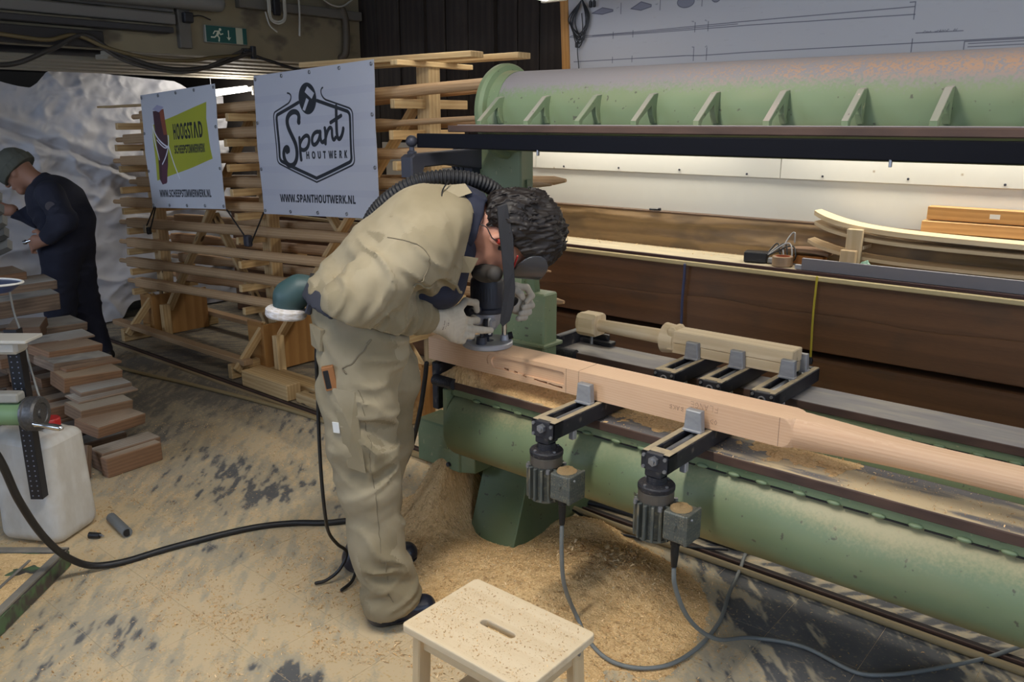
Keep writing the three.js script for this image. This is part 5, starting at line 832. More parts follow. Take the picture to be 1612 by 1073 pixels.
single('floor_hose', 'tan hose lying along the floor rail from the rack to the machine', 'hose', tube([[-6.2, 0.012, -2.30], [-5.31, 0.012, -2.376], [-4.696, 0.012, -2.48], [-4.127, 0.012, -2.56], [-3.715, 0.012, -2.60], [-3.06, 0.012, -2.60], [-2.583, 0.014, -2.60], [-2.2, 0.03, -2.61], [-1.9, 0.03, -2.60], [-1.54, 0.014, -2.605], [-1.1, 0.013, -2.612], [-0.4, 0.013, -2.608], [0.6, 0.013, -2.6]], 0.012, 160, 10), std({ color: rgb(142, 124, 88), roughness: 0.6 }), [-3, 0.01, -2.6]);
single('router_lead', 'black lead hanging beside the bent worker and curling on the floor', 'cord', tube([[-2.03, 1.02, -1.54], [-2.06, 0.95, -1.52], [-2.08, 0.75, -1.52], [-2.075, 0.5, -1.51], [-2.08, 0.33, -1.52], [-2.12, 0.24, -1.56], [-2.155, 0.16, -1.62], [-2.16, 0.11, -1.66], [-2.17, 0.05, -1.63], [-2.2, 0.014, -1.585], [-2.215, 0.012, -1.56]], 0.006, 120, 8), M.cableBlack, [-2.08, 0.01, -1.55]);
single('router_lead', 'short black lead end lying by the heel of the bent worker', 'cord', tube([[-2.19, 0.03, -1.72], [-2.15, 0.035, -1.69], [-2.115, 0.02, -1.64], [-2.11, 0.012, -1.59]], 0.006, 40, 8), M.cableBlack, [-2.14, 0.01, -1.64]);
single('hanging_lead', 'black lead slanting down from the rail end behind the worker', 'cord', tube([[-2.16, 0.72, -2.08], [-2.17, 0.66, -2.08], [-2.20, 0.5, -2.07], [-2.25, 0.34, -2.06], [-2.30, 0.2, -2.02], [-2.36, 0.03, -2.0], [-2.45, 0.014, -2.02]], 0.009, 60, 8), M.cableBlack, [-2.2, 0.02, -2.1]);
// ================================================================ machine corner, canister
{
  const t = thing('drill_stand', 'green machine stand with a hand wheel, chromed crank and perforated black post', 'machine', [-3.03, 0, -1.065]); t.rotation.y = 39.93 * Math.PI / 180;
  M.baseGreen = std({ map: tex(256, 128, 0.6, 0.3, (u, v) => { let c = mixc([74, 112, 66], [92, 106, 82], fbm(u * 14, v * 14, 4, 3)); return mixc(c, [70, 64, 60], sstep(0.52, 0.66, fbm(u * 9, v * 16, 4, 13))); }), roughness: 0.6 });
  M.greyRim = std({ map: tex(256, 128, 0.6, 0.3, (u, v) => mixc([150, 142, 126], [108, 104, 98], fbm(u * 20, v * 20, 4, 3))), roughness: 0.8 });
  const bs = part(t, 'base', cbox(0.75, 0.066, 0.85, 0.006).translate(-0.375, 0.033, 0.425), M.baseGreen, 'worn green base plate');
  part(bs, 'rim', [cbox(0.75, 0.01, 0.03, 0.002).translate(-0.375, 0.071, 0.015), cbox(0.03, 0.01, 0.85, 0.002).translate(-0.015, 0.071, 0.425), cbox(0.012, 0.006, 0.75, 0.002).translate(-0.10, 0.069, 0.46)], M.greyRim);
  part(bs, 'sawdust', (() => { const g = new THREE.PlaneGeometry(0.7, 0.8, 60, 60); g.rotateX(-Math.PI / 2); const p = g.attributes.position, uv = g.attributes.uv; for (let i = 0; i < p.count; i++) { p.setY(i, 0.008 * (fbm(p.getX(i) * 14, p.getZ(i) * 14, 3, 5) - 0.45)); uv.setXY(i, p.getX(i), p.getZ(i)); } g.computeVertexNormals(); return g.translate(-0.385, 0.067, 0.435); })(), M.chips);
  part(t, 'arm', crease(cylX(-0.75, -0.085, 0.592, -0.02, 0.042, 32)), std({ color: rgb(112, 140, 100), roughness: 0.5 }), 'dusty green arm');
  part(t, 'pedestal_tube', cylAB([-0.62, 0.06, 0.25], [-0.62, 0.62, -0.02], 0.05, 0.05, 24), M.baseGreen);
  const wh = part(t, 'hand_wheel', crease((() => { const g = lathe([[0, 0], [0.05, 0], [0.060, 0.006], [0.062, 0.014], [0.060, 0.02], [0.062, 0.026], [0.062, 0.05], [0.056, 0.058], [0.04, 0.058], [0.038, 0.054], [0.018, 0.054], [0.016, 0.06], [0, 0.06]], 40); g.rotateZ(-Math.PI / 2); return g.translate(-0.095, 0.592, -0.02); })(), 0.5), std({ map: tex(128, 128, 0.2, 0.2, (u, v) => mixc([104, 104, 104], [70, 68, 68], fbm(u * 60, v * 60, 3, 3))), roughness: 0.45, metalness: 0.5 }), 'dull grey hand wheel');
  part(wh, 'crank_handle', (() => { const g = lathe([[0, 0], [0.006, 0], [0.008, 0.008], [0.010, 0.014], [0.007, 0.024], [0.009, 0.045], [0.012, 0.075], [0.011, 0.098], [0.006, 0.108], [0, 0.11]], 20); g.rotateZ(-Math.PI / 2 - 0.16); return g.translate(-0.045, 0.574, 0.035); })(), M.chrome, 'chromed crank handle');
  // perforated angle post with pale holes
  const pz = -0.10, px = -0.155;
  const ps = part(t, 'post', [cbox(0.045, 0.66, 0.004, 0.001).translate(px, 0.55, pz), cbox(0.004, 0.66, 0.04, 0.001).translate(px + 0.022, 0.55, pz - 0.018)], M.blackClean, 'black perforated angle post');
  const hole = std({ color: rgb(120, 124, 140), roughness: 0.8 });
  for (let k = 0; k < 32; k++) for (const s of [-1, 1]) part(ps, 'perforation', new THREE.CylinderGeometry(0.0028, 0.0028, 0.001, 8).rotateX(Math.PI / 2).translate(px + s * 0.011, 0.235 + k * 0.0202, pz + 0.0023), hole);
  part(t, 'post_clamp', cbox(0.09, 0.05, 0.09, 0.005).translate(-0.17, 0.592, -0.06), M.castDark);
  part(t, 'tray', [cbox(0.28, 0.012, 0.11, 0.002).translate(-0.17, 0.866, -0.03), cbox(0.24, 0.05, 0.08, 0.012).translate(-0.20, 0.838, -0.04)], std({ color: rgb(188, 184, 174), roughness: 0.6 }), 'pale tray on top of the post');
  part(t, 'lug', [cbox(0.2, 0.035, 0.05, 0.006).translate(-0.20, 0.655, -0.02)], std({ color: rgb(150, 148, 140), roughness: 0.6 }));
  part(t, 'far_upright', cbox(0.05, 1.0, 0.05, 0.004).translate(-0.45, 0.56, -0.06), M.castDark);
  const ds = part(t, 'dish', (() => { const g = new THREE.CylinderGeometry(0.12, 0.09, 0.03, 40, 1, false); g.scale(1.4, 1, 0.7); return g.translate(-0.25, 1.035, -0.09); })(), std({ color: rgb(46, 62, 104), roughness: 0.35 }), 'blue dish with a white lip');
  part(ds, 'lip', (() => { const g = new THREE.TorusGeometry(0.12, 0.004, 8, 48); g.rotateX(Math.PI / 2); g.scale(1.4, 1, 0.7); return g.translate(-0.25, 1.052, -0.09); })(), M.white);
  part(ds, 'bracket', cbox(0.25, 0.02, 0.04, 0.004).translate(-0.37, 1.01, -0.08), M.castDark);
  single('thin_cord', 'thin grey cord slanting down behind the hand wheel', 'cord', tube([[-3.36, 1.0, -1.11], [-3.375, 0.9, -1.12], [-3.33, 0.82, -1.12], [-3.24, 0.72, -1.10], [-3.15, 0.62, -1.085]], 0.004, 50, 6), std({ color: rgb(130, 130, 126), roughness: 0.6 }), [-3.3, 0.8, -1.1]);
  // twisted grey blades stacked on a spindle
  const bg = (() => { const g = new THREE.BoxGeometry(0.30, 0.024, 0.07, 24, 1, 4), p = g.attributes.position; for (let i = 0; i < p.count; i++) { const x = p.getX(i), a = x * 4.6, y = p.getY(i), z = p.getZ(i) * (1 - 0.5 * Math.max(0, x / 0.15) ** 2); p.setXYZ(i, x, y * Math.cos(a) - z * Math.sin(a), y * Math.sin(a) + z * Math.cos(a)); } g.computeVertexNormals(); return boxUV(g); })();
  const bladeM = [std({ color: rgb(92, 92, 88), roughness: 0.38, metalness: 0.3 }), std({ color: rgb(74, 74, 72), roughness: 0.38, metalness: 0.3 })];
  const tw = [[0.98, 1.135], [0.95, 1.18], [0.95, 1.222], [0.92, 1.264], [0.92, 1.306], [0.86, 1.348], [0.8, 1.39]];
  const names = ['lowest and longest', 'second lowest', 'third from the bottom', 'middle', 'third from the top', 'second from the top', 'topmost and shortest'];
  tw.forEach(([k, y], i) => { const b = thing('twisted_blade', `twisted dark grey blade on the spindle before the stooping worker, ${names[i]}`, 'blade', [-3.33, y, -1.005], 'twisted blades on the spindle'); const m = part(b, 'blade', bg, bladeM[i % 2]); b.rotation.set(0.35, 39.93 * Math.PI / 180, 0.10); b.scale.setScalar(k); });
  single('blade_spindle', 'steel spindle carrying the twisted blades', 'spindle', cylAB([-3.405, 0.62, -0.945], [-3.405, 1.45, -0.945], 0.012), M.steel, [-3.405, 0.62, -0.945]);
  // canister
  const c = thing('canister', 'large white plastic canister with a red cap behind the hand wheel', 'canister', [-3.37, 0, -1.13]); c.rotation.y = 0.5;
  const cg = new RoundedBoxGeometry(0.30, 0.46, 0.24, 6, 0.05), cp = cg.attributes.position; for (let i = 0; i < cp.count; i++) { const y = cp.getY(i); if (y > 0.12) { const k = (y - 0.12) / 0.11; cp.setX(i, cp.getX(i) * (1 - 0.22 * k)); cp.setZ(i, cp.getZ(i) * (1 - 0.2 * k)); cp.setY(i, y - 0.03 * k * Math.sin(cp.getX(i) * 14 + 1)); } cp.setX(i, cp.getX(i) * (1 - 0.05 * sstep(0.1, -0.2, y) + 0.02 * Math.sin(y * 9))); } cg.computeVertexNormals();
  M.hdpe = new THREE.MeshPhysicalMaterial({ map: tex(128, 128, 0.5, 0.5, (u, v) => mixc([212, 210, 204], [190, 184, 172], fbm(u * 8, v * 8, 4, 3))), roughness: 0.45 });
  part(c, 'body', cg.translate(0, 0.231, 0), M.hdpe);
  part(c, 'handle', tube([[-0.10, 0.44, 0], [-0.09, 0.475, 0], [-0.02, 0.485, 0], [0.02, 0.45, 0]], 0.016, 24, 10), M.hdpe);
  part(c, 'neck', crease(cylAB([0.07, 0.43, 0], [0.07, 0.465, 0], 0.03)), M.hdpe);
  part(c, 'cap', crease(lathe([[0, 0.458], [0.035, 0.458], [0.036, 0.485], [0.033, 0.49], [0, 0.49]], 28).translate(0.07, 0, 0)), std({ color: rgb(170, 36, 36), roughness: 0.4 }), 'red screw cap');
  const pp = thing('grey_tube', 'short grey plastic tube lying behind the canister', 'tube', [-3.1, 0, -1.3]); wpart(pp, 'tube', crease(cylAB([-3.26, 0.021, -1.32], [-3.08, 0.021, -1.30], 0.02, 0.02, 20)), std({ color: rgb(112, 116, 118), roughness: 0.5 })); wpart(pp, 'hollow_end', cylAB([-3.081, 0.021, -1.3], [-3.079, 0.021, -1.3], 0.016, 0.016, 16), M.blackClean);
  const plg = thing('floor_plug', 'black plug end lying at the foot of the canister', 'plug', [-3.17, 0, -1.22]); wpart(plg, 'body', cylAB([-3.19, 0.014, -1.2], [-3.155, 0.014, -1.225], 0.013, 0.011), M.blackClean); wpart(plg, 'pin', cylAB([-3.155, 0.018, -1.222], [-3.143, 0.018, -1.23], 0.003), M.steel); wpart(plg, 'pin', cylAB([-3.157, 0.010, -1.228], [-3.145, 0.010, -1.236], 0.003), M.steel);
}
// ================================================================ heap of hardwood offcuts
{
  const L = [ // x, y centre, z centre, length along z, height, width, yaw, tilt, material, label
    [-3.735, 0.048, -1.645, 0.275, 0.094, 0.055, 0.06, 0, mahos[2], 'square-edged reddish offcut standing on edge at the front foot of the wood heap'],
    [-3.83, 0.05, -1.665, 0.29, 0.10, 0.12, 0.03, 0, 'g2', 'grey-topped thick offcut right behind the front one of the wood heap'],
    [-3.955, 0.178, -1.66, 0.28, 0.055, 0.13, 0.28, 0.06, mahos[2], 'tilted clean offcut lying above the thick grey-topped one'],
    [-4.075, 0.225, -1.665, 0.27, 0.065, 0.12, 0.1, 0.06, mahos[0], 'dark grooved offcut under the thin pale lath in the wood heap'],
    [-4.15, 0.268, -1.72, 0.32, 0.012, 0.10, 0.12, 0.05, 'g0', 'thin pale lath sticking out of the wood heap'],
    [-4.215, 0.285, -1.735, 0.27, 0.035, 0.12, 0.08, 0.05, 'g1', 'rough grey slab lying on the thin lath'],
    [-4.31, 0.32, -1.72, 0.30, 0.08, 0.12, 0.04, 0.08, mahos[3], 'brown offcut beside the rough grey slab'],
    [-4.385, 0.368, -1.765, 0.32, 0.016, 0.09, 0.2, 0.1, mahos[2], 'thin reddish strip jutting out towards the floor'],
    [-4.455, 0.385, -1.725, 0.34, 0.045, 0.13, 0.22, 0.12, 'g0', 'broad pale grey board sloping across the middle of the heap'],
    [-4.56, 0.425, -1.735, 0.32, 0.05, 0.13, 0.25, 0.1, mahos[2], 'orange-brown board behind the broad pale grey one'],
    [-4.69, 0.458, -1.75, 0.34, 0.014, 0.11, 0.08, 0.03, 'g0', 'flat thin grey board lying across a dark box-like offcut'],
    [-4.66, 0.405, -1.72, 0.27, 0.085, 0.12, 0.05, 0, mahos[4], 'dark box-like offcut under the flat thin grey board'],
    [-4.90, 0.49, -1.68, 0.17, 0.075, 0.13, -0.6, 0, mahos[4], 'short dark block set askew near the top of the heap'],
    [-4.97, 0.462, -1.87, 0.24, 0.05, 0.14, 0.15, 0.06, 'g1', 'grey slab beside the trouser leg of the stooping worker'],
    [-5.1, 0.60, -1.745, 0.34, 0.10, 0.13, 0.03, 0, 'g1', 'heavy grey beam end high on the heap'],
    [-5.2, 0.68, -1.79, 0.32, 0.055, 0.13, 0.05, 0, 'g0', 'grey plank on top of the heavy grey beam end'],
    [-5.28, 0.74, -1.70, 0.24, 0.05, 0.13, 0.1, 0, mahos[2], 'small brown block at the very top of the heap'],
    [-5.24, 0.84, -1.62, 0.12, 0.13, 0.10, 0.1, 0, mahos[2], 'upright brown offcut at the back of the heap, before the tarpaulin'],
  ];
  const dusted = (g) => { g.computeVertexNormals(); return dustUp(g, { lo: 0.75, hi: 1.05, amt: 0.8, f: 14, tint: [166, 152, 134], base: [122, 94, 72] }); };
  const gv = greys.map((m) => { const k = m.clone(); k.vertexColors = true; return k; }); for (const m of mahos) m.vertexColors = true;
  for (const [x, y, z, l, h, w, yaw, tilt, m, label] of L) {
    const o = thing('wood_offcut', label, 'offcut', [x, y, z], 'hardwood offcuts in the heap'); o.rotation.set(-tilt, yaw, y > 0.1 ? -0.13 : 0, 'YXZ'); part(o, 'block', dusted(boxUV(cbox(w > 0.08 && y > 0.1 ? w * 1.25 : w, h, l, 0.004, 'z'), 'z')), typeof m === 'string' ? gv[+m[1]] : m);
  }
  // what lies beneath, seen as ends and edges between the upper ones
  const nth = ['first', 'second', 'third', 'fourth', 'fifth', 'sixth', 'seventh', 'eighth', 'ninth', 'tenth', 'eleventh'], row = ['bottom', 'second', 'third', 'fourth', 'fifth', 'sixth', 'seventh'];
  for (let c = 0; c < 11; c++) { const x = -3.965 - c * 0.132, top = mix(0.13, 0.64, c / 10) - 0.045; let y = 0; for (let r = 0; r < 7; r++) { const h = rr(0.05, 0.075); if (y + h > top - 0.03) break;
    const o = thing('wood_offcut', `buried offcut, ${row[r]} layer of the ${nth[c]} stack from the near end of the heap`, 'offcut', [x, y + h / 2, mix(-1.64, -1.69, c / 10) + rr(-0.05, 0.05)], 'buried hardwood offcuts'); o.rotation.y = rr(-0.05, 0.05); part(o, 'block', dusted(boxUV(cbox(rr(0.10, 0.118), h - 0.002, rr(0.2, 0.3), 0.004, 'z'), 'z')), mahos[(c + r * 2) % 5]); y += h; } }
  for (const [x, z, a, q] of [[-3.80, -1.45, 0.5, 'first'], [-3.9, -1.42, 0.2, 'second'], [-3.99, -1.44, -0.3, 'third'], [-4.08, -1.41, 0.1, 'fourth']]) { const o = thing('wood_offcut', `narrow offcut leaning upright against the side of the heap, ${q} from the floor end`, 'offcut', [x, 0.075, z], 'offcuts leaning at the heap end'); o.rotation.set(-0.5, a, 0.2, 'YXZ'); part(o, 'block', dusted(boxUV(cbox(0.06, 0.15, 0.035, 0.003, 'y'), 'y')), mahos[Math.abs(Math.round(x * 100)) % 4]); }
}
// ================================================================ people: smooth distance fields meshed by surface nets
function surfaceNets(fn, lo, hi, cell, warpable = 1.0) {
  const n = [0, 1, 2].map((k) => Math.ceil((hi[k] - lo[k]) / cell) + 2), [nx, ny, nz] = n, F = new Float32Array(nx * ny * nz), B = 4;
  for (let k0 = 0; k0 < nz; k0 += B) for (let j0 = 0; j0 < ny; j0 += B) for (let i0 = 0; i0 < nx; i0 += B) {
    const c = fn(lo[0] + (i0 + B / 2) * cell, lo[1] + (j0 + B / 2) * cell, lo[2] + (k0 + B / 2) * cell), far = Math.abs(c) > B * cell * 1.7 * warpable + 0.02;
    for (let k = k0; k < Math.min(nz, k0 + B); k++) for (let j = j0; j < Math.min(ny, j0 + B); j++) for (let i = i0; i < Math.min(nx, i0 + B); i++)
      F[(k * ny + j) * nx + i] = far ? c : fn(lo[0] + i * cell, lo[1] + j * cell, lo[2] + k * cell);
  }
  const id = new Int32Array(nx * ny * nz).fill(-1), pos = [], idx = [], at = (i, j, k) => F[(k * ny + j) * nx + i];
  for (let k = 0; k < nz - 1; k++) for (let j = 0; j < ny - 1; j++) for (let i = 0; i < nx - 1; i++) {
    let m = 0, sx = 0, sy = 0, sz = 0, e = 0; const v = [];
    for (let q = 0; q < 8; q++) { const f = at(i + (q & 1), j + ((q >> 1) & 1), k + (q >> 2)); v.push(f); if (f < 0) m |= 1 << q; }
    if (m === 0 || m === 255) continue;
    for (let a = 0; a < 8; a++) for (let b = 0; b < 3; b++) { if (a & (1 << b)) continue; const c = a | (1 << b); if ((v[a] < 0) === (v[c] < 0)) continue; const t = v[a] / (v[a] - v[c]); sx += (a & 1) + (b === 0 ? t : 0); sy += ((a >> 1) & 1) + (b === 1 ? t : 0); sz += (a >> 2) + (b === 2 ? t : 0); e++; }
    id[(k * ny + j) * nx + i] = pos.length / 3; pos.push(lo[0] + (i + sx / e) * cell, lo[1] + (j + sy / e) * cell, lo[2] + (k + sz / e) * cell);
  }
  const S = [1, nx, nx * ny];
  for (let k = 1; k < nz - 1; k++) for (let j = 1; j < ny - 1; j++) for (let i = 1; i < nx - 1; i++) {
    const o = (k * ny + j) * nx + i, f0 = F[o] < 0;
    for (let b = 0; b < 3; b++) { if (f0 === (F[o + S[b]] < 0)) continue; const u = S[(b + 1) % 3], w = S[(b + 2) % 3], A = id[o], Bq = id[o - u], C = id[o - u - w], D = id[o - w]; if (A < 0 || Bq < 0 || C < 0 || D < 0) continue; f0 ? idx.push(A, Bq, C, A, C, D) : idx.push(A, C, Bq, A, D, C); }
  }
  const g = new THREE.BufferGeometry(); g.setAttribute('position', new THREE.Float32BufferAttribute(pos, 3)); g.setIndex(idx); g.computeVertexNormals(); return g;
}
function cap(a, b, r1, r2, k = 1) {    // tapered capsule; k < 1 widens it sideways (z)
  const [ax, ay, az] = a, dx = b[0] - ax, dy = b[1] - ay, dz = (b[2] - az) * k, L = dx * dx + dy * dy + dz * dz || 1e-9;
  return (x, y, z) => { const px = x - ax, py = y - ay, pz = (z - az) * k; let t = (px * dx + py * dy + pz * dz) / L; t = t < 0 ? 0 : t > 1 ? 1 : t; const ex = px - dx * t, ey = py - dy * t, ez = pz - dz * t; return Math.sqrt(ex * ex + ey * ey + ez * ez) - (r1 + (r2 - r1) * t); };
}
function ell(c, r, ax = [1, 0, 0], ay = [0, 1, 0], az = [0, 0, 1]) { const m = Math.min(...r); return (x, y, z) => { const p = [x - c[0], y - c[1], z - c[2]], D = (a) => p[0] * a[0] + p[1] * a[1] + p[2] * a[2], u = D(ax) / r[0], v = D(ay) / r[1], w = D(az) / r[2], q = Math.sqrt(u * u + v * v + w * w); return (q - 1) * m * (q > 1 ? 1 : 1); }; }
function blend(list, k) { return (x, y, z) => { let d = list[0](x, y, z); for (let i = 1; i < list.length; i++) { const e = list[i](x, y, z), h = Math.max(k - Math.abs(d - e), 0) / k; d = Math.min(d, e) - h * h * k * 0.25; } return d; }; }
const chain = (pts, rs, k = 1) => pts.slice(1).map((p, i) => cap(pts[i], p, rs[i], rs[i + 1], k));
const isect = (...f) => (x, y, z) => { let d = -1e9; for (const g of f) d = Math.max(d, g(x, y, z)); return d; };
const half = (p, n) => { const l = Math.hypot(...n); return (x, y, z) => ((x - p[0]) * n[0] + (y - p[1]) * n[1] + (z - p[2]) * n[2]) / l; };   // outside where positive
const offset = (f, o) => (x, y, z) => f(x, y, z) - o;
const ridgeN = (v) => { const t = 1 - Math.abs(2 * v - 1); return t * t; };
// creases across direction a (bone), each with its own reach
function folds(f, list) { return (x, y, z) => { let d = f(x, y, z); if (Math.abs(d) > 0.05) return d; for (const [c, R, a, fr, amp] of list) { const q = ((x - c[0]) ** 2 + (y - c[1]) ** 2 + (z - c[2]) ** 2) / (R * R); if (q > 4) continue; const t = x * a[0] + y * a[1] + z * a[2], w = Math.exp(-q); d -= 2.4 * amp * w * (ridgeN(noise3(t * fr + 1.7 * noise3(x * 7, y * 7, z * 7), (x - t * a[0]) * fr * 0.22 + 5, (y + z - t * (a[1] + a[2])) * fr * 0.22 + c[0] * 31)) - 0.35); } return d; }; }
function snapTo(f, p, out = 0.0012) { let [x, y, z] = p; for (let i = 0; i < 8; i++) { const e = 0.003, d = f(x, y, z), gx = f(x + e, y, z) - f(x - e, y, z), gy = f(x, y + e, z) - f(x, y - e, z), gz = f(x, y, z + e) - f(x, y, z - e), l = Math.hypot(gx, gy, gz) || 1; x -= (d - out) * gx / l; y -= (d - out) * gy / l; z -= (d - out) * gz / l; } return [x, y, z]; }
function seam(f, pts, r = 0.0016, n = 24) { const c = new THREE.CatmullRomCurve3(pts.map((p) => V(...p))), q = []; for (let i = 0; i <= n; i++) { const p = c.getPoint(i / n); q.push(snapTo(f, p.toArray(), r * 0.3)); } return tube(q, r, n * 2, 5); }
function ribbed(pts, r, depth, pitch, n = 400, rad = 14) { const c = new THREE.CatmullRomCurve3(pts.map((p) => V(...p))), g = new THREE.TubeGeometry(c, n, r, rad, false), L = c.getLength(), p = g.attributes.position; for (let i = 0; i <= n; i++) { const o = c.getPointAt(i / n), k = 1 + depth * Math.sin(i / n * L / pitch * 6.283); for (let j = 0; j <= rad; j++) { const q = i * (rad + 1) + j; p.setXYZ(q, o.x + (p.getX(q) - o.x) * k, o.y + (p.getY(q) - o.y) * k, o.z + (p.getZ(q) - o.z) * k); } } g.computeVertexNormals(); return g; }
const cloth = (c1, c2, dust, s) => std({ map: tex(512, 512, 0.6, 0.6, (u, v) => { let c = mixc(c1, c2, fbm(u * 9, v * 9, 4, s)); const wv = ((u * 900) % 2 < 1) !== ((v * 900) % 2 < 1) ? 5 : -5; c = [c[0] + wv, c[1] + wv, c[2] + wv]; return mixc(c, dust, 0.35 * sstep(0.5, 0.8, fbm(u * 5, v * 5, 5, s + 9))); }), roughness: 0.95 });
M.khaki = cloth([150, 138, 112], [128, 117, 92], [188, 177, 154], 5);
M.khakiSeam = std({ color: rgb(124, 113, 92), roughness: 1 });
M.skin = std({ color: rgb(196, 142, 120), roughness: 0.6 });
M.glove = std({ map: tex(256, 256, 0.2, 0.2, (u, v) => { const c = mixc([206, 198, 182], [178, 168, 150], fbm(u * 30, v * 30, 4, 3)), k = ((u * 800) % 2 < 1) ? 4 : -4; return [c[0] + k, c[1] + k, c[2] + k]; }), roughness: 0.95 });
M.shoe = std({ color: rgb(30, 34, 48), roughness: 0.35 });
M.hair = std({ color: rgb(33, 27, 25), roughness: 0.55 });
M.denim = std({ map: tex(256, 256, 0.1, 0.1, (u, v) => { const k = Math.sin(v * 1800) * 0.5 + 0.5; return mixc([52, 56, 74], [34, 36, 50], k * 0.7 + 0.3 * fbm(u * 60, v * 60, 3, 4)); }), roughness: 0.95 });
M.smoke = new THREE.MeshPhysicalMaterial({ color: rgb(70, 72, 78), roughness: 0.3, clearcoat: 0.3 });
// ---------------------------------------------------------------- the worker at the router
{
  const P = thing('person', 'dark-haired worker in khaki work clothes bent over the router on the spar', 'person', [-2.0, 0, -1.72]); P.rotation.y = 50 * Math.PI / 180;
  // joints in his own axes: x forward, y up, z to his right
  const hipR = [-0.04, 0.95, 0.10], kneeR = [-0.065, 0.55, 0.146], ankR = [-0.005, 0.105, 0.183], hipL = [-0.065, 0.95, -0.10], kneeL = [0.0, 0.53, -0.135], ankL = [-0.06, 0.105, -0.165];
  const waist = [-0.085, 1.045, 0], mid = [0.03, 1.18, -0.005], chest = [0.145, 1.262, -0.01], top = [0.225, 1.29, -0.015];
  const shR = [0.135, 1.235, 0.17], elR = [-0.09, 1.088, 0.24], wrR = [0.165, 0.982, 0.035], shL = [0.235, 1.27, -0.19], elL = [0.30, 1.06, -0.33], wrL = [0.455, 0.985, -0.28];
  const headC = [0.452, 1.258, 0], cA = [0.992, -0.12, 0], gA = [-0.12, -0.992, 0], H = (c, g, s = 0) => [headC[0] + cA[0] * c + gA[0] * g, headC[1] + cA[1] * c + gA[1] * g, headC[2] + s];
  // body: one continuous skin surface, head and hands included
  const headF = blend([ell(headC, [0.125, 0.112, 0.086], cA, gA), ell(H(-0.035, 0.05), [0.09, 0.075, 0.07], cA, gA), cap(H(-0.06, 0.07), H(-0.12, 0.10), 0.05, 0.03), cap(H(-0.01, 0.112), H(-0.055, 0.135), 0.012, 0.017), ell(H(-0.075, 0.118), [0.012, 0.014, 0.03], cA, gA), ell(H(0.005, 0.10, 0.032), [0.012, 0.012, 0.018], cA, gA), ell(H(0.005, 0.10, -0.032), [0.012, 0.012, 0.018], cA, gA),
    ...[1, -1].map((s) => (x, y, z) => Math.max(ell(H(-0.068, 0.025, s * 0.088), [0.034, 0.02, 0.014], cA, gA)(x, y, z), -ell(H(-0.068, 0.029, s * 0.104), [0.02, 0.011, 0.013], cA, gA)(x, y, z)))], 0.018);
  const neckF = cap([0.235, 1.30, -0.01], [0.40, 1.262, 0], 0.066, 0.064);
  const torsoF = blend([...chain([waist, mid, chest, top], [0.075, 0.07, 0.075, 0.07], 0.6), ell([-0.075, 1.0, 0], [0.12, 0.12, 0.16]), ...chain([hipR, kneeR, ankR], [0.09, 0.06, 0.042]), ...chain([hipL, kneeL, ankL], [0.09, 0.06, 0.042]), ...chain([shR, elR, wrR], [0.06, 0.045, 0.03]), ...chain([shL, elL, wrL], [0.06, 0.045, 0.03]), cap([-0.03, 0.05, 0.2], [0.09, 0.035, 0.187], 0.035, 0.028), cap([-0.11, 0.05, -0.158], [0.05, 0.035, -0.18], 0.035, 0.028)], 0.05);
  const handChains = (R) => R ? [
    [[0.255, 0.992, -0.022], [0.288, 1.018, -0.052], [0.326, 1.004, -0.085], [0.332, 0.975, -0.096]],      // thumb side, over the knob
    [[0.268, 0.966, -0.028], [0.302, 0.950, -0.050], [0.328, 0.945, -0.078], [0.318, 0.950, -0.098]],
    [[0.262, 0.942, -0.018], [0.302, 0.927, -0.034], [0.342, 0.917, -0.048], [0.374, 0.912, -0.06]],
    [[0.250, 0.922, -0.010], [0.280, 0.908, -0.022], [0.304, 0.902, -0.038], [0.308, 0.900, -0.06]],
    [[0.236, 0.912, 0.0], [0.256, 0.897, -0.010], [0.272, 0.890, -0.025], [0.272, 0.889, -0.045]]]
    : [[[0.468, 1.005, -0.262], [0.492, 1.014, -0.235], [0.508, 1.0, -0.225], [0.515, 0.985, -0.228]],
      [[0.498, 1.015, -0.285], [0.540, 1.012, -0.278], [0.556, 0.984, -0.262], [0.535, 0.968, -0.248]],
      [[0.510, 0.985, -0.29], [0.548, 0.968, -0.283], [0.556, 0.948, -0.262], [0.525, 0.945, -0.25]],
      [[0.508, 0.955, -0.29], [0.542, 0.938, -0.283], [0.545, 0.924, -0.262], [0.515, 0.922, -0.25]],
      [[0.500, 0.930, -0.288], [0.526, 0.914, -0.282], [0.530, 0.904, -0.264], [0.505, 0.902, -0.254]]];
  const handF = (R, g) => { const w = R ? wrR : wrL, C = handChains(R), r = [0.0125, 0.0118, 0.011, 0.0092].map((x) => x + g); const palm = C.map((c) => cap(R ? [w[0] + 0.02, w[1] - 0.005, w[2] - 0.002] : [w[0], w[1], w[2]], c[0], 0.022 + g, 0.0165 + g)); return blend([blend(palm, 0.03), ...C.map((c) => blend(chain(c, r), 0.004))], 0.007); };
  const bodyF = blend([torsoF, neckF], 0.05);
  const bodyG = mergeAll([surfaceNets(isect(bodyF, half([0.335, 1.28, 0], [0.9, -0.3, 0])), [-0.32, -0.02, -0.42], [0.62, 1.46, 0.36], 0.014), surfaceNets(isect(blend([headF, neckF], 0.03), half([0.325, 1.28, 0], [-0.9, 0.3, 0])), [0.22, 1.06, -0.14], [0.64, 1.42, 0.14], 0.004), surfaceNets(handF(1, -0.003), [0.13, 0.86, -0.13], [0.40, 1.05, 0.09], 0.004), surfaceNets(handF(0, -0.003), [0.42, 0.86, -0.33], [0.60, 1.06, -0.19], 0.004)]);
  part(P, 'body', bodyG, M.skin, 'reddish skin of the bent head, neck and ear');
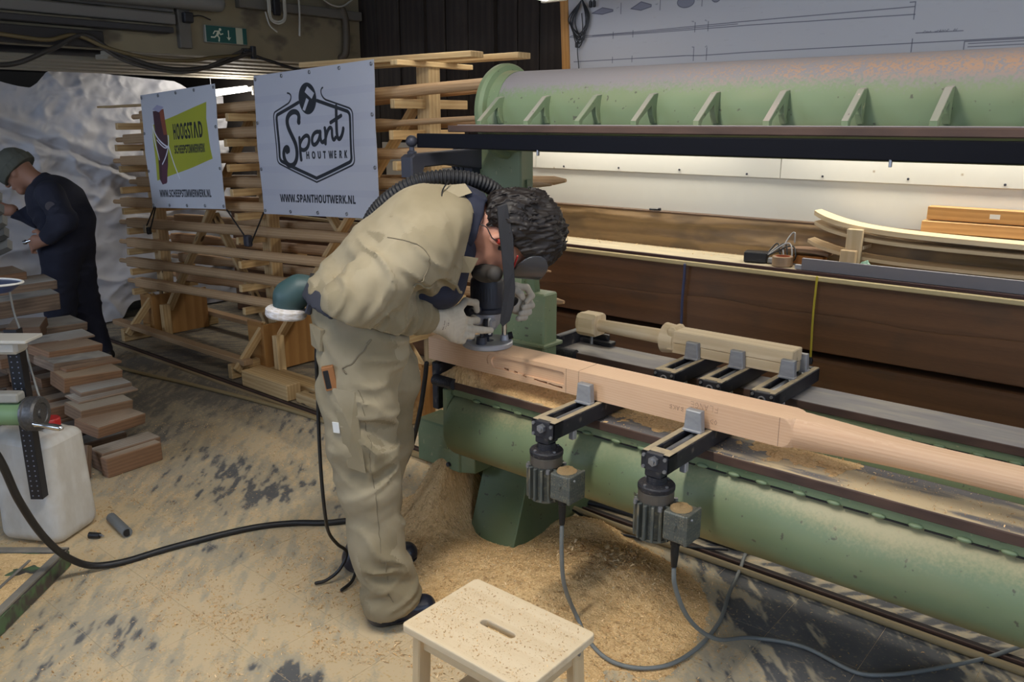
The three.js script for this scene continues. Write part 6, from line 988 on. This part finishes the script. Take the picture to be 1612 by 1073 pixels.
  // trousers
  const legF = blend([ell([-0.07, 1.0, 0], [0.135, 0.12, 0.175]), ...chain([[-0.05, 0.93, 0.10], [-0.078, 0.773, 0.125], [-0.071, 0.608, 0.145], [-0.059, 0.478, 0.15], [-0.039, 0.281, 0.165], [0.0, 0.079, 0.186], [0.006, 0.04, 0.188]], [0.135, 0.113, 0.093, 0.087, 0.085, 0.084, 0.084]), ...chain([[-0.035, 0.93, -0.09], [0.008, 0.75, -0.115], [0.0, 0.50, -0.13], [-0.042, 0.271, -0.14], [-0.055, 0.06, -0.162]], [0.125, 0.112, 0.088, 0.083, 0.08]), cap(waist, [-0.06, 1.02, 0], 0.12, 0.125, 0.72)], 0.05);
  const sp = [0.42, 0.91, 0], beltP = [-0.105, 1.045, 0];
  const legFold = folds(legF, [[[-0.04, 0.88, 0.16], 0.15, [0.45, 0.89, 0.1], 26, 0.013], [[0.0, 0.72, 0.2], 0.14, [0.4, 0.92, 0], 28, 0.013], [[-0.05, 0.55, 0.2], 0.12, [-0.45, 0.89, 0], 26, 0.014], [[-0.1, 0.62, 0.2], 0.10, [0.5, 0.85, 0], 22, 0.012], [[0, 0.24, 0.22], 0.13, [0.6, 0.8, 0], 24, 0.015], [[0, 0.11, 0.2], 0.09, [-0.45, 0.89, 0], 30, 0.013], [[0.06, 0.75, -0.1], 0.2, [0.3, 0.95, 0], 16, 0.005], [[0.03, 0.45, -0.13], 0.2, [0.3, 0.95, 0], 16, 0.005], [[-0.15, 0.85, 0.1], 0.15, [0.7, 0.6, 0.2], 18, 0.008]]);
  const trouF = isect(legFold, half(beltP, sp), half([-0.02, 0.045, 0.19], [0.2, -0.98, 0]));
  const tr = part(P, 'trousers', boxUV(surfaceNets(trouF, [-0.32, 0.0, -0.34], [0.26, 1.2, 0.38], 0.0085), 'y', [0, 0]), M.khaki, 'baggy khaki work trousers');
  part(tr, 'seam', seam(legFold, [[-0.07, 0.84, 0.3], [-0.045, 0.7, 0.3], [-0.03, 0.55, 0.3], [-0.02, 0.35, 0.3], [0.0, 0.12, 0.3]], 0.0014, 50), M.khakiSeam);
  part(tr, 'pocket_opening', seam(legFold, [[-0.02, 0.985, 0.28], [-0.05, 0.94, 0.3], [-0.10, 0.91, 0.3], [-0.13, 0.90, 0.27]], 0.0026, 24), M.khakiSeam);
  const flap = (pts, th) => { const s = pts.map((p) => snapTo(legFold, p, th)); const q = s.map((p) => V(...p)), o = []; for (const p of q) o.push(p, p.clone().add(V(0, 0, -0.0).addScaledVector(p.clone().sub(V(-0.05, p.y, 0.1)).normalize(), -0.012))); return new ConvexGeometry(o); };
  part(tr, 'cargo_pocket', boxUV(flap([[-0.17, 0.83, 0.25], [-0.09, 0.83, 0.32], [-0.06, 0.56, 0.34], [-0.14, 0.56, 0.28], [-0.12, 0.70, 0.34]], 0.007), 'y'), M.khaki);
  part(tr, 'pocket_flap', boxUV(flap([[-0.20, 1.0, 0.10], [-0.19, 1.0, 0.19], [-0.205, 0.93, 0.19], [-0.215, 0.93, 0.10]], 0.012), 'y'), M.khaki);
  part(tr, 'pocket_tool', new RoundedBoxGeometry(0.036, 0.075, 0.02, 2, 0.004).rotateZ(0.15).translate(...snapTo(legFold, [-0.17, 0.865, 0.24], 0.006)), std({ color: rgb(150, 100, 58), roughness: 0.6 }), 'orange and black tape measure in the pocket');
  part(tr, 'pocket_tool', new RoundedBoxGeometry(0.02, 0.062, 0.022, 2, 0.004).rotateZ(0.15).translate(...snapTo(legFold, [-0.178, 0.862, 0.24], 0.0095)), M.blackClean);
  { const c = snapTo(legFold, [-0.17, 0.70, 0.27], 0.004); part(tr, 'cloth_label', xf(cbox(0.026, 0.034, 0.004, 0.001), { p: c, r: [0, -0.75, 0.1] }), std({ map: canvasTex(64, 84, (g) => { g.fillStyle = '#dcdcd8'; g.fillRect(0, 0, 64, 84); g.fillStyle = '#b04a2a'; g.fillRect(14, 16, 36, 44); g.fillStyle = '#d8a040'; g.beginPath(); g.arc(32, 38, 11, 0, 7); g.fill(); }) }), 'small white label with a red mark'); }
  // jacket
  const jackF = blend([...chain([[-0.115, 1.02, 0], waist, mid, chest, top], [0.122, 0.124, 0.122, 0.126, 0.108], 0.66), cap([0.17, 1.20, 0.03], [0.255, 1.10, 0.01], 0.105, 0.07, 0.7)], 0.06);
  const sleeveF = blend([...chain([shR, elR], [0.092, 0.074]), ...chain([elR, [0.04, 1.03, 0.155], [wrR[0] + 0.03, wrR[1] - 0.012, wrR[2] - 0.03]], [0.070, 0.060, 0.047])], 0.035);
  const sleeveLF = blend(chain([shL, elL, [0.465, 0.98, -0.275]], [0.09, 0.07, 0.046]), 0.04);
  const jackRaw = blend([jackF, isect(sleeveF, half([wrR[0] - 0.005, wrR[1] + 0.002, wrR[2] + 0.005], [0.75, -0.33, -0.57])), isect(sleeveLF, half(wrL, [0.85, -0.4, 0.2]))], 0.03);
  const jackFold = folds(jackRaw, [[[-0.05, 1.10, 0.22], 0.10, [0.84, -0.5, -0.2], 34, 0.020], [[0.05, 1.03, 0.17], 0.11, [0.8, -0.35, -0.5], 34, 0.015], [[0.02, 1.18, 0.22], 0.12, [-0.75, -0.55, 0.2], 26, 0.013], [[0.13, 1.16, 0.2], 0.1, [0.75, 0.6, -0.1], 26, 0.015], [[-0.1, 1.10, 0.05], 0.14, [0.6, 0.8, 0], 24, 0.016], [[0.1, 1.37, 0], 0.14, [0.8, -0.5, 0.2], 16, 0.008], [[0.22, 1.15, 0.1], 0.12, [0.9, 0.2, 0], 22, 0.014]]);
  const jacketF = isect(jackFold, half(beltP, [-0.42, -0.91, 0]), half([0.293, 1.30, 0], [0.93, -0.25, 0]));
  const jk = part(P, 'jacket', boxUV(surfaceNets(jacketF, [-0.30, 0.90, -0.44], [0.52, 1.48, 0.36], 0.0075), 'y', [0.3, 0.2]), M.khaki, 'khaki work shirt with rolled collar');
  part(jk, 'seam', seam(jackFold, [[-0.0, 1.32, 0.24], [0.07, 1.30, 0.3], [0.14, 1.25, 0.32], [0.17, 1.17, 0.32], [0.15, 1.10, 0.32]], 0.0018, 40), M.khakiSeam);
  part(jk, 'hem', seam(jackFold, [[0.135, 1.09, 0.3], [0.20, 1.065, 0.26], [0.27, 1.05, 0.2]], 0.0045, 30), M.khaki);
  part(jk, 'collar_flap', boxUV(new ConvexGeometry([[0.26, 1.20, 0.14], [0.31, 1.19, 0.12], [0.285, 1.145, 0.125], [0.24, 1.15, 0.135], [0.25, 1.20, 0.12], [0.30, 1.16, 0.10]].map((p) => V(...p))), 'y'), M.khaki);
  part(jk, 'collar_flap', boxUV(new ConvexGeometry([[0.20, 1.405, 0.02], [0.285, 1.41, 0.01], [0.30, 1.385, 0.06], [0.24, 1.37, 0.09], [0.21, 1.385, 0.07], [0.27, 1.39, 0.03]].map((p) => V(...p))), 'y'), M.khaki);
  part(P, 'pullover', boxUV(surfaceNets(blend([cap([0.02, 1.08, -0.02], [0.20, 1.09, -0.02], 0.085, 0.075, 0.6), cap([0.2, 1.09, -0.02], [0.24, 1.2, -0.02], 0.075, 0.08, 0.6)], 0.04), [-0.14, 0.96, -0.22], [0.38, 1.33, 0.2], 0.009), 'x'), M.denim, 'dark blue pullover under the open shirt');
  // belt
  const beltF = isect(offset(blend([jackF, legF], 0.04), 0.006), half([beltP[0] + 0.012, beltP[1] + 0.024, 0], sp), half([beltP[0] - 0.012, beltP[1] - 0.024, 0], [-sp[0], -sp[1], 0]), half([-0.135, 0, 0], [1, 0, 0]));
  part(P, 'belt', surfaceNets(beltF, [-0.32, 0.85, -0.28], [0.16, 1.2, 0.28], 0.0075), std({ color: rgb(50, 52, 62), roughness: 0.8 }), 'dark webbing belt of the air filter');
  // collar of the blue pullover
  const colA = [0.93, -0.36, 0], colF = (() => { const c = [0.283, 1.29, -0.008]; return (x, y, z) => { const px = x - c[0], py = y - c[1], pz = z - c[2], t = px * colA[0] + py * colA[1], q = px * colA[1] - py * colA[0], r = Math.hypot(q, pz * 1.04), rad = 0.093 - 0.12 * Math.max(0, t) + 0.004 * Math.sin(q * 40); return Math.hypot(Math.max(Math.abs(t) - 0.028, 0), Math.max(Math.abs(r - rad) - 0.004, 0)) - 0.009; }; })();
  part(P, 'pullover_collar', boxUV(surfaceNets(folds(colF, [[[0.28, 1.29, 0.08], 0.15, [0.3, 0.9, 0], 30, 0.006]]), [0.18, 1.15, -0.15], [0.40, 1.43, 0.15], 0.005), 'x'), M.denim, 'ribbed dark blue pullover collar');
  // hair: tousled clumps
  const hairBase = blend([ell(H(0.018, -0.005), [0.128, 0.117, 0.100], cA, gA), ell(H(-0.02, -0.035), [0.098, 0.082, 0.096], cA, gA), ell(H(0.065, 0.03), [0.080, 0.075, 0.084], cA, gA)], 0.03);
  const hairF = (x, y, z) => { let d = hairBase(x, y, z); if (d > 0.06 || d < -0.06) return d; const p = [x - headC[0], y - headC[1], z], c = p[0] * cA[0] + p[1] * cA[1], g = p[0] * gA[0] + p[1] * gA[1]; const wv = 0.02 * (noise3(c * 14, g * 14, z * 14) - 0.5) * 2; d -= 0.018 * (noise3(c * 16 + 3, g * 22, z * 22) - 0.4) + 0.009 * ridgeN(noise3(c * 18, (g + wv) * 62 + c * 14, (z + wv) * 62)) + 0.007 * ridgeN(noise3(c * 20 + 9, (g + wv) * 140 + c * 22, (z - wv) * 140)); const face = g - Math.min(0.108, 0.050 + 0.62 * Math.max(0, c + 0.02)) - 0.012 * Math.sin(z * 60 + c * 50), nape = -(c + 0.135 + 0.35 * g), side = Math.abs(z) > 0.05 ? Math.min(0.03, -(c + 0.055)) - 0.012 : -1; return Math.max(d, face, nape, g > -0.01 ? side : -1); };
  part(P, 'hair', boxUV(surfaceNets(hairF, [0.22, 1.06, -0.17], [0.68, 1.46, 0.17], 0.0034, 1.3), 'x'), M.hair, 'tousled dark brown hair');
  // visor, respirator, hanging strap, ear plug
  const vis = (() => { return (x, y, z) => { const p = [x - headC[0], y - headC[1], z], c = p[0] * cA[0] + p[1] * cA[1], g = p[0] * gA[0] + p[1] * gA[1], r = Math.hypot(g / 0.150, z / 0.108), sh = Math.abs(r - 1) * 0.108 - 0.004; return Math.max(sh, -(g - 0.06), (Math.hypot((c - 0.045 + 0.25 * (g - 0.12)) / 0.054, Math.max(0, 0.125 - g) / 0.062) - 1) * 0.045); }; })();
  const vs = part(P, 'visor', surfaceNets(vis, [0.38, 1.04, -0.13], [0.60, 1.24, 0.13], 0.0035), M.smoke, 'smoky grey visor pushed over the forehead');
  part(vs, 'trim', tube([H(-0.008, 0.07, 0.105), H(-0.012, 0.10, 0.09), H(-0.012, 0.125, 0.07)], 0.003, 20, 6), std({ color: rgb(190, 40, 40), roughness: 0.5 }), 'red trim');
  part(P, 'respirator', surfaceNets(blend([ell(H(-0.085, 0.145), [0.05, 0.035, 0.05], cA, gA), cap(H(-0.075, 0.14, 0.03), H(-0.07, 0.135, 0.085), 0.022, 0.026), cap(H(-0.075, 0.14, -0.03), H(-0.07, 0.135, -0.085), 0.022, 0.026)], 0.02), [0.30, 1.02, -0.13], [0.46, 1.20, 0.13], 0.005), std({ color: rgb(58, 54, 50), roughness: 0.7 }), 'grey respirator over the mouth');
  const st = [[0.372, 1.345], [0.400, 1.352], [0.418, 1.25], [0.420, 1.15], [0.424, 1.09], [0.420, 1.03], [0.408, 0.985], [0.388, 0.968], [0.380, 0.978], [0.387, 1.04], [0.392, 1.10], [0.384, 1.20], [0.376, 1.27]];
  part(P, 'head_strap', (() => { const g = prism(st, 0.006, 0.0015), p = g.attributes.position; for (let i = 0; i < p.count; i++) { const y = p.getY(i); p.setZ(i, p.getZ(i) + 0.105 + 0.014 * Math.sin((y - 0.97) * 8)); } g.computeVertexNormals(); return g; })(), std({ color: rgb(40, 40, 44), roughness: 0.8 }), 'dark strap hanging from the head');
  part(P, 'ear_plug', cap && new THREE.SphereGeometry(0.011, 16, 12).translate(...H(-0.068, 0.03, 0.092)), std({ color: rgb(176, 52, 40), roughness: 0.7 }), 'red ear plug');
  part(P, 'plug_cord', tube([H(-0.068, 0.03, 0.1), H(-0.092, 0.022, 0.098), H(-0.115, -0.01, 0.088), H(-0.135, -0.015, 0.078)], 0.0018, 30, 5), M.cableBlack);
  part(P, 'plug_cord', tube([[0.232, 1.42, 0.03], [0.205, 1.39, 0.08], [0.205, 1.33, 0.135], [0.215, 1.28, 0.15]], 0.0024, 30, 5), M.cableBlack);
  // gloves
  for (const R of [1, 0]) {
    const f = handF(R, 0.0012), w = R ? wrR : wrL;
    const gf = isect(blend([f, R ? cap([w[0] - 0.05, w[1] + 0.022, w[2] + 0.04], [w[0] + 0.02, w[1] - 0.005, w[2] - 0.002], 0.041, 0.033) : cap([w[0] - 0.03, w[1] + 0.02, w[2] - 0.02], w, 0.036, 0.03)], 0.02), half([w[0] - 0.035, w[1] + 0.016, w[2] + (R ? 0.028 : -0.01)], R ? [-0.75, 0.33, 0.57] : [-0.85, 0.4, -0.2]));
    const g = part(P, 'glove', boxUV(R ? surfaceNets(gf, [0.08, 0.86, -0.14], [0.41, 1.07, 0.12], 0.0031) : surfaceNets(gf, [0.40, 0.86, -0.34], [0.61, 1.07, -0.17], 0.0031), 'x'), M.glove, R ? 'white work glove on the near handle' : 'white work glove on the far handle');
    if (R) { // print on the back of the glove, laid on as a thin curved patch
      const t = canvasTex(160, 200, (c) => { c.clearRect(0, 0, 160, 200); c.fillStyle = '#c4bba9'; c.fillRect(0, 0, 160, 200); c.save(); c.translate(34, 188); c.rotate(-Math.PI / 2); c.fillStyle = '#43282f'; c.font = 'bold 22px sans-serif'; c.fillText('MAXI - PLUS', 0, 0); c.font = '18px sans-serif'; c.fillText('EN 388 4131', 6, 34); c.font = 'bold 44px sans-serif'; c.fillText('CE', 44, 84); c.font = '14px sans-serif'; c.fillText('EN 407', 110, 84); c.restore(); });
      const pg = new THREE.PlaneGeometry(1, 1, 14, 14), p = pg.attributes.position, uv = pg.attributes.uv; for (let i = 0; i < p.count; i++) { const u = uv.getX(i), v = uv.getY(i), q = snapTo(gf, [mix(0.196, 0.246, u) + 0.01 * (v - 0.5), mix(0.945, 1.0, v), 0.07], 0.0008); p.setXYZ(i, ...q); } pg.computeVertexNormals();
      part(g, 'print', pg, std({ map: t, roughness: 0.95, side: THREE.DoubleSide }), 'small dark print with a conformity mark');
    }
  }
  // shoes
  for (const [h, t] of [[[-0.035, 0, 0.203], [0.105, 0, 0.187]], [[-0.118, 0, -0.154], [0.068, 0, -0.18]]]) {
    const f = isect(blend([cap([h[0], 0.045, h[2]], [t[0], 0.036, t[2]], 0.047, 0.040, 0.92), cap([h[0], 0.05, h[2]], [h[0] + 0.02, 0.12, h[2]], 0.045, 0.045)], 0.03), (x, y, z) => 0.004 - y);
    const s = part(P, 'shoe', surfaceNets(f, [h[0] - 0.08, -0.01, h[2] - 0.12], [t[0] + 0.08, 0.18, t[2] + 0.12], 0.005), M.shoe, 'dark blue work shoe');
    part(s, 'sole', surfaceNets(isect(offset(cap([h[0], 0.045, h[2]], [t[0], 0.036, t[2]], 0.047, 0.040, 0.92), 0.004), (x, y, z) => 0.002 - y, (x, y, z) => y - 0.022), [h[0] - 0.08, -0.01, h[2] - 0.12], [t[0] + 0.08, 0.06, t[2] + 0.12], 0.005), M.blackClean);
  }
  // breathing hose and belt-mounted filter unit
  part(P, 'breathing_hose', ribbed([[-0.04, 1.22, -0.15], [0.0, 1.31, -0.10], [0.06, 1.372, -0.05], [0.13, 1.412, -0.03], [0.225, 1.428, -0.03], [0.335, 1.412, -0.045], [0.405, 1.37, -0.075], [0.44, 1.32, -0.11], [0.45, 1.26, -0.125]], 0.0235, 0.10, 0.0125, 520), M.rubber, 'black ribbed breathing hose');
  const un = part(P, 'filter_unit', surfaceNets(blend([...chain([[-0.19, 1.085, 0.0], [-0.245, 1.085, 0.0], [-0.275, 1.065, 0.0], [-0.285, 1.03, 0.0]], [0.042, 0.046, 0.048, 0.044])], 0.02), [-0.36, 0.97, -0.08], [-0.12, 1.16, 0.08], 0.005), std({ color: rgb(50, 74, 76), roughness: 0.5 }), 'teal elbow of the air filter unit');
  part(un, 'filter_disc', crease(lathe([[0, 0], [0.060, 0], [0.064, 0.006], [0.064, 0.024], [0.058, 0.03], [0.048, 0.034], [0, 0.036]], 40).rotateZ(-0.12).translate(-0.292, 1.0, 0.0), 0.5), std({ map: tex(128, 64, 0.2, 0.1, (u, v) => mixc([206, 204, 206], [184, 176, 168], sstep(0.4, 0.7, fbm(u * 40, v * 40, 4, 3)))), roughness: 0.6 }), 'dusty white filter disc');
  part(un, 'coupling', crease(cylAB([-0.215, 1.088, 0], [-0.185, 1.084, 0], 0.05, 0.05, 28)), M.rubber);
  part(un, 'buckle', new RoundedBoxGeometry(0.02, 0.085, 0.05, 2, 0.005).rotateZ(-0.35).translate(-0.205, 1.062, 0.055), M.castDark);
}
// ---------------------------------------------------------------- the router in his hands
{
  const X = -1.91, Z = -2.146, Y = 0.82, t = thing('router', 'black plunge router with a grey round base standing on the spar', 'router', [X, Y, Z]);
  part(t, 'base', crease(lathe([[0.022, 0.0], [0.086, 0.0], [0.09, 0.003], [0.09, 0.016], [0.087, 0.020], [0.06, 0.021], [0.055, 0.019], [0.022, 0.019], [0.022, 0]], 56), 0.5), M.alu, 'grey cast round base');
  for (const [x, z] of [[-0.045, 0.04], [0.045, -0.04]]) { const c = part(t, 'column', cylAB([x, 0.018, z], [x, 0.12, z], 0.0095, 0.0095, 18), M.chrome); part(c, 'column_boss', crease(lathe([[0, 0.018], [0.017, 0.018], [0.014, 0.038], [0.0095, 0.040], [0, 0.04]], 20).translate(x, 0, z)), M.alu); }
  part(t, 'collet', crease(lathe([[0, 0.0], [0.006, 0.0], [0.006, 0.03], [0.017, 0.034], [0.019, 0.05], [0.014, 0.075], [0, 0.078]], 6)), M.castDark);
  part(t, 'carriage', [crease(lathe([[0, 0.062], [0.03, 0.062], [0.046, 0.085], [0.052, 0.112], [0.050, 0.125], [0, 0.125]], 32)), cbox(0.05, 0.045, 0.17, 0.012).translate(0, 0.105, 0), cbox(0.045, 0.035, 0.03, 0.006).translate(0.035, 0.092, 0.03)], std({ color: rgb(160, 158, 160), roughness: 0.45, metalness: 0.4 }), 'light grey plunge carriage');
  const mt = part(t, 'motor_housing', [crease(lathe([[0, 0.125], [0.062, 0.125], [0.066, 0.13], [0.066, 0.142], [0.060, 0.147], [0.060, 0.235], [0.056, 0.245], [0.048, 0.25], [0, 0.252]], 40), 0.5), cbox(0.07, 0.10, 0.105, 0.012).translate(-0.01, 0.19, 0.0)], std({ color: rgb(40, 42, 52), roughness: 0.5 }), 'black motor housing');
  for (let k = 0; k < 7; k++) part(mt, 'vent', cbox(0.003, 0.05, 0.006, 0.001).translate(0.058 * Math.cos(0.5 + k * 0.17), 0.195, 0.058 * Math.sin(0.5 + k * 0.17)), M.blackClean);
  part(mt, 'cord_stub', tube([[-0.03, 0.245, 0.03], [-0.04, 0.29, 0.045], [-0.05, 0.33, 0.05]], 0.007, 20, 8), std({ color: rgb(90, 96, 98), roughness: 0.5 }));
  for (const s of [1, -1]) { const h = part(t, 'handle', crease(lathe([[0, 0], [0.012, 0], [0.013, 0.012], [0.021, 0.026], [0.024, 0.042], [0.020, 0.056], [0.010, 0.062], [0, 0.063]], 24).rotateX(s * Math.PI / 2).translate(0.015, 0.148, s * 0.075), 0.6), M.blackClean, 'black knob handle'); part(h, 'handle_stem', cylAB([0.012, 0.135, s * 0.05], [0.015, 0.148, s * 0.08], 0.013), M.castDark); }
  part(t, 'plunge_lever', beam([0.03, 0.11, 0.045], [0.04, 0.06, 0.06], 0.012, 0.018, 0.003), M.blackClean);
  part(t, 'depth_turret', [crease(cylAB([0.02, 0.019, 0.055], [0.02, 0.045, 0.055], 0.02, 0.018, 20)), bolt([0.02, 0.045, 0.055], [0, 1, 0], 0.006, 0.02)], M.castDark);
  part(t, 'clamp_knob', crease(cylAB([0.05, 0.032, -0.055], [0.062, 0.036, -0.066], 0.013, 0.013, 10)), M.blackClean);
  part(t, 'scale', cbox(0.006, 0.06, 0.012, 0.001).translate(0.045, 0.085, 0.04), M.white);
}
// ---------------------------------------------------------------- the stooping man by the tarpaulin
{
  const P = thing('person', 'stooping man in dark navy overalls and a grey knit cap before the tarpaulin', 'person', [-5.69, 0, -2.214]); P.rotation.y = 3.839;
  const hc = [0.205, 1.295, 0], f = [0.77, -0.64, 0], u = [0.64, 0.77, 0], H = (a, b, s = 0) => [hc[0] + f[0] * a + u[0] * b, hc[1] + f[1] * a + u[1] * b, s];
  const head = blend([ell(hc, [0.098, 0.11, 0.078], f, u), cap(H(0.03, -0.06), H(0.065, -0.10), 0.05, 0.032), cap(H(0.095, 0.01), H(0.112, -0.025), 0.011, 0.016), ell(H(0.09, -0.065), [0.014, 0.010, 0.026], f, u), ell(H(0.088, 0.025, 0.03), [0.01, 0.01, 0.016], f, u), ell(H(0.088, 0.025, -0.03), [0.01, 0.01, 0.016], f, u), ell(H(-0.012, -0.01, 0.08), [0.02, 0.032, 0.012], f, u), ell(H(-0.012, -0.01, -0.08), [0.02, 0.032, 0.012], f, u)], 0.018);
  const neck = cap([0.03, 1.20, 0], H(-0.03, -0.07), 0.062, 0.055);
  const shN = [-0.09, 1.165, -0.19], elN = [-0.215, 1.015, -0.30], wrN = [-0.085, 0.90, -0.285], shF = [0.08, 1.16, 0.18], elF = [0.25, 0.98, 0.23], wrF = [0.37, 1.03, 0.16];
  const trunk = (o) => [...chain([[-0.05, 0.83, 0], [-0.07, 0.98, 0], [-0.02, 1.10, 0], [0.01, 1.15, 0]], [0.125 + o, 0.125 + o, 0.13 + o, 0.10 + o], 0.7), ...chain([[-0.05, 0.80, -0.09], [-0.005, 0.45, -0.1], [0.03, 0.09, -0.1]], [0.10 + o, 0.07 + o, 0.05 + o]), ...chain([[-0.05, 0.80, 0.09], [-0.06, 0.42, 0.1], [-0.13, 0.09, 0.11]], [0.10 + o, 0.07 + o, 0.05 + o]), ...chain([shN, elN, wrN], [0.065 + o, 0.05 + o, 0.035 + o]), ...chain([shF, elF, wrF], [0.065 + o, 0.05 + o, 0.035 + o])];
  const hand = (w, d, s) => { const K = [0, 1, 2, 3].map((k) => { const b = [w[0] + d[0] * 0.085, w[1] + d[1] * 0.085 + 0.022 * (1.5 - k) * 0.9, w[2] + d[2] * 0.085 + s * 0.004 * k]; return [b, [b[0] + d[0] * 0.035, b[1] + d[1] * 0.035 - 0.008, b[2] + s * 0.012], [b[0] + d[0] * 0.045, b[1] + d[1] * 0.045 - 0.026, b[2] + s * 0.026], [b[0] + d[0] * 0.028, b[1] + d[1] * 0.028 - 0.036, b[2] + s * 0.032]]; }); return blend([blend(K.map((c) => cap(w, c[0], 0.024, 0.015)), 0.03), ...K.map((c) => blend(chain(c, [0.0105, 0.0095, 0.009, 0.008]), 0.004)), blend(chain([[w[0] + d[0] * 0.03, w[1] + 0.022, w[2]], [w[0] + d[0] * 0.07, w[1] + 0.048, w[2] + s * 0.02], [w[0] + d[0] * 0.10, w[1] + 0.04, w[2] + s * 0.034]], [0.016, 0.012, 0.0095]), 0.004)], 0.008); };
  const hN = hand(wrN, [0.96, -0.25, 0.05], 1), hF = hand(wrF, [0.9, 0.1, -0.3], -1);
  const bodyF = blend([...trunk(-0.025), neck], 0.05);
  part(P, 'body', mergeAll([surfaceNets(bodyF, [-0.36, 0, -0.36], [0.48, 1.34, 0.36], 0.014), surfaceNets(blend([head, neck], 0.03), [-0.06, 1.10, -0.12], [0.40, 1.46, 0.12], 0.0055), surfaceNets(hN, [-0.15, 0.80, -0.36], [0.12, 0.99, -0.2], 0.004), surfaceNets(hF, [0.33, 0.94, 0.05], [0.56, 1.13, 0.24], 0.004)]), std({ color: rgb(150, 108, 86), roughness: 0.6 }), 'tanned face and hands');
  const navy = cloth([34, 36, 52], [24, 26, 40], [52, 52, 62], 9);
  const cutN = half([wrN[0], wrN[1] - 0.004, wrN[2]], [0.78, -0.62, 0.08]), cutF = half(wrF, [0.9, 0.3, -0.4]), nearArm = blend(chain([shN, elN, wrN], [0.083, 0.068, 0.05]), 0.04), farArm = blend(chain([shF, elF, wrF], [0.083, 0.068, 0.05]), 0.04);
  const suit = folds(blend([blend(trunk(0.018).slice(0, 7), 0.05), isect(nearArm, cutN), isect(farArm, cutF)], 0.03), [[[-0.20, 1.02, -0.29], 0.10, [0.6, 0.8, 0], 26, 0.009], [[-0.05, 0.95, -0.1], 0.2, [0.2, 0.95, 0], 20, 0.007], [[0, 0.45, 0], 0.3, [0.1, 0.98, 0], 18, 0.007], [[0.2, 1.0, 0.2], 0.15, [0.8, -0.4, 0], 22, 0.008]]);
  const suitF = (x, y, z) => Math.max(suit(x, y, z), (x - 0.06) * 0.6 + (y - 1.225) * 0.8, 0.045 - y);
  const s = part(P, 'overalls', boxUV(surfaceNets(suitF, [-0.38, 0.02, -0.46], [0.48, 1.34, 0.40], 0.009), 'y', [0, 0]), navy, 'dark navy overalls');
  part(s, 'collar', boxUV(surfaceNets(isect(offset(cap([0.03, 1.20, 0], H(-0.03, -0.07), 0.068, 0.06), 0.012), half([0.02, 1.19, 0], [-0.7, -0.7, 0]), half([0.075, 1.235, 0], [0.75, 0.65, 0])), [-0.1, 1.08, -0.12], [0.2, 1.34, 0.12], 0.006), 'x'), navy);
  part(s, 'badge', crease(cylAB([0, 0, 0], [0, 0.003, 0], 0.028, 0.028, 24).rotateX(-Math.PI / 2).rotateY(0.5).translate(...snapTo(suit, [-0.15, 1.12, -0.36], 0.002))), std({ color: rgb(74, 70, 76), roughness: 0.8 }), 'round grey sleeve badge');
  const hatF = (x, y, z) => { const p = [x - hc[0], y - hc[1], z], a = p[0] * f[0] + p[1] * f[1], b = p[0] * u[0] + p[1] * u[1], c = ell([hc[0] - f[0] * 0.008 + u[0] * 0.02, hc[1] - f[1] * 0.008 + u[1] * 0.02, 0], [0.120, 0.124, 0.101], f, u)(x, y, z) - 0.004 * ridgeN(noise3(a * 30, b * 14, z * 30)); const band = Math.max(c - 0.007, Math.abs(b - 0.006 + 0.12 * a) - 0.024); return Math.min(Math.max(c, -(b + 0.012 + 0.12 * a)), band); };
  part(P, 'knit_cap', boxUV(surfaceNets(hatF, [0.05, 1.18, -0.13], [0.42, 1.48, 0.13], 0.0055), 'x'), cloth([96, 96, 84], [72, 74, 66], [110, 106, 96], 14), 'grey-green knit cap');
  for (const [a, z] of [[0.03, -0.1], [-0.13, 0.11]]) part(P, 'shoe', surfaceNets(isect(blend([cap([a - 0.03, 0.05, z], [a + 0.14, 0.035, z], 0.05, 0.04)], 0.02), (x, y) => 0.004 - y), [a - 0.1, 0, z - 0.08], [a + 0.22, 0.13, z + 0.08], 0.007), M.blackClean);
  part(P, 'hand_tool', [cylAB([0.0, 0.895, -0.275], [0.055, 0.88, -0.27], 0.008), crease(cylAB([0.055, 0.88, -0.27], [0.07, 0.876, -0.268], 0.014))], M.chrome, 'small shiny tool in the near hand');
}
// ================================================================ done
renderer.render(scene, camera);
